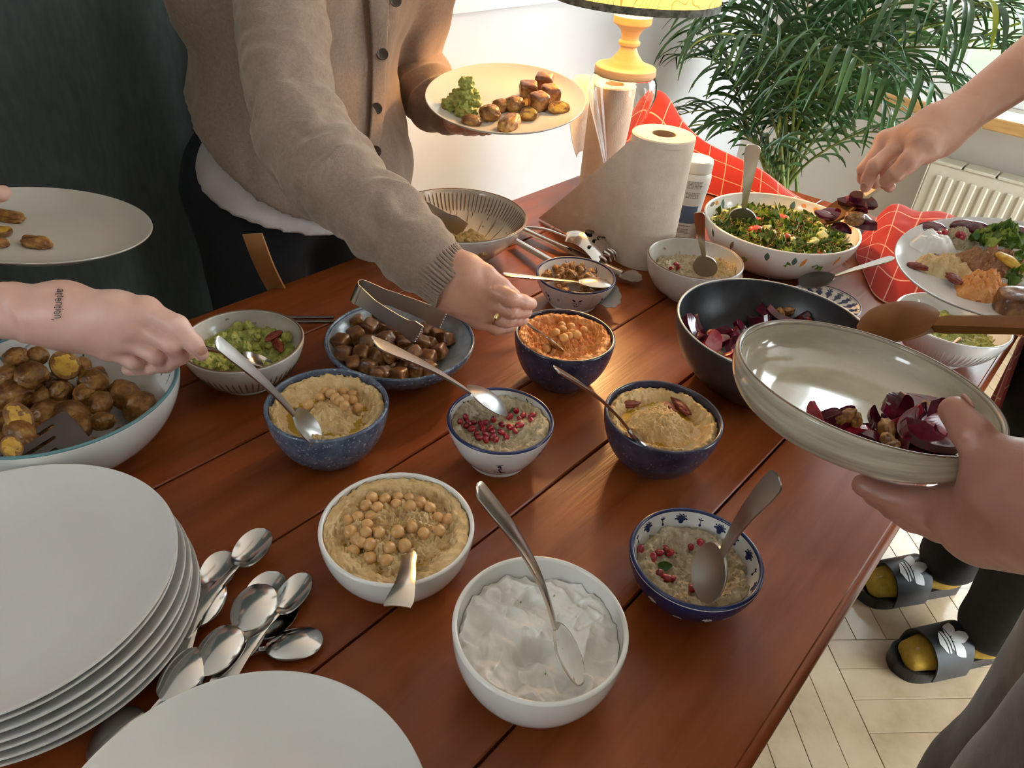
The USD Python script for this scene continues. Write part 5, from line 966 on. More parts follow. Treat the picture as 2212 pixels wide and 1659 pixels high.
hc = q + x * .045 + [0, 0, zz[15] + .0012]; part(t, 'hole', xf(lathe([(0, -.0004), (.0085, -.0004), (.0085, .0004), (0, .0004)], 32), frame((0, 0, 1), x), hc), 'black_plastic', 30)
for k in range(4): v = -.75 + .5 * k; part(t, 'slot', xf(lathe([(0, -.0004), (.0035, -.0004), (.0035, .0004), (0, .0004)], 20), frame((0, 0, 1), x), q + x * .062 + s_ * (.034 * v) + [0, 0, zz[21] - .014 * v * v + .0012]), 'black_plastic', 30)
# pair of thin chopstick-like handles beside the tofu bowl
for k in range(2):
    single('fork', tube([P(615, 686 + 9 * k, TZ + .004), P(722, 686 + 9 * k, TZ + .006 + .003 * k)], .0028, 10), 'steel_dark', ['upper', 'lower'][k] + ' thin dark steel fork handle lying between the two left bowls', 'cutlery', smooth=True)
# slotted turner in the potato bowl
t = thing('slotted_turner', 'dark slotted turner in front of the roast potatoes', 'kitchen tool', P(60, 970, TZ + .07)); p, q = P(175, 925, TZ + .070), P(-60, 1010, TZ + .078); x = unit(q - p); R = frame((.1, -.25, 1), x)
pl = sg.box(0, -.036, .16, .036).buffer(-.006).buffer(.006)
for k in range(4): pl = pl.difference(sg.LineString([(.02 + .006 * k, -.024 + .016 * k), (.15, -.024 + .016 * k)]).buffer(.0026))
part(t, 'blade', solid_poly(pl, lambda u, v, h: np.stack([u, v, h + 0 * u], -1) @ R.T + p, .0018, .008), 'steel_dark', False)
# the pile of spoons by the plate stack
SP = [  # bowl tip, handle end, height, bowl width, upside down, label
    ((572, 1142), (395, 1390), .020, .036, 0, 'teaspoon highest up the table, pointing away from the pile'), ((486, 1190), (425, 1360), .012, .036, 0, 'spoon beside the plate stack, its bowl up'), ((470, 1255), (400, 1420), .016, .032, 1, 'short spoon half under the plate stack'),
    ((600, 1235), (430, 1480), .014, .038, 0, 'spoon lying just under the big upturned spoon'), ((575, 1262), (470, 1470), .030, .042, 1, 'big upturned spoon on top of the pile'), ((662, 1238), (500, 1475), .016, .030, 0, 'spoon pointing up right with a narrow bowl'),
    ((630, 1290), (515, 1440), .008, .036, 0, 'dark-reflecting spoon at the bottom right of the pile'), ((698, 1380), (545, 1410), .008, .036, 1, 'spoon lying crosswise at the right of the pile'), ((508, 1352), (395, 1530), .028, .038, 1, 'upturned spoon with a window glint in the pile'),
    ((440, 1402), (305, 1580), .026, .038, 1, 'upturned spoon lowest in the pile near the plates'), ((300, 1528), (180, 1680), .012, .036, 1, 'spoon between the two plate stacks, half hidden'), ((560, 1330), (455, 1530), .012, .030, 1, 'spoon whose handle shows between two others in the pile')]
for k, (a, b_, h_, wb, inv, lab) in enumerate(SP):
    A = P(*a, TZ + h_); Bp = P(*b_, TZ + max(h_ * .6, .006)); Bp = A + unit(Bp - A) * float(np.clip(np.linalg.norm(Bp - A), .135, .19)); Bp[2] = TZ + max(h_ * .55, .005)
    put_spoon(lab, A, Bp, (0, 0, -1 if inv else 1), 'steel', name='spoon', wb=wb * .94, lb=.37, depth=.006, wn=.006, wh=.015, arch=-.004 if inv else .006, th=.0014)
# ------------------------------------------------------------------ lamp, paper rolls, bottle, cloth, chair, palm
LX, LY = -.808, 1.285
lp = thing('table_lamp', 'lit table lamp with glass jar base and leaf-patterned shade', 'lamp', (LX, LY, TZ)); lc = np.array([LX, LY, TZ])
jar_o = [(.045, 0), (.047, .004), (.045, .010), (.024, .028), (.0135, .060), (.0135, .085), (.026, .125), (.045, .175), (.060, .215), (.0665, .242), (.065, .258), (.057, .274)]
ts = np.linspace(0, 1, 44); from scipy.interpolate import PchipInterpolator as _P
jr = _P(np.linspace(0, 1, len(jar_o)), [p[0] for p in jar_o])(ts); jz = _P(np.linspace(0, 1, len(jar_o)), [p[1] for p in jar_o])(ts)
part(lp, 'glass_jar', xf(lathe([(0, 0)] + list(zip(jr, jz)) + [(r - .0025, z) for r, z in zip(jr[::-1], np.maximum(jz[::-1], .004))] + [(0, .004)], 96), t=lc), 'lamp_glass', True)
part(lp, 'rod', tube([lc + [0, 0, .006], lc + [0, 0, .274]], .0042, 16), 'steel', True)
part(lp, 'wooden_lid', xf(lathe([(0, .272), (.056, .272), (.0585, .275), (.0585, .286), (.056, .289), (.044, .2915), (.030, .299), (.020, .311), (.0155, .320), (.0155, .323), (.020, .326), (.0205, .331), (.0165, .335), (.016, .341), (.020, .351), (.028, .358), (.0335, .361), (.0355, .364), (.0355, .375), (.032, .378), (0, .378)], 80), t=lc), 'lamp_wood', 40)
part(lp, 'lamp_socket', xf(lathe([(0, .378), (.014, .378), (.014, .42), (0, .42)], 24), t=lc), 'black_plastic', 40)
SHR, SHH = .152, .24; SH0 = .36
aa = np.linspace(0, 2 * np.pi, 90)
for _ in range(30):
    q_ = np.stack([LX + SHR * np.cos(aa), LY + SHR * np.sin(aa), np.full(90, TZ + SH0)], -1); c_ = (q_ - EYE) @ ROT; low = (829.5 - FPX * c_[:, 1] / -c_[:, 2]).max(); SH0 += (low - 38) * .0006
n_ = {'tc': ('texture_coordinate', {}), 'a': ('noise_texture', {'scale': 26.0, 'detail': 1.0, 'distortion': 1.5}), 'w': ('wave_texture', {'wave_type': 'bands', 'scale': 16.0, 'distortion': 9.0, 'detail': 1.0, 'detail_scale': 1.3}),
      'r': ('rgb_ramp', {'ramp': [(.40, (.60, .44, .22)), (.46, (.20, .17, .06)), (.57, (.20, .17, .06)), (.63, (.60, .44, .22))]}), 'd': ('diffuse_bsdf', {}), 't': ('translucent_bsdf', {}), 'm': ('mix_closure', {'fac': .22})}
MAT['shade'] = usdkit.material(stage, '/World/Looks/shade', n_, [('tc.object', 'w.vector'), ('w.fac', 'r.fac'), ('r.color', 'd.color'), ('r.color', 't.color'), ('d.BSDF', 'm.closure1'), ('t.BSDF', 'm.closure2')], surface='m.closure')
noisy('shade_band', [(.4, (.05, .055, .04)), (.6, (.16, .16, .13))], 70, .8)
part(lp, 'shade', xf(lathe([(SHR - .0008, SH0), (SHR, SH0), (SHR * .94, SH0 + SHH), (SHR * .94 - .0008, SH0 + SHH)], 128), t=lc), 'shade', 30)
part(lp, 'shade_band', xf(lathe([(SHR - .0014, SH0 - .001), (SHR + .0008, SH0 - .001), (SHR + .0006, SH0 + .011), (SHR - .0014, SH0 + .011)], 128), t=lc), 'shade_band', 30, label='dark patterned trim along the bottom of the shade')
for k in range(3):
    a = k * 2.1; part(lp, 'shade_spoke', tube([lc + [0, 0, .415], lc + [math.cos(a) * SHR * .985, math.sin(a) * SHR * .985, SH0 + .04]], .0018, 8), 'steel_dark', True)
bulb = UsdLux.SphereLight.Define(stage, lp + '/bulb'); bulb.CreateRadiusAttr(.03); bulb.CreateIntensityAttr(215.0); bulb.CreateColorAttr(Gf.Vec3f(1.0, .58, .22)); bulb.AddTranslateOp().Set(Gf.Vec3d(0, 0, .455))
# paper rolls
def paper_roll(label, c, r, h, fl=None, rc=.021):
    t = thing('paper_towel_roll', label, 'paper roll', c); a = np.linspace(0, 2 * np.pi, 90, endpoint=False)
    prof = [(rc, .001), (r - .002, 0), (r, .002), (r, h - .002), (r - .002, h), (r * .8, h + .0006), (rc + .002, h), (rc, h - .001)]
    pr = np.array(prof + [prof[0]]); m = lathe(pr, 96); part(t, 'roll', xf(m, t=c), 'paper_towel', 30)
    part(t, 'core', xf(lathe([(rc - .0012, .001), (rc, .001), (rc, h - .0008), (rc - .0012, h - .0008), (rc - .0012, .001)], 48), t=c), 'cardboard', 30)
    if fl is not None: part(t, 'loose_sheet', fl, 'paper_towel', True, label='loose end of the paper spreading away from the roll')
    return t
r1c = np.array([-.627, 1.149, TZ]); R1, H1 = .0545, .232
# the loose sheet: leaves the roll on the left and slants down to a corner on the table
tip = P(1163, 472, TZ + .002); u = np.linspace(0, 1, 36); v = np.linspace(0, 1, 22)
e1 = unit(np.array([tip[0] - r1c[0], tip[1] - r1c[1], 0])); side = np.array([-e1[1], e1[0], 0]); ca = math.atan2(*( (EYE - r1c)[[1, 0]])); 
Pg = np.zeros((36, 22, 3)); Lq = np.linalg.norm((tip - r1c)[:2])
for i, uu in enumerate(u):
    for j, vv in enumerate(v):
        # around the front of the roll first, then straight out to the table corner; the top edge falls from the roll's top to the table
        if uu < .5:
            a = ca - 1.15 + 1.9 * (.5 - uu) / .5; rr = R1 + .003; x, y = rr * math.cos(a), rr * math.sin(a); ztop = H1 - .012
            zz = ztop * (1 - vv) + .001
        else:
            a = ca - 1.15; s_ = (uu - .5) / .5; x0, y0 = (R1 + .003) * math.cos(a), (R1 + .003) * math.sin(a); x = x0 + s_ * (tip[0] - r1c[0] - x0); y = y0 + s_ * (tip[1] - r1c[1] - y0); bow = .002 * math.sin(math.pi * s_) * (1 - vv); x += bow * (EYE - r1c)[0]; y += bow * (EYE - r1c)[1]
            ztop = (H1 - .012) * (1 - s_) ** 1.02; zz = ztop * (1 - vv) + .001 + .002 * s_
        Pg[i, j] = r1c + [x, y, zz]
Pg += .0016 * (meshkit.fbm(Pg * 30, 3, 5)[..., None] - .5) * np.array([1, -1, 0])
paper_roll('front kitchen paper roll with its loose end fanned out to the left', r1c, R1, H1, sheet(Pg, .0008))
r2c = np.array([-.884, 1.372, TZ]); uu, vv = np.meshgrid(np.linspace(0, 1, 20), np.linspace(0, 1, 20), indexing='ij'); right = ROT[:, 0] * [1, 1, 0]; right /= np.linalg.norm(right); back = -ROT[:, 2] * [1, 1, 0]; back /= np.linalg.norm(back)
Pg2 = r2c + right * (-.034 - .052 * np.sin(uu * np.pi * .5) * (1 - .55 * vv ** 3))[..., None] + back * (.03 + .05 * (1 - uu))[..., None] + np.array([0, 0, 1]) * (.224 - .165 * vv + .006 * np.sin(uu * 3))[..., None]
paper_roll('second kitchen paper roll standing behind the glass lamp base', r2c, .047, .228, sheet(Pg2, .0007))
# white bottle behind the front roll
bc = np.array([-.607, 1.252, TZ])
bt = thing('squeeze_bottle', 'white flip-top bottle with printed label behind the paper roll', 'bottle', bc)
bp = [(0, 0), (.026, 0), (.029, .003), (.030, .02), (.0285, .05), (.0275, .075), (.029, .10), (.032, .125), (.033, .140), (.031, .150), (.0305, .152)]
tq = np.linspace(0, 1, 40); b_r = _P(np.linspace(0, 1, len(bp)), [p[0] for p in bp])(tq); b_z = _P(np.linspace(0, 1, len(bp)), [p[1] for p in bp])(tq)
part(bt, 'body', xf(lathe(list(zip(b_r, b_z)) + [(0, .152)], 72), t=bc), 'bottle_white', 40); part(bt, 'cap', xf(lathe([(0, .1525), (.030, .1525), (.0315, .155), (.0315, .170), (.0295, .1735), (0, .1735)], 72), t=bc), 'china_cream', 40)
fa = cam_angle(bc)
def on_bottle(u, v, h): z = v; r = np.interp(z, b_z, b_r) + .0003 + h; a = fa + u / .03; return np.stack([r * np.cos(a), r * np.sin(a), z], -1) + bc
part(bt, 'label_panel', solid_poly(sg.box(-.016, .058, .024, .092), on_bottle, .0002, .004), 'print_blue', False)
def textlines(x0, x1, z1, n, dz, h):
    out = []
    for i in range(n):
        g_ = np.random.default_rng(i + n); x = x0
        while x < x1 - .001: w_ = g_.uniform(.0012, .0045); out.append(sg.box(x, z1 - i * dz - h, min(x + w_, x1), z1 - i * dz)); x += w_ + .0008
    return shapely.union_all(out)
part(bt, 'label_text', solid_poly(shapely.union_all([textlines(-.006, .019, .140, 6, .0024, .0012), textlines(-.006, .018, .119, 5, .0024, .0012), textlines(-.016, .014, .054, 1, .004, .0022), textlines(-.016, .012, .047, 4, .0024, .0012), textlines(-.016, .014, .031, 2, .004, .0022)]), on_bottle, .0002, .006), 'print_grey', False)
# red checked cloth bunched over the far end of the table
n_ = {'u': ('uvmap', {'attribute': 'st'}), 'sx': ('separate_xyz', {}), 'p': ('principled_bsdf', {'roughness': .9, 'sheen_weight': .2}), 'cm': ('mix', {'color1': (.50, .035, .025), 'color2': (.78, .42, .30)})}
l_ = [('u.UV', 'sx.vector')]
for ax in 'xy':
    n_['f' + ax] = ('math', {'math_type': 'fraction'}); n_['m' + ax] = ('math', {'math_type': 'multiply', 'value2': 22.0}); n_['l' + ax] = ('math', {'math_type': 'less_than', 'value2': .055}); l_ += [(f'sx.{ax}', f'm{ax}.value1'), (f'm{ax}.value', f'f{ax}.value1'), (f'f{ax}.value', f'l{ax}.value1')]
n_['mm'] = ('math', {'math_type': 'maximum'}); l_ += [('lx.value', 'mm.value1'), ('ly.value', 'mm.value2'), ('mm.value', 'cm.fac'), ('cm.color', 'p.base_color')]
n_['tr'] = ('translucent_bsdf', {}); n_['ms'] = ('mix_closure', {'fac': .25}); l_ += [('cm.color', 'tr.color'), ('p.BSDF', 'ms.closure1'), ('tr.BSDF', 'ms.closure2')]
MAT['red_check'] = usdkit.material(stage, '/World/Looks/red_check', n_, l_, surface='ms.closure')
def cloth_prim(path, Pg, uvscale=1.0, th=.0012):
    m = sheet(Pg, th); nu, nv = Pg.shape[:2]
    su = np.r_[0, np.cumsum(np.linalg.norm(np.diff(Pg, axis=0), axis=2).mean(1))]; sv = np.r_[0, np.cumsum(np.linalg.norm(np.diff(Pg, axis=1), axis=2).mean(0))]
    uv = np.stack(np.meshgrid(su, sv, indexing='ij'), -1).reshape(-1, 2); uv = np.vstack([uv, uv]) * uvscale
    v, f, n = meshkit.arrays(m, True); top = '/'.join(path.split('/')[:3]); 
    p = usdkit.mesh(stage, path, (v - LOC[top], f), MAT['red_check'], uv=uv); p.CreateNormalsAttr(Vt.Vec3fArray.FromNumpy(n.astype(np.float32))); p.SetNormalsInterpolation('vertex'); return path
ct = thing('checked_cloth', 'red cloth with pale checks bunched over the far end of the table', 'cloth', (-.6, 1.6, TZ))
# ridge heights along the table's far end, then the front slope down to the table
def ridge_pts(L): return np.array([PY(px, py, y) for px, py, y in L])
top = spline(ridge_pts([(1298, 420, 1.62), (1345, 300, 1.62), (1390, 215, 1.61), (1425, 196, 1.60), (1470, 255, 1.61), (1520, 305, 1.61), (1600, 345, 1.60), (1660, 380, 1.60), (1715, 425, 1.60), (1790, 462, 1.60), (1850, 500, 1.56)]), 90)
top[:, 2] = np.maximum(top[:, 2], TZ + .012)
bot = top.copy(); bot[:, 1] -= .10 + .05 * np.sin(np.linspace(0, 7, 90)); bot[:, 2] = TZ + .004; bot[:, 0] += .035
bck = top.copy(); bck[:, 1] += .075; bck[:, 2] = TZ + .004
prof = []
for s_ in np.linspace(0, 1, 26): prof.append(bot + (top - bot) * np.array([s_, s_, 1 - (1 - s_) ** 1.6])[None])
for s_ in np.linspace(0, 1, 16)[1:]: prof.append(top + (bck - top) * np.array([s_, s_, s_ ** 1.6])[None])
Pc = np.stack(prof, 1); fo = meshkit.fbm(Pc * [9, 9, 5], 4, 8) - .5; hfac = np.clip((Pc[..., 2] - TZ) / .10, .1, 1); Pc = Pc + fo[..., None] * np.array([.035, -.05, .02]) * hfac[..., None]
Pc[..., 2] = np.maximum(Pc[..., 2], TZ + .003); cloth_prim(ct + '/cloth', Pc)
ct2 = thing('checked_cloth', 'red cloth with wavy pale lines beside the crowded plate, hanging off the right edge', 'cloth', (-.2, 1.5, TZ))
top = spline(ridge_pts([(1845, 520, 1.50), (1880, 488, 1.53), (1945, 440, 1.58), (2010, 458, 1.58), (2070, 472, 1.58), (2150, 500, 1.57), (2230, 560, 1.55)]), 70); top[:, 2] = np.maximum(top[:, 2], TZ + .01)
bot = spline(np.array([P(1850, 560, TZ + .003), P(1872, 605, TZ + .003), P(1915, 655, TZ + .003), P(1990, 670, TZ + .003), P(2080, 690, TZ + .003), P(2150, 710, TZ + .003), P(2215, 730, TZ + .003)]), 70)
prof = [bot + (top - bot) * np.array([s_, s_, 1 - (1 - s_) ** 1.4])[None] for s_ in np.linspace(0, 1, 34)] + [top + (np.array([.0, .10, 0]) * s_ + np.array([0, 0, -1]) * ((top[:, 2:] - TZ - .004) * s_ ** 1.5))[:] for s_ in np.linspace(0, 1, 12)[1:]]
Pc = np.stack(prof, 1); fo = np.sin(Pc[..., 0] * 60 + 14 * Pc[..., 1]) * .006 + (meshkit.fbm(Pc * 14, 3, 3) - .5) * .022; Pc[..., 2] += fo * np.clip((Pc[..., 2] - TZ) / .04, .15, 1); Pc[..., 2] = np.maximum(Pc[..., 2], TZ + .003); cloth_prim(ct2 + '/cloth', Pc)
# corner of that cloth hanging over the right-hand edge
hx = np.linspace(0, 1, 24); hz = np.linspace(0, 1, 26); HX, HZ = np.meshgrid(hx, hz, indexing='ij'); yy = 1.36 + .30 * HX; zl = .215 * (1 - np.abs(HX - .25) * 1.1)
Ph = np.stack([TX1 + .012 + .012 * np.sin(HX * 22) * HZ + .02 * HZ, yy - .06 * HZ, TZ + .006 - HZ * zl], -1); cloth_prim(ct2 + '/hanging_corner', Ph)
# ------------------------------------------------------------------ people
def skinmat(name, a, b, c):
    n = {'tc': ('texture_coordinate', {}), 'n': ('noise_texture', {'scale': 14.0, 'detail': 5.0}), 'r': ('rgb_ramp', {'ramp': [(.3, a), (.5, b), (.72, c)]}), 'n2': ('noise_texture', {'scale': 420.0, 'detail': 2.0}), 'bp': ('bump', {'strength': .12, 'distance': .001})}
    mat(name, rough=.42, nodes=n, links=[('tc.object', 'n.vector'), ('n.fac', 'r.fac'), ('r.color', 'p.base_color'), ('tc.object', 'n2.vector'), ('n2.fac', 'bp.height'), ('bp.normal', 'p.normal')], subsurface_weight=.12, subsurface_scale=.004, subsurface_radius=(1, .35, .2))
skinmat('skin_a', (.44, .20, .13), (.52, .26, .175), (.58, .31, .22)); skinmat('skin_b', (.60, .33, .26), (.70, .42, .34), (.76, .49, .40)); skinmat('skin_c', (.50, .25, .17), (.58, .32, .225), (.64, .37, .27)); skinmat('skin_d', (.30, .13, .088), (.37, .168, .115), (.43, .21, .148))
mat('nail', (.50, .26, .19), .3)
n_ = {'tc': ('texture_coordinate', {}), 'n': ('noise_texture', {'scale': 190.0, 'detail': 6.0, 'roughness': .7}), 'r': ('rgb_ramp', {'ramp': [(.3, (.215, .148, .108)), (.55, (.27, .188, .138)), (.8, (.33, .238, .176))]}), 'n2': ('noise_texture', {'scale': 700.0, 'detail': 3.0}), 'bp': ('bump', {'strength': .5, 'distance': .002})}
mat('knit', rough=.95, nodes=n_, links=[('tc.object', 'n.vector'), ('n.fac', 'r.fac'), ('r.color', 'p.base_color'), ('tc.object', 'n2.vector'), ('n2.fac', 'bp.height'), ('bp.normal', 'p.normal')], sheen_weight=.5, sheen_tint=(.9, .8, .65), sheen_roughness=.4)
noisy('shirt_white', [(.3, (.56, .50, .47)), (.7, (.66, .60, .57))], 20, .9); noisy('denim', [(.3, (.006, .008, .014)), (.7, (.014, .018, .030))], 300, .9, bump=(900, .3, .001))
noisy('black_cloth', [(.3, (.010, .009, .009)), (.7, (.020, .018, .017))], 80, .9); noisy('grey_cloth', [(.3, (.050, .044, .036)), (.7, (.085, .075, .062))], 60, .92, bump=(600, .3, .001), sheen_weight=.2)
mat('button', (.045, .028, .018), .3); mat('hair', (.06, .035, .02), .5); mat('eye_white', (.8, .8, .78), .2); mat('lip', (.45, .16, .13), .4); noisy('sock', [(.3, (.36, .21, .02)), (.7, (.52, .33, .04))], 60, .95, bump=(600, .4, .001)); mat('slide_rubber', (.018, .020, .022), .35); mat('logo_white', (.72, .72, .70), .4); mat('ink', (.03, .04, .06), .6); mat('leather_tan', (.36, .16, .05), .45)
BODY = {}
def lerp(a, b, t): return np.asarray(a) + (np.asarray(b) - np.asarray(a)) * t
def torso_prims(J, g=0., k=.05):
    fx = unit(J['face']); out = []; pl, ch = J['pelvis'], J['chest']; sd = unit(J['shL'] - J['shR'])
    out += [cone(pl + sd * .075, ch + sd * .085, .105 + g, .100 + g, k), cone(pl - sd * .075, ch - sd * .085, .105 + g, .100 + g, k), cone(ch + sd * .05, J['neck'] - [0, 0, .05], .10 + g, .06 + g, k), cone(ch - sd * .05, J['neck'] - [0, 0, .05], .10 + g, .06 + g, k)]
    for s in ('shL', 'shR'): out.append(cone(ch + [0, 0, .06], J[s], .08 + g, .052 + g, k))
    return out
def leg_prims(J, g=0., k=.04, low=1.0):
    out = []
    for s in 'LR': out += [cone(lerp(J['pelvis'], J['hip' + s], .9), J['knee' + s], .088 + g, .056 + g, k), cone(J['knee' + s], lerp(J['knee' + s], J['ank' + s], low), .054 + g, .036 + g + (.012 if g else 0), k)]
    return out
def arm_prims(J, s, g=0., upto=1.0, k=.02):
    out = [cone(J['sh' + s], J['el' + s], .050 + g, .041 + g, k)]
    if upto > 0: out.append(cone(J['el' + s], lerp(J['el' + s], J['wr' + s], upto), .040 + g, .040 + (.027 - .040) * upto + g, k))
    return out
def head_prims(J):
    h, fx, = J['head'], unit(J['face']); up = unit(J['head'] - J['neck']); sd = unit(np.cross(up, fx)); R = np.stack([fx, sd, up], 1)
    return [cone(J['neck'] - up * .03, h - up * .05, .052, .050, .03), ell(h + up * .02, (.092, .075, .105), R, .02), ell(h + fx * .035 - up * .055, (.052, .052, .055), R, .03), cone(h + fx * .092 + up * .012, h + fx * .112 - up * .022, .008, .013, .012),
            ell(h + sd * .076 - up * .01 - fx * .005, (.018, .010, .030), R, .008), ell(h - sd * .076 - up * .01 - fx * .005, (.018, .010, .030), R, .008), cone(h + fx * .082 + sd * .03 + up * .035, h + fx * .082 - sd * .03 + up * .035, .012, .012, .015)], R
def person(label, J, skin, hands, forearms, top, top_label, legs, hair=True, res=.010, shoes=None, top_prims=None, short=.55, topdisp=None, legdisp=None, legg=.022):
    t = thing('person', label, 'person', (J['pelvis'][0], J['pelvis'][1], 0)); hp, R = head_prims(J)
    coarse = torso_prims(J, -.018) + leg_prims(J, -.008) + hp
    for s in 'LR':
        coarse += [cone(J['sh' + s], J['el' + s], .048, .038, .02), cone(J['el' + s], lerp(J['el' + s], J['wr' + s], .3), .034, .028, .015)]; coarse += [cone(J['ank' + s], J['toe' + s] + [0, 0, .012], .024, .012, .02), cone(J['ank' + s] - [0, 0, .02], J['ank' + s] + unit(J['ank' + s] - J['toe' + s]) * .03 - [0, 0, .03], .024, .02, .02)]
    body = solid(coarse, res, smooth=2); parts_ = [body] + [solid(h, .0022, smooth=2, far=.02, pad=.006) for h in hands]
    BODY[t] = weld(parts_); part(t, 'body', BODY[t], skin, True)
    h = J['head']; fx, sd, up = R.T
    if hair: part(t, 'hair', solid([ell(h + up * .03 - fx * .015, (.100, .086, .112), R, .02), cone(h - fx * .05, h - fx * .06 - up * .13, .07, .04, .03)], .009, cuts=[(h + fx * .055 + up * .02, fx - up * .35)], smooth=1), 'hair', True)
    for s in (1, -1): part(t, 'eye', blob(h + fx * .083 + sd * .031 * s + up * .018, (.006, .012, .0075), 0, 1, 0, 2, R), 'eye_white', True); part(t, 'pupil', blob(h + fx * .0885 + sd * .031 * s + up * .018, (.0025, .0055, .0055), 0, 1, 0, 2, R), 'black_plastic', True)
    part(t, 'mouth', blob(h + fx * .086 - up * .055, (.006, .022, .006), 0, 1, 0, 2, R), 'lip', True)
    return t
def hand_prims(W, W2, fingers, rw, kf=.006, kp=.014, palm_r=.0125):
    """explicit hand: fingers = list of (points, radii), first the thumb; palm built between wrist (W thumb side, W2 little-finger side) and knuckles"""
    out = []; mc = [np.asarray(f[0][0]) for f in fingers[1:]]
    pal = [cone(W, mc[0], rw, fingers[1][1][0] * 1.08, .02), cone(W2, mc[-1], rw * .95, fingers[-1][1][0] * 1.1, .02), cone(lerp(W, W2, .35), mc[1], rw, fingers[2][1][0] * 1.08, .02), cone(lerp(W, W2, .7), mc[2], rw, fingers[3][1][0] * 1.08, .02), cone(lerp(W, W2, .1), fingers[0][0][0], rw, fingers[0][1][0], .025), cone(fingers[0][0][0], lerp(mc[0], W, .35), fingers[0][1][0] * .95, fingers[1][1][0], .02)]
    pal += [cone(mc[i], mc[i + 1], fingers[i + 1][1][0] * .98, fingers[i + 2][1][0] * .98, .008) for i in range(3)]
    out.append(('g', .01, pal))
    out.append(('g', kf, [('g', .0012, chain(p, [x * .93 for x in r], .004)) for p, r in fingers]))
    return out
def hand_generic(wr, d, n, side, curl=.5, s=1.0):
    """relaxed or gripping hand at wrist wr, pointing along d, back of the hand n, thumb on side"""
    d = unit(d); n = unit(np.asarray(n) - d * (d @ n)); x = np.cross(n, d) * side; fs = []
    tb = wr + d * .03 * s + x * .030 * s; fs.append(([tb, tb + (d * .6 + x * .55 - n * .35) * .036 * s, tb + (d * .95 + x * .6 - n * .7) * .062 * s], [.015 * s, .0115 * s, .0095 * s]))
    for i, (off, L) in enumerate(((.026, .078), (.008, .086), (-.010, .080), (-.027, .064))):
        p = [wr + d * (.088 - abs(i - 1.2) * .004) * s + x * off * s]; a = .25 * curl
        for q, l in enumerate((.46, .30, .24)): a_ = a + curl * (.5 + .75 * q); p.append(p[-1] + (d * math.cos(a_) - n * math.sin(a_)) * L * l * s)
        fs.append((p, [.0105 * s, .0092 * s, .0082 * s, .0072 * s]))
    return hand_prims(wr + x * .014 * s, wr - x * .014 * s, fs, .020 * s)
A_ = lambda *p: np.array(p, float)
def nail(t, p, d, n, w=.0055, L=.0085):
    d = unit(d); n = unit(np.asarray(n) - d * (np.asarray(n) @ d)); R = np.stack([d, np.cross(n, d), n], 1); part(t, 'nail', blob(p, (L * .55, w, .0016), 0, 1, 0, 2, R, 2.6), 'nail', True)
toeye = lambda p: unit(EYE - np.asarray(p))
# ---------- person in the cardigan
J = dict(pelvis=A_(-1.20, .78, .84), chest=A_(-1.12, .80, 1.12), neck=A_(-1.05, .82, 1.34), head=A_(-1.0, .82, 1.45), face=A_(1, .1, -.3), shR=D(612, -70, 1.05), shL=A_(-1.04, 1.0, 1.24), elR=D(640, 310, 1.00), elL=D(872, 165, 1.45), wrR=D(985, 605, .945), wrL=D(1000, 240, 1.35),
         hipR=A_(-1.20, .69, .82), hipL=A_(-1.20, .87, .82), kneeR=A_(-1.20, .68, .45), kneeL=A_(-1.18, .88, .45), ankR=A_(-1.22, .67, .09), ankL=A_(-1.2, .89, .09), toeR=A_(-1.07, .66, .02), toeL=A_(-1.05, .90, .02))
W, W2 = D(985, 588, .935), D(975, 640, .955)
thumb = ([D(1008, 588, .925), D(1050, 592, .925), D(1084, 618, .935), D(1110, 638, .945)], [.0165, .0125, .0112, .0095])
index = ([D(1050, 618, .935), D(1103, 645, .922), D(1130, 652, .935), D(1147, 656, .945)], [.0130, .0112, .0098, .0085]); mid = ([D(1052, 645, .945), D(1105, 672, .935), D(1136, 674, .952)], [.0125, .0108, .0090])
ringf = ([D(1044, 668, .955), D(1093, 692, .95), D(1128, 691, .965)], [.0122, .0104, .0088]); pink = ([D(1034, 688, .965), D(1072, 709, .965), D(1104, 707, .975)], [.0112, .0096, .0082])
hR = hand_prims(W, W2, [thumb, index, mid, ringf, pink], .0225) + [cone(lerp(J['elR'], J['wrR'], .15), J['wrR'], .039, .026, .02)]
hL = hand_generic(J['wrL'], A_(.8, -.25, .02), A_(.1, .2, -1), 1, .2) + [cone(lerp(J['elL'], J['wrL'], .15), J['wrL'], .039, .026, .02)]
p1 = person('person in a taupe button cardigan reaching over the table with a plate in hand', J, 'skin_a', [hR, hL], None, None, None, None)
fa1 = unit(A_(1, .1, 0)); sd1 = A_(0, 1, 0)
nz = lambda P_, f, s, st=(1, 1, 1): meshkit.fbm(P_ * np.array(st) * f + s, 3, int(s) % 7) - .5
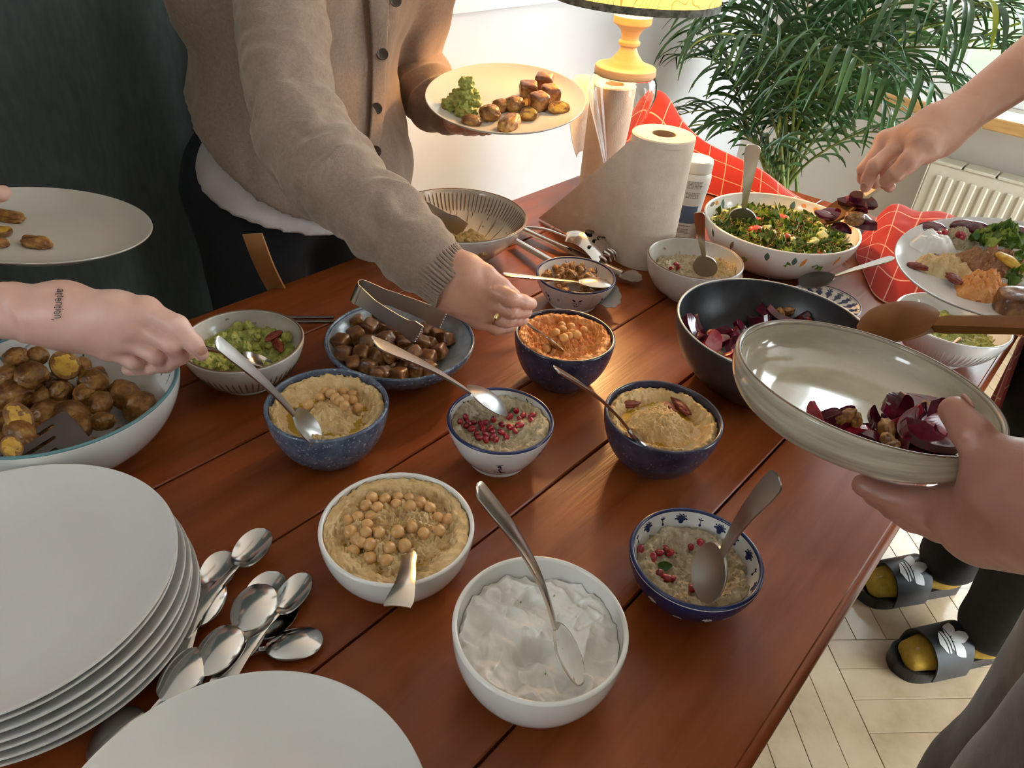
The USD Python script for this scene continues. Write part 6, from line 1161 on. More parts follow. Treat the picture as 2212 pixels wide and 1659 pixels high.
# cardigan: torso shell cut by the slanting hem, sleeves with folds, ribbed cuffs
hemA, hemB, hemC = D(390, 287, 1.30), D(690, 488, 1.17), D(822, 352, 1.36); hn = unit(np.cross(hemB - hemA, hemC - hemA)); hn = hn if hn[2] < 0 else -hn
sp = [D(598, -80, 1.06), D(612, 60, 1.04), D(625, 180, 1.02), D(650, 290, 1.00), D(720, 383, .975), D(822, 470, .955), D(905, 545, .945), D(986, 612, .94)]; sr = [.070, .058, .054, .057, .056, .048, .042, .032]
SS = np.r_[0, np.cumsum(np.linalg.norm(np.diff(sp, axis=0), axis=1))]
def sleeve_disp(P_):
    # folds run round the sleeve: waves along its axis
    q = np.array(sp); best = np.full(len(P_), 9.); s_ = np.zeros(len(P_))
    for i in range(len(q) - 1):
        ba = q[i + 1] - q[i]; h = np.clip(((P_ - q[i]) @ ba) / (ba @ ba), 0, 1); d_ = np.linalg.norm(P_ - q[i] - ba * h[:, None], axis=1); m = d_ < best; best[m] = d_[m]; s_[m] = (SS[i] + (SS[i + 1] - SS[i]) * h)[m]
    ph = nz(P_, 9, 2) * 10; w = np.exp(-((s_ - .45) / .30) ** 2); return np.where(s_ > SS[-1] - .004, 0, w * (.0022 * np.sin(s_ * 150 + 2 * ph) + .0020 * np.sin(s_ * 95 + 2.7 * ph)) + .014 * nz(P_, 14, 5) + .006 * nz(P_, 32, 3))
sleeve = solid(chain(sp, sr, .03), .0045, cuts=[(D(982, 618, .94), sp[-1] - sp[-2])], disp=sleeve_disp, smooth=1, far=.035)
tp = [ell(A_(-1.135, .768, .945), (.168, .192, .17), frame((.18, .05, 1), (1, .1, 0)), .05), ell(A_(-1.095, .755, .865), (.172, .185, .15), np.eye(3), .05), ell(A_(-1.13, .80, 1.12), (.135, .195, .17), frame((.25, .05, 1), (1, .1, 0)), .06), cone(A_(-1.13, .70, 1.16), J['shR'] + [-.02, .02, 0], .10, .075, .05), cone(A_(-1.10, .86, 1.16), J['shL'], .10, .07, .05), cone(J['shL'], J['elL'], .066, .060, .03)]
def td(P_): return .022 * nz(P_, 7, 3, (1, 1, .6)) + .010 * nz(P_, 20, 4, (1, 1, .35)) + .003 * np.sin((P_ @ A_(.3, 1, .1)) * 60 + 6 * nz(P_, 5, 1)) * (P_[:, 2] > 1.0)
pre = solid(tp, .012, disp=td, smooth=1); nr = [(450, 333), (570, 418), (692, 487)]
def first_hit(mesh, x, y):
    v, _, n = meshkit.arrays(mesh, True); c = (v - EYE) @ ROT; p_ = np.stack([1106 + FPX * c[:, 0] / -c[:, 2], 829.5 - FPX * c[:, 1] / -c[:, 2]], 1); m = (np.hypot(p_[:, 0] - x, p_[:, 1] - y) < 22) & (np.einsum('ij,ij->i', n, EYE - v) > 0); return D(x, y, float(np.median(-c[m, 2])))
hA, hM, hB = [first_hit(pre, *q) for q in nr]; hemA, hemB = hA, hB; hn = unit(np.cross(hB - hA, hemC - hA)); hn = hn if hn[2] < 0 else -hn
torso = solid(tp, .0065, cuts=[(hA, hn)], disp=td, smooth=1)
ct_ = part(p1, 'cardigan', torso, 'knit', True); part(ct_, 'sleeve', sleeve, 'knit', True)
lsp = [J['shL'], D(868, 130, 1.46), D(905, 175, 1.42), D(945, 218, 1.38), D(1012, 246, 1.345)]
part(ct_, 'sleeve', solid(chain(lsp, [.066, .060, .056, .048, .036], .03), .006, disp=lambda P_: .010 * nz(P_, 16, 2) + .0035 * np.sin(P_ @ unit(lsp[3] - lsp[1]) * 150 + 6 * nz(P_, 8, 4)), smooth=1, far=.03), 'knit', True)
# ribs: cuff and hem band
c0_, c1_ = D(915, 556, .944), D(984, 616, .939); ax_ = unit(c1_ - c0_); Rc = frame(ax_); n_r = 46
cuff = []
for k in range(n_r):
    a = 2 * np.pi * k / n_r; u_ = Rc[:, 0] * math.cos(a) + Rc[:, 1] * math.sin(a); tt = np.linspace(0, 1, 7); rr_ = np.interp(tt, [0, .5, 1], [.0425, .0385, .0355]) + .0004
    cuff.append(tube(c0_ + (c1_ - c0_) * tt[:, None] + u_ * rr_[:, None], np.array([.0012, .0022, .0024, .0024, .0024, .0024, .002]), 6))
part(ct_, 'ribbed_cuff', cat_(cuff), 'knit', True, label='ribbed cuff at the wrist')
def hits(mesh, pts):
    """nearest points of a mesh along sight lines"""
    out = []; tri = mesh.triangles; c = (tri.mean(1) - EYE) @ ROT; pix = np.stack([1106 + FPX * c[:, 0] / -c[:, 2], 829.5 - FPX * c[:, 1] / -c[:, 2]], 1); dep = -c[:, 2]
    for x, y in pts:
        d_ = np.hypot(pix[:, 0] - x, pix[:, 1] - y); m = np.argsort(d_)[:60]; m = m[d_[m] < 16] if (d_[m] < 16).any() else m[:3]; out.append(D(x, y, dep[m].min()))
    return np.array(out)
hp_ = [(hemA * (1 - t) + hemB * t) for t in np.linspace(0, 1, 5)]
# front placket with buttons
L_, R_ = [(792, -40), (800, 60), (803, 140), (802, 220), (797, 290), (786, 345)], [(838, -40), (836, 60), (832, 140), (829, 220), (822, 290), (806, 352)]
Lh, Rh = hits(torso, L_), hits(torso, R_); out_ = unit(A_(.8, -.4, .2)); Lh, Rh = spline(Lh + out_ * .004, 40), spline(Rh + out_ * .004, 40)
Pg = Lh[:, None] + (Rh - Lh)[:, None] * np.linspace(0, 1, 9)[None, :, None] + out_ * (.002 * np.sin(np.pi * np.linspace(0, 1, 9)))[None, :, None]; part(ct_, 'button_placket', sheet(Pg, .003), 'knit', True)
for (x, y) in ((824, 117), (852, 2), (811, 234), (809, 326)):
    c_ = hits(torso, [(x, y)])[0] + out_ * .0075; Rb = frame(out_ + .3 * toeye(c_)); part(ct_, 'button', xf(lathe([(0, -.001), (.0085, -.001), (.0092, .001), (.0085, .0025), (.0065, .0018), (0, .0016)], 28), Rb, c_), 'button', 40, label='dark brown cardigan button')
# white shirt hanging below the cardigan, jeans
tsA, tsB, tsC = D(418, 330, 1.29), D(600, 545, 1.165), D(800, 440, 1.33); sn = unit(np.cross(tsB - tsA, tsC - tsA)); sn = sn if sn[2] < 0 else -sn
part(p1, 'white_shirt', solid([ell(A_(-1.120, .750, .86), (.150, .170, .13), frame((.25, .0, 1), (1, .1, 0)), .05), ell(A_(-1.095, .730, .78), (.148, .165, .14), np.eye(3), .05)], .0065, cuts=[((tsA + tsB + tsC) / 3, sn), (hA - hn * .03, -hn)], disp=lambda P_: .018 * nz(P_, 8, 6, (1, 1, .6)) + .0035 * np.sin(P_ @ A_(4, 18, 30) + 5 * nz(P_, 5, 2)), smooth=3), 'shirt_white', True)
part(p1, 'jeans', solid([ell(A_(-1.20, .77, .84), (.135, .175, .14), np.eye(3), .05)] + [cone(J['hipR'] - [0, .0, .02], J['kneeR'], .105, .080, .04), cone(J['hipL'] - [0, 0, .02], J['kneeL'], .105, .080, .04), cone(J['kneeR'], J['ankR'], .08, .065, .03), cone(J['kneeL'], J['ankL'], .08, .065, .03)], .009, disp=lambda P_: .010 * nz(P_, 10, 2), smooth=1), 'denim', True)
part(p1, 'rivet', blob(hits(torso, [(411, 357)])[0] * 0 + D(411, 357, 1.27), (.004,) * 3, 0, 1, 0, 2), 'silver_old', True)
stp = spline([D(545, 505, 1.13), D(556, 535, 1.14), D(572, 575, 1.17), D(600, 630, 1.22)], 20); rgt = unit(ROT[:, 0] + .2 * ROT[:, 2]); part(p1, 'bag_strap', sheet(stp[:, None] + rgt * (np.linspace(-.016, .016, 5))[None, :, None], .004), 'leather_tan', 40, label='tan leather strap hanging below the shirt hem')
c_ = D(1057, 678, .935); rd_ = unit(mid[0][1] - mid[0][0]); part(p1, 'ring', xf(lathe_ring(.0118, 0, .0013, 40, 8), frame(ringf[0][1] - ringf[0][0]), lerp(ringf[0][0], ringf[0][1], .62)), 'gold', True); part(p1, 'ring_stone', blob(lerp(ringf[0][0], ringf[0][1], .62) + toeye(c_) * .0128, (.0052, .003, .0022), .2, 2, 3, 2, frame(toeye(c_), (.2, .3, 1))), 'gold', True)
nail(p1, D(1146, 650, .938), index[0][3] - index[0][1], toeye(index[0][3]) + A_(0, 0, .6))
for s in 'LR': part(p1, 'shoe', solid([cone(J['ank' + s] + [0, 0, -.03], J['toe' + s] + [0, 0, .025], .05, .04, .03)], .008, cuts=[(A_(0, 0, .004), A_(0, 0, -1))]), 'black_cloth', True)
# ---------- person at the left, tattooed arm
def body_J(pel, face, lean=.05, h=.45):
    f = unit(A_(face[0], face[1], 0)); sd = A_(-f[1], f[0], 0); pel = np.asarray(pel, float); ch = pel + f * lean + [0, 0, .30]; J = dict(pelvis=pel, chest=ch, neck=ch + f * .03 + [0, 0, .23], head=ch + f * .06 + [0, 0, .35], face=A_(f[0], f[1], -.25), shL=ch + sd * .17 + [0, 0, .13], shR=ch - sd * .17 + [0, 0, .13])
    for s, k in (('L', 1), ('R', -1)): J['hip' + s] = pel + sd * .09 * k - [0, 0, .02]; J['knee' + s] = pel + sd * .09 * k + [0, 0, .46 - pel[2]]; J['ank' + s] = pel + sd * .09 * k + [0, 0, .085 - pel[2]] - f * .03; J['toe' + s] = J['ank' + s] + f * .16 - [0, 0, .07]
    return J
J = body_J((-1.16, -.16, .86), (.8, .6)); J['shR'] = A_(-1.02, -.22, 1.22); J.update(elR=A_(-.995, .02, .935), wrR=D(135, 686, .80), elL=A_(-1.22, .12, .93), wrL=D(-300, 520, .96))
W, W2 = D(140, 668, .795), D(140, 700, .805)
thumb = ([D(225, 715, .83), D(300, 735, .835), D(365, 752, .825), D(405, 762, .815)], [.016, .0125, .011, .0095])
index = ([D(315, 672, .785), D(383, 703, .775), D(418, 742, .785), D(434, 764, .795)], [.0140, .0118, .0102, .0085]); mid = ([D(295, 702, .787), D(372, 742, .782), D(388, 768, .80), D(360, 790, .815)], [.0138, .0122, .0105, .009])
ringf = ([D(268, 728, .795), D(338, 765, .795), D(350, 786, .812), D(320, 796, .825)], [.0132, .0116, .010, .0085]); pink = ([D(235, 750, .805), D(288, 779, .808), D(300, 794, .822), D(278, 798, .83)], [.0122, .0102, .009, .008])
hR = hand_prims(W, W2, [thumb, index, mid, ringf, pink], .0235) + [cone(J['elR'], J['wrR'], .042, .0268, .02)]
hL = hand_generic(J['wrL'], D(40, 560, .99) - J['wrL'], A_(-.1, .2, -1), -1, .25) + [('g', .006, chain([D(-230, 500, .95), D(-120, 455, .94), D(-45, 430, .935), D(2, 418, .94), D(10, 415, .943)], [.018, .014, .011, .0095, .008], .004))] + [cone(lerp(J['elL'], J['wrL'], .15), J['wrL'], .039, .026, .02)]
p2 = person('person at the left edge with a tattooed bare forearm, holding a plate', J, 'skin_b', [hR, hL], None, None, None, None)
part(p2, 'sweater', solid(torso_prims(J, .018) + arm_prims(J, 'L', .014, .5) + arm_prims(J, 'R', .014, .25), .011, cuts=[(J['pelvis'] - [0, 0, .02], A_(0, 0, -1))], smooth=1), 'grey_cloth', True); part(p2, 'trousers', solid(leg_prims(J, .018) + [ell(J['pelvis'], (.13, .16, .13), np.eye(3), .05)], .012, smooth=1), 'denim', True)
nail(p2, D(437, 758, .784), index[0][3] - index[0][2], toeye(index[0][3]))
# the tattoo: a line of script running round the wrist
wa, wb_ = lerp(J['elR'], J['wrR'], .45), J['wrR']; tax = unit(wb_ - wa); fr_ = frame(toeye(wb_) - tax * (toeye(wb_) @ tax), tax); tcx = D(128, 655, .79)
tl = meshkit.text_mesh('attention,', .0125, .0006); tv = np.array(tl.vertices); tv[:, 0] = (tv[:, 0] - tv[:, 0].min()) / np.ptp(tv[:, 0]); tv[:, 1] = (tv[:, 1] - tv[:, 1].min()) / np.ptp(tv[:, 1])
def drape(mesh, px, py, lift):
    """points of the front of a mesh on the sight lines, raised by lift"""
    from scipy.interpolate import LinearNDInterpolator
    v, f, n = meshkit.arrays(mesh, True); c = (v - EYE) @ ROT; x, y, d_ = 1106 + FPX * c[:, 0] / -c[:, 2], 829.5 - FPX * c[:, 1] / -c[:, 2], -c[:, 2]
    m = (np.einsum('ij,ij->i', n, EYE - v) > 0) & (x > px.min() - 30) & (x < px.max() + 30) & (y > py.min() - 30) & (y < py.max() + 30) & (d_ < 1.0) & (d_ > .6)
    d0 = LinearNDInterpolator(np.c_[x[m], y[m]], d_[m], fill_value=float(np.median(d_[m])))(px, py); return EYE + np.stack([ray(a, b) for a, b in zip(px, py)]) * (d0 - lift)[:, None]
px_ = 118 + 22 * tv[:, 1] + 2 * np.sin(tv[:, 0] * 30) - 6 * tv[:, 0]; py_ = 624 + 68 * tv[:, 0]
part(p2, 'tattoo', trimesh.Trimesh(drape(BODY[p2], px_, py_, .0010 + tv[:, 2] * .4), tl.faces, process=False), 'ink', False, label='small black script tattoo on the wrist')
# ---------- person at the top right, bare arm with the wooden server, black trousers and slides
J = body_J((.16, 1.46, .88), (-.6, -.8)); J.update(shR=A_(.06, 1.50, 1.31), elR=D(2400, 15, .965), wrR=D(2028, 282, 1.02), elL=A_(.27, 1.22, 1.03), wrL=D(2430, 610, .89), hipL=A_(.21, 1.40, .86), hipR=A_(.09, 1.52, .86), kneeR=A_(.055, 1.50, .47), kneeL=A_(.16, 1.38, .47), ankR=A_(.060, 1.588, .085), ankL=A_(.180, 1.452, .085), toeR=A_(-.045, 1.452, .035), toeL=A_(.078, 1.312, .035))
W, W2 = D(2022, 275, 1.015), D(2026, 296, 1.025)
thumb = ([D(1998, 312, 1.005), D(1963, 350, 1.0), D(1937, 374, 1.008), D(1915, 390, 1.025)], [.0185, .0150, .0122, .0100])
index = ([D(1945, 312, 1.035), D(1890, 358, 1.022), D(1876, 385, 1.038), D(1870, 404, 1.05)], [.0130, .0110, .0096, .0082]); mid = ([D(1915, 306, 1.055), D(1868, 366, 1.052), D(1866, 384, 1.066), D(1874, 398, 1.075)], [.0130, .0108, .0095, .0085])
ringf = ([D(1912, 318, 1.075), D(1880, 374, 1.08), D(1892, 396, 1.085)], [.0125, .0105, .0090]); pink = ([D(1925, 334, 1.085), D(1900, 385, 1.09), D(1922, 404, 1.085)], [.0115, .0098, .0085])
hR = hand_prims(W, W2, [thumb, index, mid, ringf, pink], .0225) + [cone(lerp(J['elR'], J['wrR'], .05), J['wrR'], .044, .0255, .02)]
hL = hand_generic(J['wrL'], PR - J['wrL'] - A_(0, 0, .03), A_(.1, 0, -1), -1, .3) + [cone(lerp(J['elL'], J['wrL'], .15), J['wrL'], .039, .026, .02)]
p3 = person('person at the top right reaching a bare arm over the salad, black trousers and slides', J, 'skin_c', [hR, hL], None, None, None, None)
part(p3, 'black_shirt', solid(torso_prims(J, .018) + [cone(J['shR'], lerp(J['shR'], J['elR'], .5), .066, .066, .03), cone(J['shL'], lerp(J['shL'], J['elL'], .5), .066, .066, .03)], .011, cuts=[(J['pelvis'] - [0, 0, .02], A_(0, 0, -1))], smooth=1), 'black_cloth', True)
part(p3, 'black_trousers', solid([ell(J['pelvis'], (.14, .16, .13), np.eye(3), .05)] + [cone(J['hipR'], J['kneeR'], .105, .080, .03), cone(J['kneeR'], J['ankR'] + [0, -.01, .03], .080, .066, .03), cone(J['hipL'], J['kneeL'], .105, .080, .03), cone(J['kneeL'], J['ankL'] + [0, -.01, .03], .080, .066, .03)], .008, cuts=[(A_(0, 0, .062), A_(0, 0, -1))], disp=lambda P_: .014 * nz(P_, 10, 2, (1, 1, .5)), smooth=1), 'black_cloth', True)
nail(p3, D(1868, 400, 1.038), index[0][3] - index[0][2], toeye(index[0][3]), .005, .008)
def slide(par, toe, ank, k, emb=1):
    """a rubber slide sandal with a broad strap and the three-leaf emblem, and the yellow sock in it"""
    f = unit(A_(toe[0] - ank[0], toe[1] - ank[1], 0)); sd = A_(-f[1], f[0], 0); heel = A_(ank[0], ank[1], 0) - f * .055; L = .262; R = np.stack([f, sd, A_(0, 0, 1)], 1)
    t_ = np.linspace(0, 1, 40); wv = smooth_interp(t_, [(0, .018), (.06, .030), (.25, .033), (.5, .037), (.75, .046), (.9, .040), (.97, .024), (1, .006)])
    outl = sg.Polygon(np.vstack([np.c_[t_ * L, wv], np.c_[t_[::-1] * L, -wv[::-1]]])).buffer(.002).buffer(-.002)
    fn = lambda u, v, h: np.stack([u, v, h], -1) @ R.T + heel
    s1 = part(par, 'slide_sandal', solid_poly(outl, lambda u, v, h: fn(u, v, h), .024, .012), 'slide_rubber', 30)
    rimp = outl.difference(outl.buffer(-.007)); part(s1, 'footbed_rim', solid_poly(rimp, lambda u, v, h: fn(u, v, h + .024), .006, .012), 'slide_rubber', 30)
    a = np.linspace(-.08, np.pi + .08, 41); us = np.linspace(.120, .205, 17); rr = np.interp(us, [.120, .205], [.050, .052]); hh = np.interp(us, [.120, .205], [.088, .072])
    Pg = np.stack([np.repeat(us[:, None], 41, 1), rr[:, None] * np.cos(a)[None], .014 + hh[:, None] * np.maximum(np.sin(a), 0)[None] ** .75], -1)
    part(s1, 'strap', sheet(Pg @ R.T + heel, .0035), 'slide_rubber', 40)
    # emblem: three leaves crossed by three bars, bending with the strap
    lf = union(leaf2(-.001, .0, .030, .016, math.pi / 2), leaf2(-.004, -.001, .028, .014, math.pi / 2 + .85), leaf2(.002, -.001, .028, .014, math.pi / 2 - .85), leaf2(0, .004, .020, .030, -math.pi / 2))
    for q in range(3): lf = lf.difference(sg.box(-.04, -.0075 + q * .0044, .04, -.0060 + q * .0044))
    lf = union(lf, *[sg.box(-.012, -.0060 + q * .0044 + .0, .012, -.0046 + q * .0044) for q in range(0)])
    def on(u, v, h):
        uu_ = .163 - u; aa = np.pi / 2 + v / .050; r_ = np.interp(uu_, [.120, .205], [.050, .052]) + h + .0022; h_ = np.interp(uu_, [.120, .205], [.088, .072]) + h + .0022
        return np.stack([uu_, r_ * np.cos(aa), .014 + h_ * np.maximum(np.sin(aa), 0) ** .75], -1) @ R.T + heel
    part(s1, 'emblem', solid_poly(affinity.translate(affinity.rotate(affinity.scale(lf, 1.5, 1.5, origin=(0, 0)), -90, origin=(0, 0)), -.004, -.014 * emb), on, .0006, .003), 'logo_white', False, label='white three-leaf emblem with stripes on the strap')
    part(par, 'yellow_sock', solid([cone(heel + f * .045 + [0, 0, .055], heel + f * .18 + [0, 0, .046], .035, .025, .03), cone(heel + f * .17 + sd * .016 + [0, 0, .040], heel + f * .232 + sd * .016 + [0, 0, .038], .024, .018, .03), cone(heel + f * .17 - sd * .016 + [0, 0, .039], heel + f * .222 - sd * .016 + [0, 0, .036], .023, .017, .03), cone(heel + f * .055 + [0, 0, .065], A_(ank[0], ank[1], .20), .042, .042, .03)], .005, cuts=[(A_(0, 0, .0255), A_(0, 0, -1))]), 'sock', True, label='mustard yellow sock')
for s in 'RL': slide(p3, J['toe' + s], J['ank' + s], s)
# ---------- person at the right, hand under the sand-coloured bowl
J = body_J((.27, .62, .86), (-1, 0)); J.update(elL=A_(.31, .42, 1.07), wrL=D(2300, 1115, .475), elR=A_(.40, .95, 1.05), wrR=A_(.25, 1.05, 1.15)); J['shL'] = A_(.36, .47, 1.30)
for s, y in (('L', .56), ('R', .735)): J['hip' + s] = A_(.222, y, .84); J['knee' + s] = A_(.218, y, .46); J['ank' + s] = A_(.25, y, .085); J['toe' + s] = A_(.08, y, .02)
W, W2 = D(2290, 1090, .475), D(2300, 1150, .485)
thumb = ([D(2185, 1045, .495), D(2138, 990, .498), D(2098, 935, .503), D(2062, 888, .513)], [.0235, .0162, .0132, .0112])
index = ([D(2075, 1092, .555), D(1985, 1085, .585), D(1915, 1070, .60), D(1866, 1048, .61)], [.0165, .0130, .0118, .0100]); mid = ([D(2090, 1125, .55), D(2000, 1112, .58), D(1935, 1090, .60), D(1890, 1070, .61)], [.0165, .0132, .0118, .010])
ringf = ([D(2110, 1150, .545), D(2030, 1138, .575), D(1970, 1120, .595), D(1925, 1098, .605)], [.016, .0126, .0112, .0095]); pink = ([D(2140, 1170, .54), D(2080, 1158, .565), D(2030, 1142, .58), D(1995, 1125, .59)], [.0145, .0112, .010, .0085])
hL = hand_prims(W, W2, [thumb, index, mid, ringf, pink], .029) + [cone(lerp(J['elL'], J['wrL'], .1), J['wrL'], .046, .0315, .02)]
hR = hand_generic(J['wrR'], A_(-.6, .1, .4), A_(0, .4, .8), 1, .5) + [cone(lerp(J['elR'], J['wrR'], .15), J['wrR'], .039, .026, .02)]
p4 = person('person at the right edge in grey-brown trousers holding the sand-coloured bowl', J, 'skin_d', [hL, hR], None, None, None, None)
part(p4, 'shirt', solid(torso_prims(J, .018) + [cone(J['shR'], lerp(J['shR'], J['elR'], .5), .066, .066, .03), cone(J['shL'], lerp(J['shL'], J['elL'], .5), .066, .066, .03)], .011, cuts=[(J['pelvis'] - [0, 0, .02], A_(0, 0, -1))], smooth=1), 'black_cloth', True)
part(p4, 'grey_trousers', solid([ell(J['pelvis'] - [0, 0, .02], (.14, .17, .14), np.eye(3), .05)] + [x for s in 'LR' for x in (cone(J['hip' + s], J['knee' + s], .115, .100, .03), cone(J['knee' + s], J['ank' + s], .100, .090, .03))], .008, cuts=[(A_(0, 0, .05), A_(0, 0, -1))], disp=lambda P_: .016 * nz(P_, 8, 2, (1, 1, .3)) + .004 * np.sin(P_ @ A_(50, 30, 6) + 6 * nz(P_, 5, 3)), smooth=1), 'grey_cloth', True)
nn_ = unit(toeye(thumb[0][3]) * .25 + ROT[:, 0] * .9 + ROT[:, 1] * .35); nail(p4, thumb[0][3] + nn_ * .0100 + unit(thumb[0][3] - thumb[0][2]) * .002, thumb[0][3] - thumb[0][2], nn_, .0075, .012)
for s in 'LR': part(p4, 'shoe', solid([cone(J['ank' + s] + [0, 0, -.03], J['toe' + s] + [0, 0, .025], .05, .04, .03)], .008, cuts=[(A_(0, 0, .004), A_(0, 0, -1))]), 'black_cloth', True)
# ------------------------------------------------------------------ the palm by the window
leafmat('palm_leaf', (.030, .085, .028), (.060, .155, .045), (.11, .23, .07), 12, .26, .30, .18); leafmat('palm_yellow', (.22, .30, .03), (.34, .40, .05), (.5, .46, .08), 20, .4, .4, .1); noisy('palm_stem', [(.3, (.10, .16, .03)), (.7, (.22, .27, .06))], 14, .4, stretch=(1, 1, .2)); noisy('leaf_tip', [(.3, (.20, .10, .06)), (.7, (.45, .30, .20))], 60, .7); noisy('terracotta', [(.3, (.42, .18, .09)), (.7, (.52, .25, .14))], 20, .8)
PB = np.array([-.885, 2.52, 0]); pm = thing('potted_palm', 'large areca palm with arching fronds in the corner by the window', 'plant', PB)
part(pm, 'pot', xf(lathe([(0, 0), (.13, 0), (.17, .30), (.18, .30), (.18, .34), (.165, .34), (.16, .30), (0, .29)], 64), t=PB), 'terracotta', 40)
def leaflet(o, d, n, L, w, droop, seed):
    """a narrow folded leaflet from o along d, hanging under its weight"""
    t = np.linspace(0, 1, 9); d = unit(d); c = np.zeros((9, 3)); p = np.array(o, float); dd = d.copy()
    for i in range(9):
        c[i] = p; p = p + dd * L / 8; dd = unit(dd + np.array([0, 0, -1]) * droop * (.4 + t[i]) * .28)
    s_ = np.cross(np.gradient(c, axis=0), n); s_ /= np.maximum(np.linalg.norm(s_, axis=1, keepdims=True), 1e-9); up = np.cross(s_, np.gradient(c, axis=0)); up /= np.maximum(np.linalg.norm(up, axis=1, keepdims=True), 1e-9)
    ww = w / 2 * np.minimum(1, np.sin(np.pi * np.clip(t * .93 + .05, 0, 1)) ** .6 * 1.05); return sheet(c[:, None] + s_[:, None] * (ww[:, None] * np.array([-1, 0, 1]))[..., None] + up[:, None] * (ww[:, None] * np.array([.35, -.1, .35]))[..., None], .0004)
PF = [  # rachis through pixels with their distance along y, leaflet length, droop, pairs
    ([(1690, 380, 2.50), (1740, 240, 2.42), (1830, 150, 2.30), (1930, 140, 2.18), (2015, 185, 2.06)], .26, 1.5, 24), ([(1705, 380, 2.50), (1770, 220, 2.45), (1880, 120, 2.36), (2040, 102, 2.26), (2260, 108, 2.16)], .24, .7, 26),
    ([(1700, 370, 2.50), (1760, 180, 2.48), (1850, 95, 2.44), (1980, 58, 2.40), (2130, 30, 2.34)], .25, .9, 24), ([(1705, 370, 2.5), (1800, 120, 2.42), (1930, 10, 2.3), (2080, 0, 2.2), (2230, 60, 2.1)], .26, 1.3, 26),
    ([(1675, 400, 2.50), (1645, 320, 2.46), (1590, 262, 2.42), (1530, 238, 2.38), (1462, 250, 2.34)], .17, 1.0, 18), ([(1678, 405, 2.50), (1650, 340, 2.42), (1600, 285, 2.36), (1545, 268, 2.32), (1500, 285, 2.28)], .14, 1.1, 16),
    ([(1675, 390, 2.52), (1630, 260, 2.52), (1585, 150, 2.52), (1545, 90, 2.50), (1520, 40, 2.48)], .20, .6, 18), ([(1690, 380, 2.50), (1700, 220, 2.40), (1690, 110, 2.28), (1640, 75, 2.16), (1570, 85, 2.06)], .25, 1.5, 24),
    ([(1695, 380, 2.55), (1725, 180, 2.55), (1740, 60, 2.52), (1750, -60, 2.45)], .26, .7, 22), ([(1700, 380, 2.55), (1765, 160, 2.58), (1820, 30, 2.58), (1880, -90, 2.55)], .26, .7, 22),
    ([(1685, 380, 2.55), (1655, 170, 2.58), (1620, 40, 2.60), (1570, -70, 2.60)], .26, .7, 22), ([(1690, 380, 2.5), (1680, 170, 2.42), (1640, 50, 2.36), (1570, 20, 2.28), (1500, 70, 2.2)], .24, 1.2, 22),
    ([(1705, 400, 2.5), (1790, 320, 2.44), (1880, 285, 2.38), (1960, 300, 2.34)], .18, 1.1, 16), ([(1700, 395, 2.5), (1770, 280, 2.46), (1840, 205, 2.42), (1895, 200, 2.38), (1925, 260, 2.34)], .22, 1.4, 18),
    ([(1690, 385, 2.5), (1715, 240, 2.38), (1750, 130, 2.24), (1820, 105, 2.10), (1890, 160, 2.0)], .23, 1.6, 22), ([(1675, 395, 2.54), (1625, 300, 2.56), (1590, 190, 2.58), (1540, 130, 2.58), (1480, 125, 2.58)], .20, .9, 18),
    ([(1705, 380, 2.56), (1830, 170, 2.62), (1940, 20, 2.66), (2010, -80, 2.66)], .26, .8, 22), ([(1692, 380, 2.56), (1690, 170, 2.62), (1715, 40, 2.66), (1770, -60, 2.68)], .26, .8, 22),
    ([(1690, 390, 2.5), (1660, 230, 2.44), (1600, 130, 2.36), (1560, 150, 2.3)], .22, 1.3, 18), ([(1700, 390, 2.5), (1740, 280, 2.5), (1790, 170, 2.5), (1850, 60, 2.5), (1930, -40, 2.5)], .24, .8, 22)]
order = sorted(range(len(PF)), key=lambda k: np.mean([p[2] for p in PF[k][0]])); g = np.random.default_rng(91); made, rest = 0, []
for k in order:
    pts, LL, dr, npair = PF[k]; npair = int(npair * .85); kp = [PB + [g.normal() * .05, g.normal() * .05, .28], lerp(PB + [0, 0, .30], PY(*pts[0]), .55) + g.normal(size=3) * .012] + [PY(*p) for p in pts]; c = spline(kp, 60); fr = part(pm, 'frond', tube(c, np.interp(np.linspace(0, 1, 60), [0, .4, 1], [.0085, .0048, .0016]), 8), 'palm_stem', True)
    tg = np.gradient(c, axis=0); s0 = .42
    for i in range(npair):
        s_ = s0 + (1 - s0) * (i + .5) / npair; j = s_ * 59; j0 = min(int(j), 58); o = c[j0] + (c[j0 + 1] - c[j0]) * (j - j0); tn = unit(tg[j0]); upv = unit(np.array([0, 0, 1.]) - tn * tn[2]) if abs(tn[2]) < .97 else unit(np.cross(tn, [1, 0, 0])); sd = np.cross(tn, upv); L = LL * (.45 + .75 * math.sin(math.pi * min(.12 + .80 * (i + .5) / npair, 1))) * g.uniform(.85, 1.1); sp_ = .9 - .45 * i / npair
        for sgn in (1, -1):
            d = tn * (1 - sp_ * .45) + sd * sgn * sp_ + upv * (.30 + g.normal() * .12) + g.normal(size=3) * .05; m = leaflet(o, d, upv + .2 * g.normal(size=3), L, .0125 * g.uniform(.8, 1.15), dr * g.uniform(.6, 1.2), i)
            m.vertices[:, 0] = np.maximum(m.vertices[:, 0], WL + .012)
            if made < 290: part(fr, 'leaflet', m, 'palm_yellow' if g.random() < .03 else 'palm_leaf', True); made += 1
            else: rest.append(m)
part(pm, 'leaflets', cat_(rest), 'palm_leaf', True, kind='stuff')
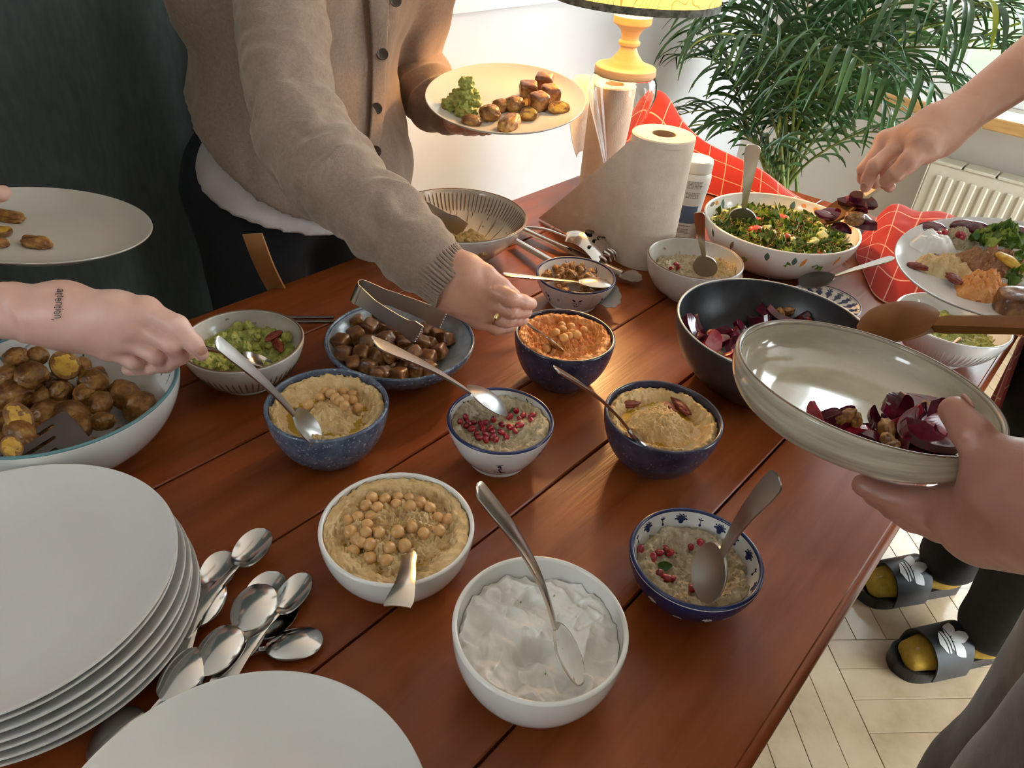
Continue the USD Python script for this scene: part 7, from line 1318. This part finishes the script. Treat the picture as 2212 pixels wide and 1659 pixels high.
for k in range(14):
    a = g.uniform(0, 6.28); b0 = PB + [.09 * math.cos(a), .09 * math.sin(a), .28]; e = PY(1690 + g.normal() * 28, 300 + g.normal() * 40, 2.5 + g.normal() * .05); part(pm, 'stem', tube(spline([b0, lerp(b0, e, .5) + g.normal(size=3) * .01, e], 16), np.linspace(.009, .004, 16), 8), 'palm_stem', True)
# ------------------------------------------------------------------ labels that tell the many small pieces apart by row and place
BASE = {'chickpeas on the white bowl of hummus': 'tan chickpea in the white hummus bowl', 'chickpeas in the small blue bowl': 'tan chickpea in the blue hummus bowl', 'chickpeas on the orange hummus': 'orange-coated chickpea on the pepper hummus',
        'pomegranate seeds in the crane-motif bowl': 'red pomegranate seed in the crane-motif bowl', 'pomegranate seeds in the blue flowered bowl': 'red pomegranate seed in the flowered bowl', 'pomegranate seeds in the black bowl': 'red pomegranate seed in the black bowl', 'pomegranate seeds on the crowded plate': 'pomegranate seed on the crowded plate',
        'pomegranate seeds in the grey-beige bowl': 'pomegranate seed in the grey-beige bowl', 'walnuts in the blue-rimmed bowl': 'spiced walnut in the blue-rimmed bowl', 'tofu cubes in the wide bowl': 'brown tofu cube in the wide bowl', 'whole potatoes in the bowl': 'whole roast potato in the big bowl',
        'avocado chunks in the left fluted bowl': 'avocado chunk in the left fluted bowl', 'cauliflower florets in the ribbed bowl': 'cauliflower floret in the ribbed bowl', 'beetroot slices in the held bowl': 'beetroot slice in the held bowl', 'beetroot wedges in the held bowl': 'beetroot wedge in the held bowl', 'walnuts in the held bowl': 'walnut in the held bowl',
        'beetroot slices in the black bowl': 'beetroot slice in the black bowl', 'walnuts in the black bowl': 'walnut in the black bowl', 'kale leaves in the salad': 'curly kale leaf in the salad', 'pale kale pieces in the salad': 'pale frilly kale piece in the salad', 'smooth leaves in the salad': 'smooth dark leaf in the salad',
        'cucumber pieces in the salad': 'pale cucumber piece in the salad', 'beans in the flowered dish': 'dark red bean in the flowered dish', 'kale on the crowded plate': 'frilly kale piece on the crowded plate', 'beetroot on the wooden server': 'beetroot piece on the wooden server'}
ORD = ['first', 'second', 'third', 'fourth', 'fifth', 'sixth', 'seventh', 'eighth', 'ninth', 'tenth', 'eleventh', 'twelfth', 'thirteenth', 'fourteenth', 'fifteenth', 'sixteenth']
members = {}
for p in stage.GetPrimAtPath('/World').GetChildren():
    gname = p.GetCustomDataByKey('group')
    if gname in BASE: members.setdefault(gname, []).append((p, np.array(UsdGeom.Xformable(p).GetLocalTransformation().ExtractTranslation())))
for gname, L in members.items():
    c = (np.array([w for _, w in L]) - EYE) @ ROT; px = 1106 + FPX * c[:, 0] / -c[:, 2]; py = 829.5 - FPX * c[:, 1] / -c[:, 2]; dp = -c[:, 2]; n = len(L)
    d2 = np.hypot(px[:, None] - px, py[:, None] - py); np.fill_diagonal(d2, 1e9); sp = np.median(d2.min(1)); hid = ((d2 < max(.8 * sp, 9)) & (dp[None] < dp[:, None] - .007)).any(1)
    vis = np.nonzero(~hid)[0]; rows = max(1, round(math.sqrt(len(vis) * .75))); order_ = vis[np.argsort(py[vis])]
    for r, chunk in enumerate(np.array_split(order_, rows)):
        for k, i in enumerate(chunk[np.argsort(px[chunk])]):
            rw = 'back row' if r == 0 and rows > 1 else 'front row' if r == rows - 1 and rows > 1 else f'{ORD[min(r, 15)]} row from back' if rows > 1 else 'single row'
            cl = 'leftmost' if k == 0 else 'rightmost' if k == len(chunk) - 1 else f'{ORD[min(k, 15)]} from left'
            L[i][0].SetCustomDataByKey('label', f'{BASE[gname]}, {rw}, {cl}')
    for i in np.nonzero(hid)[0]: L[i][0].SetCustomDataByKey('label', f'{BASE[gname]}, half hidden under its neighbours')
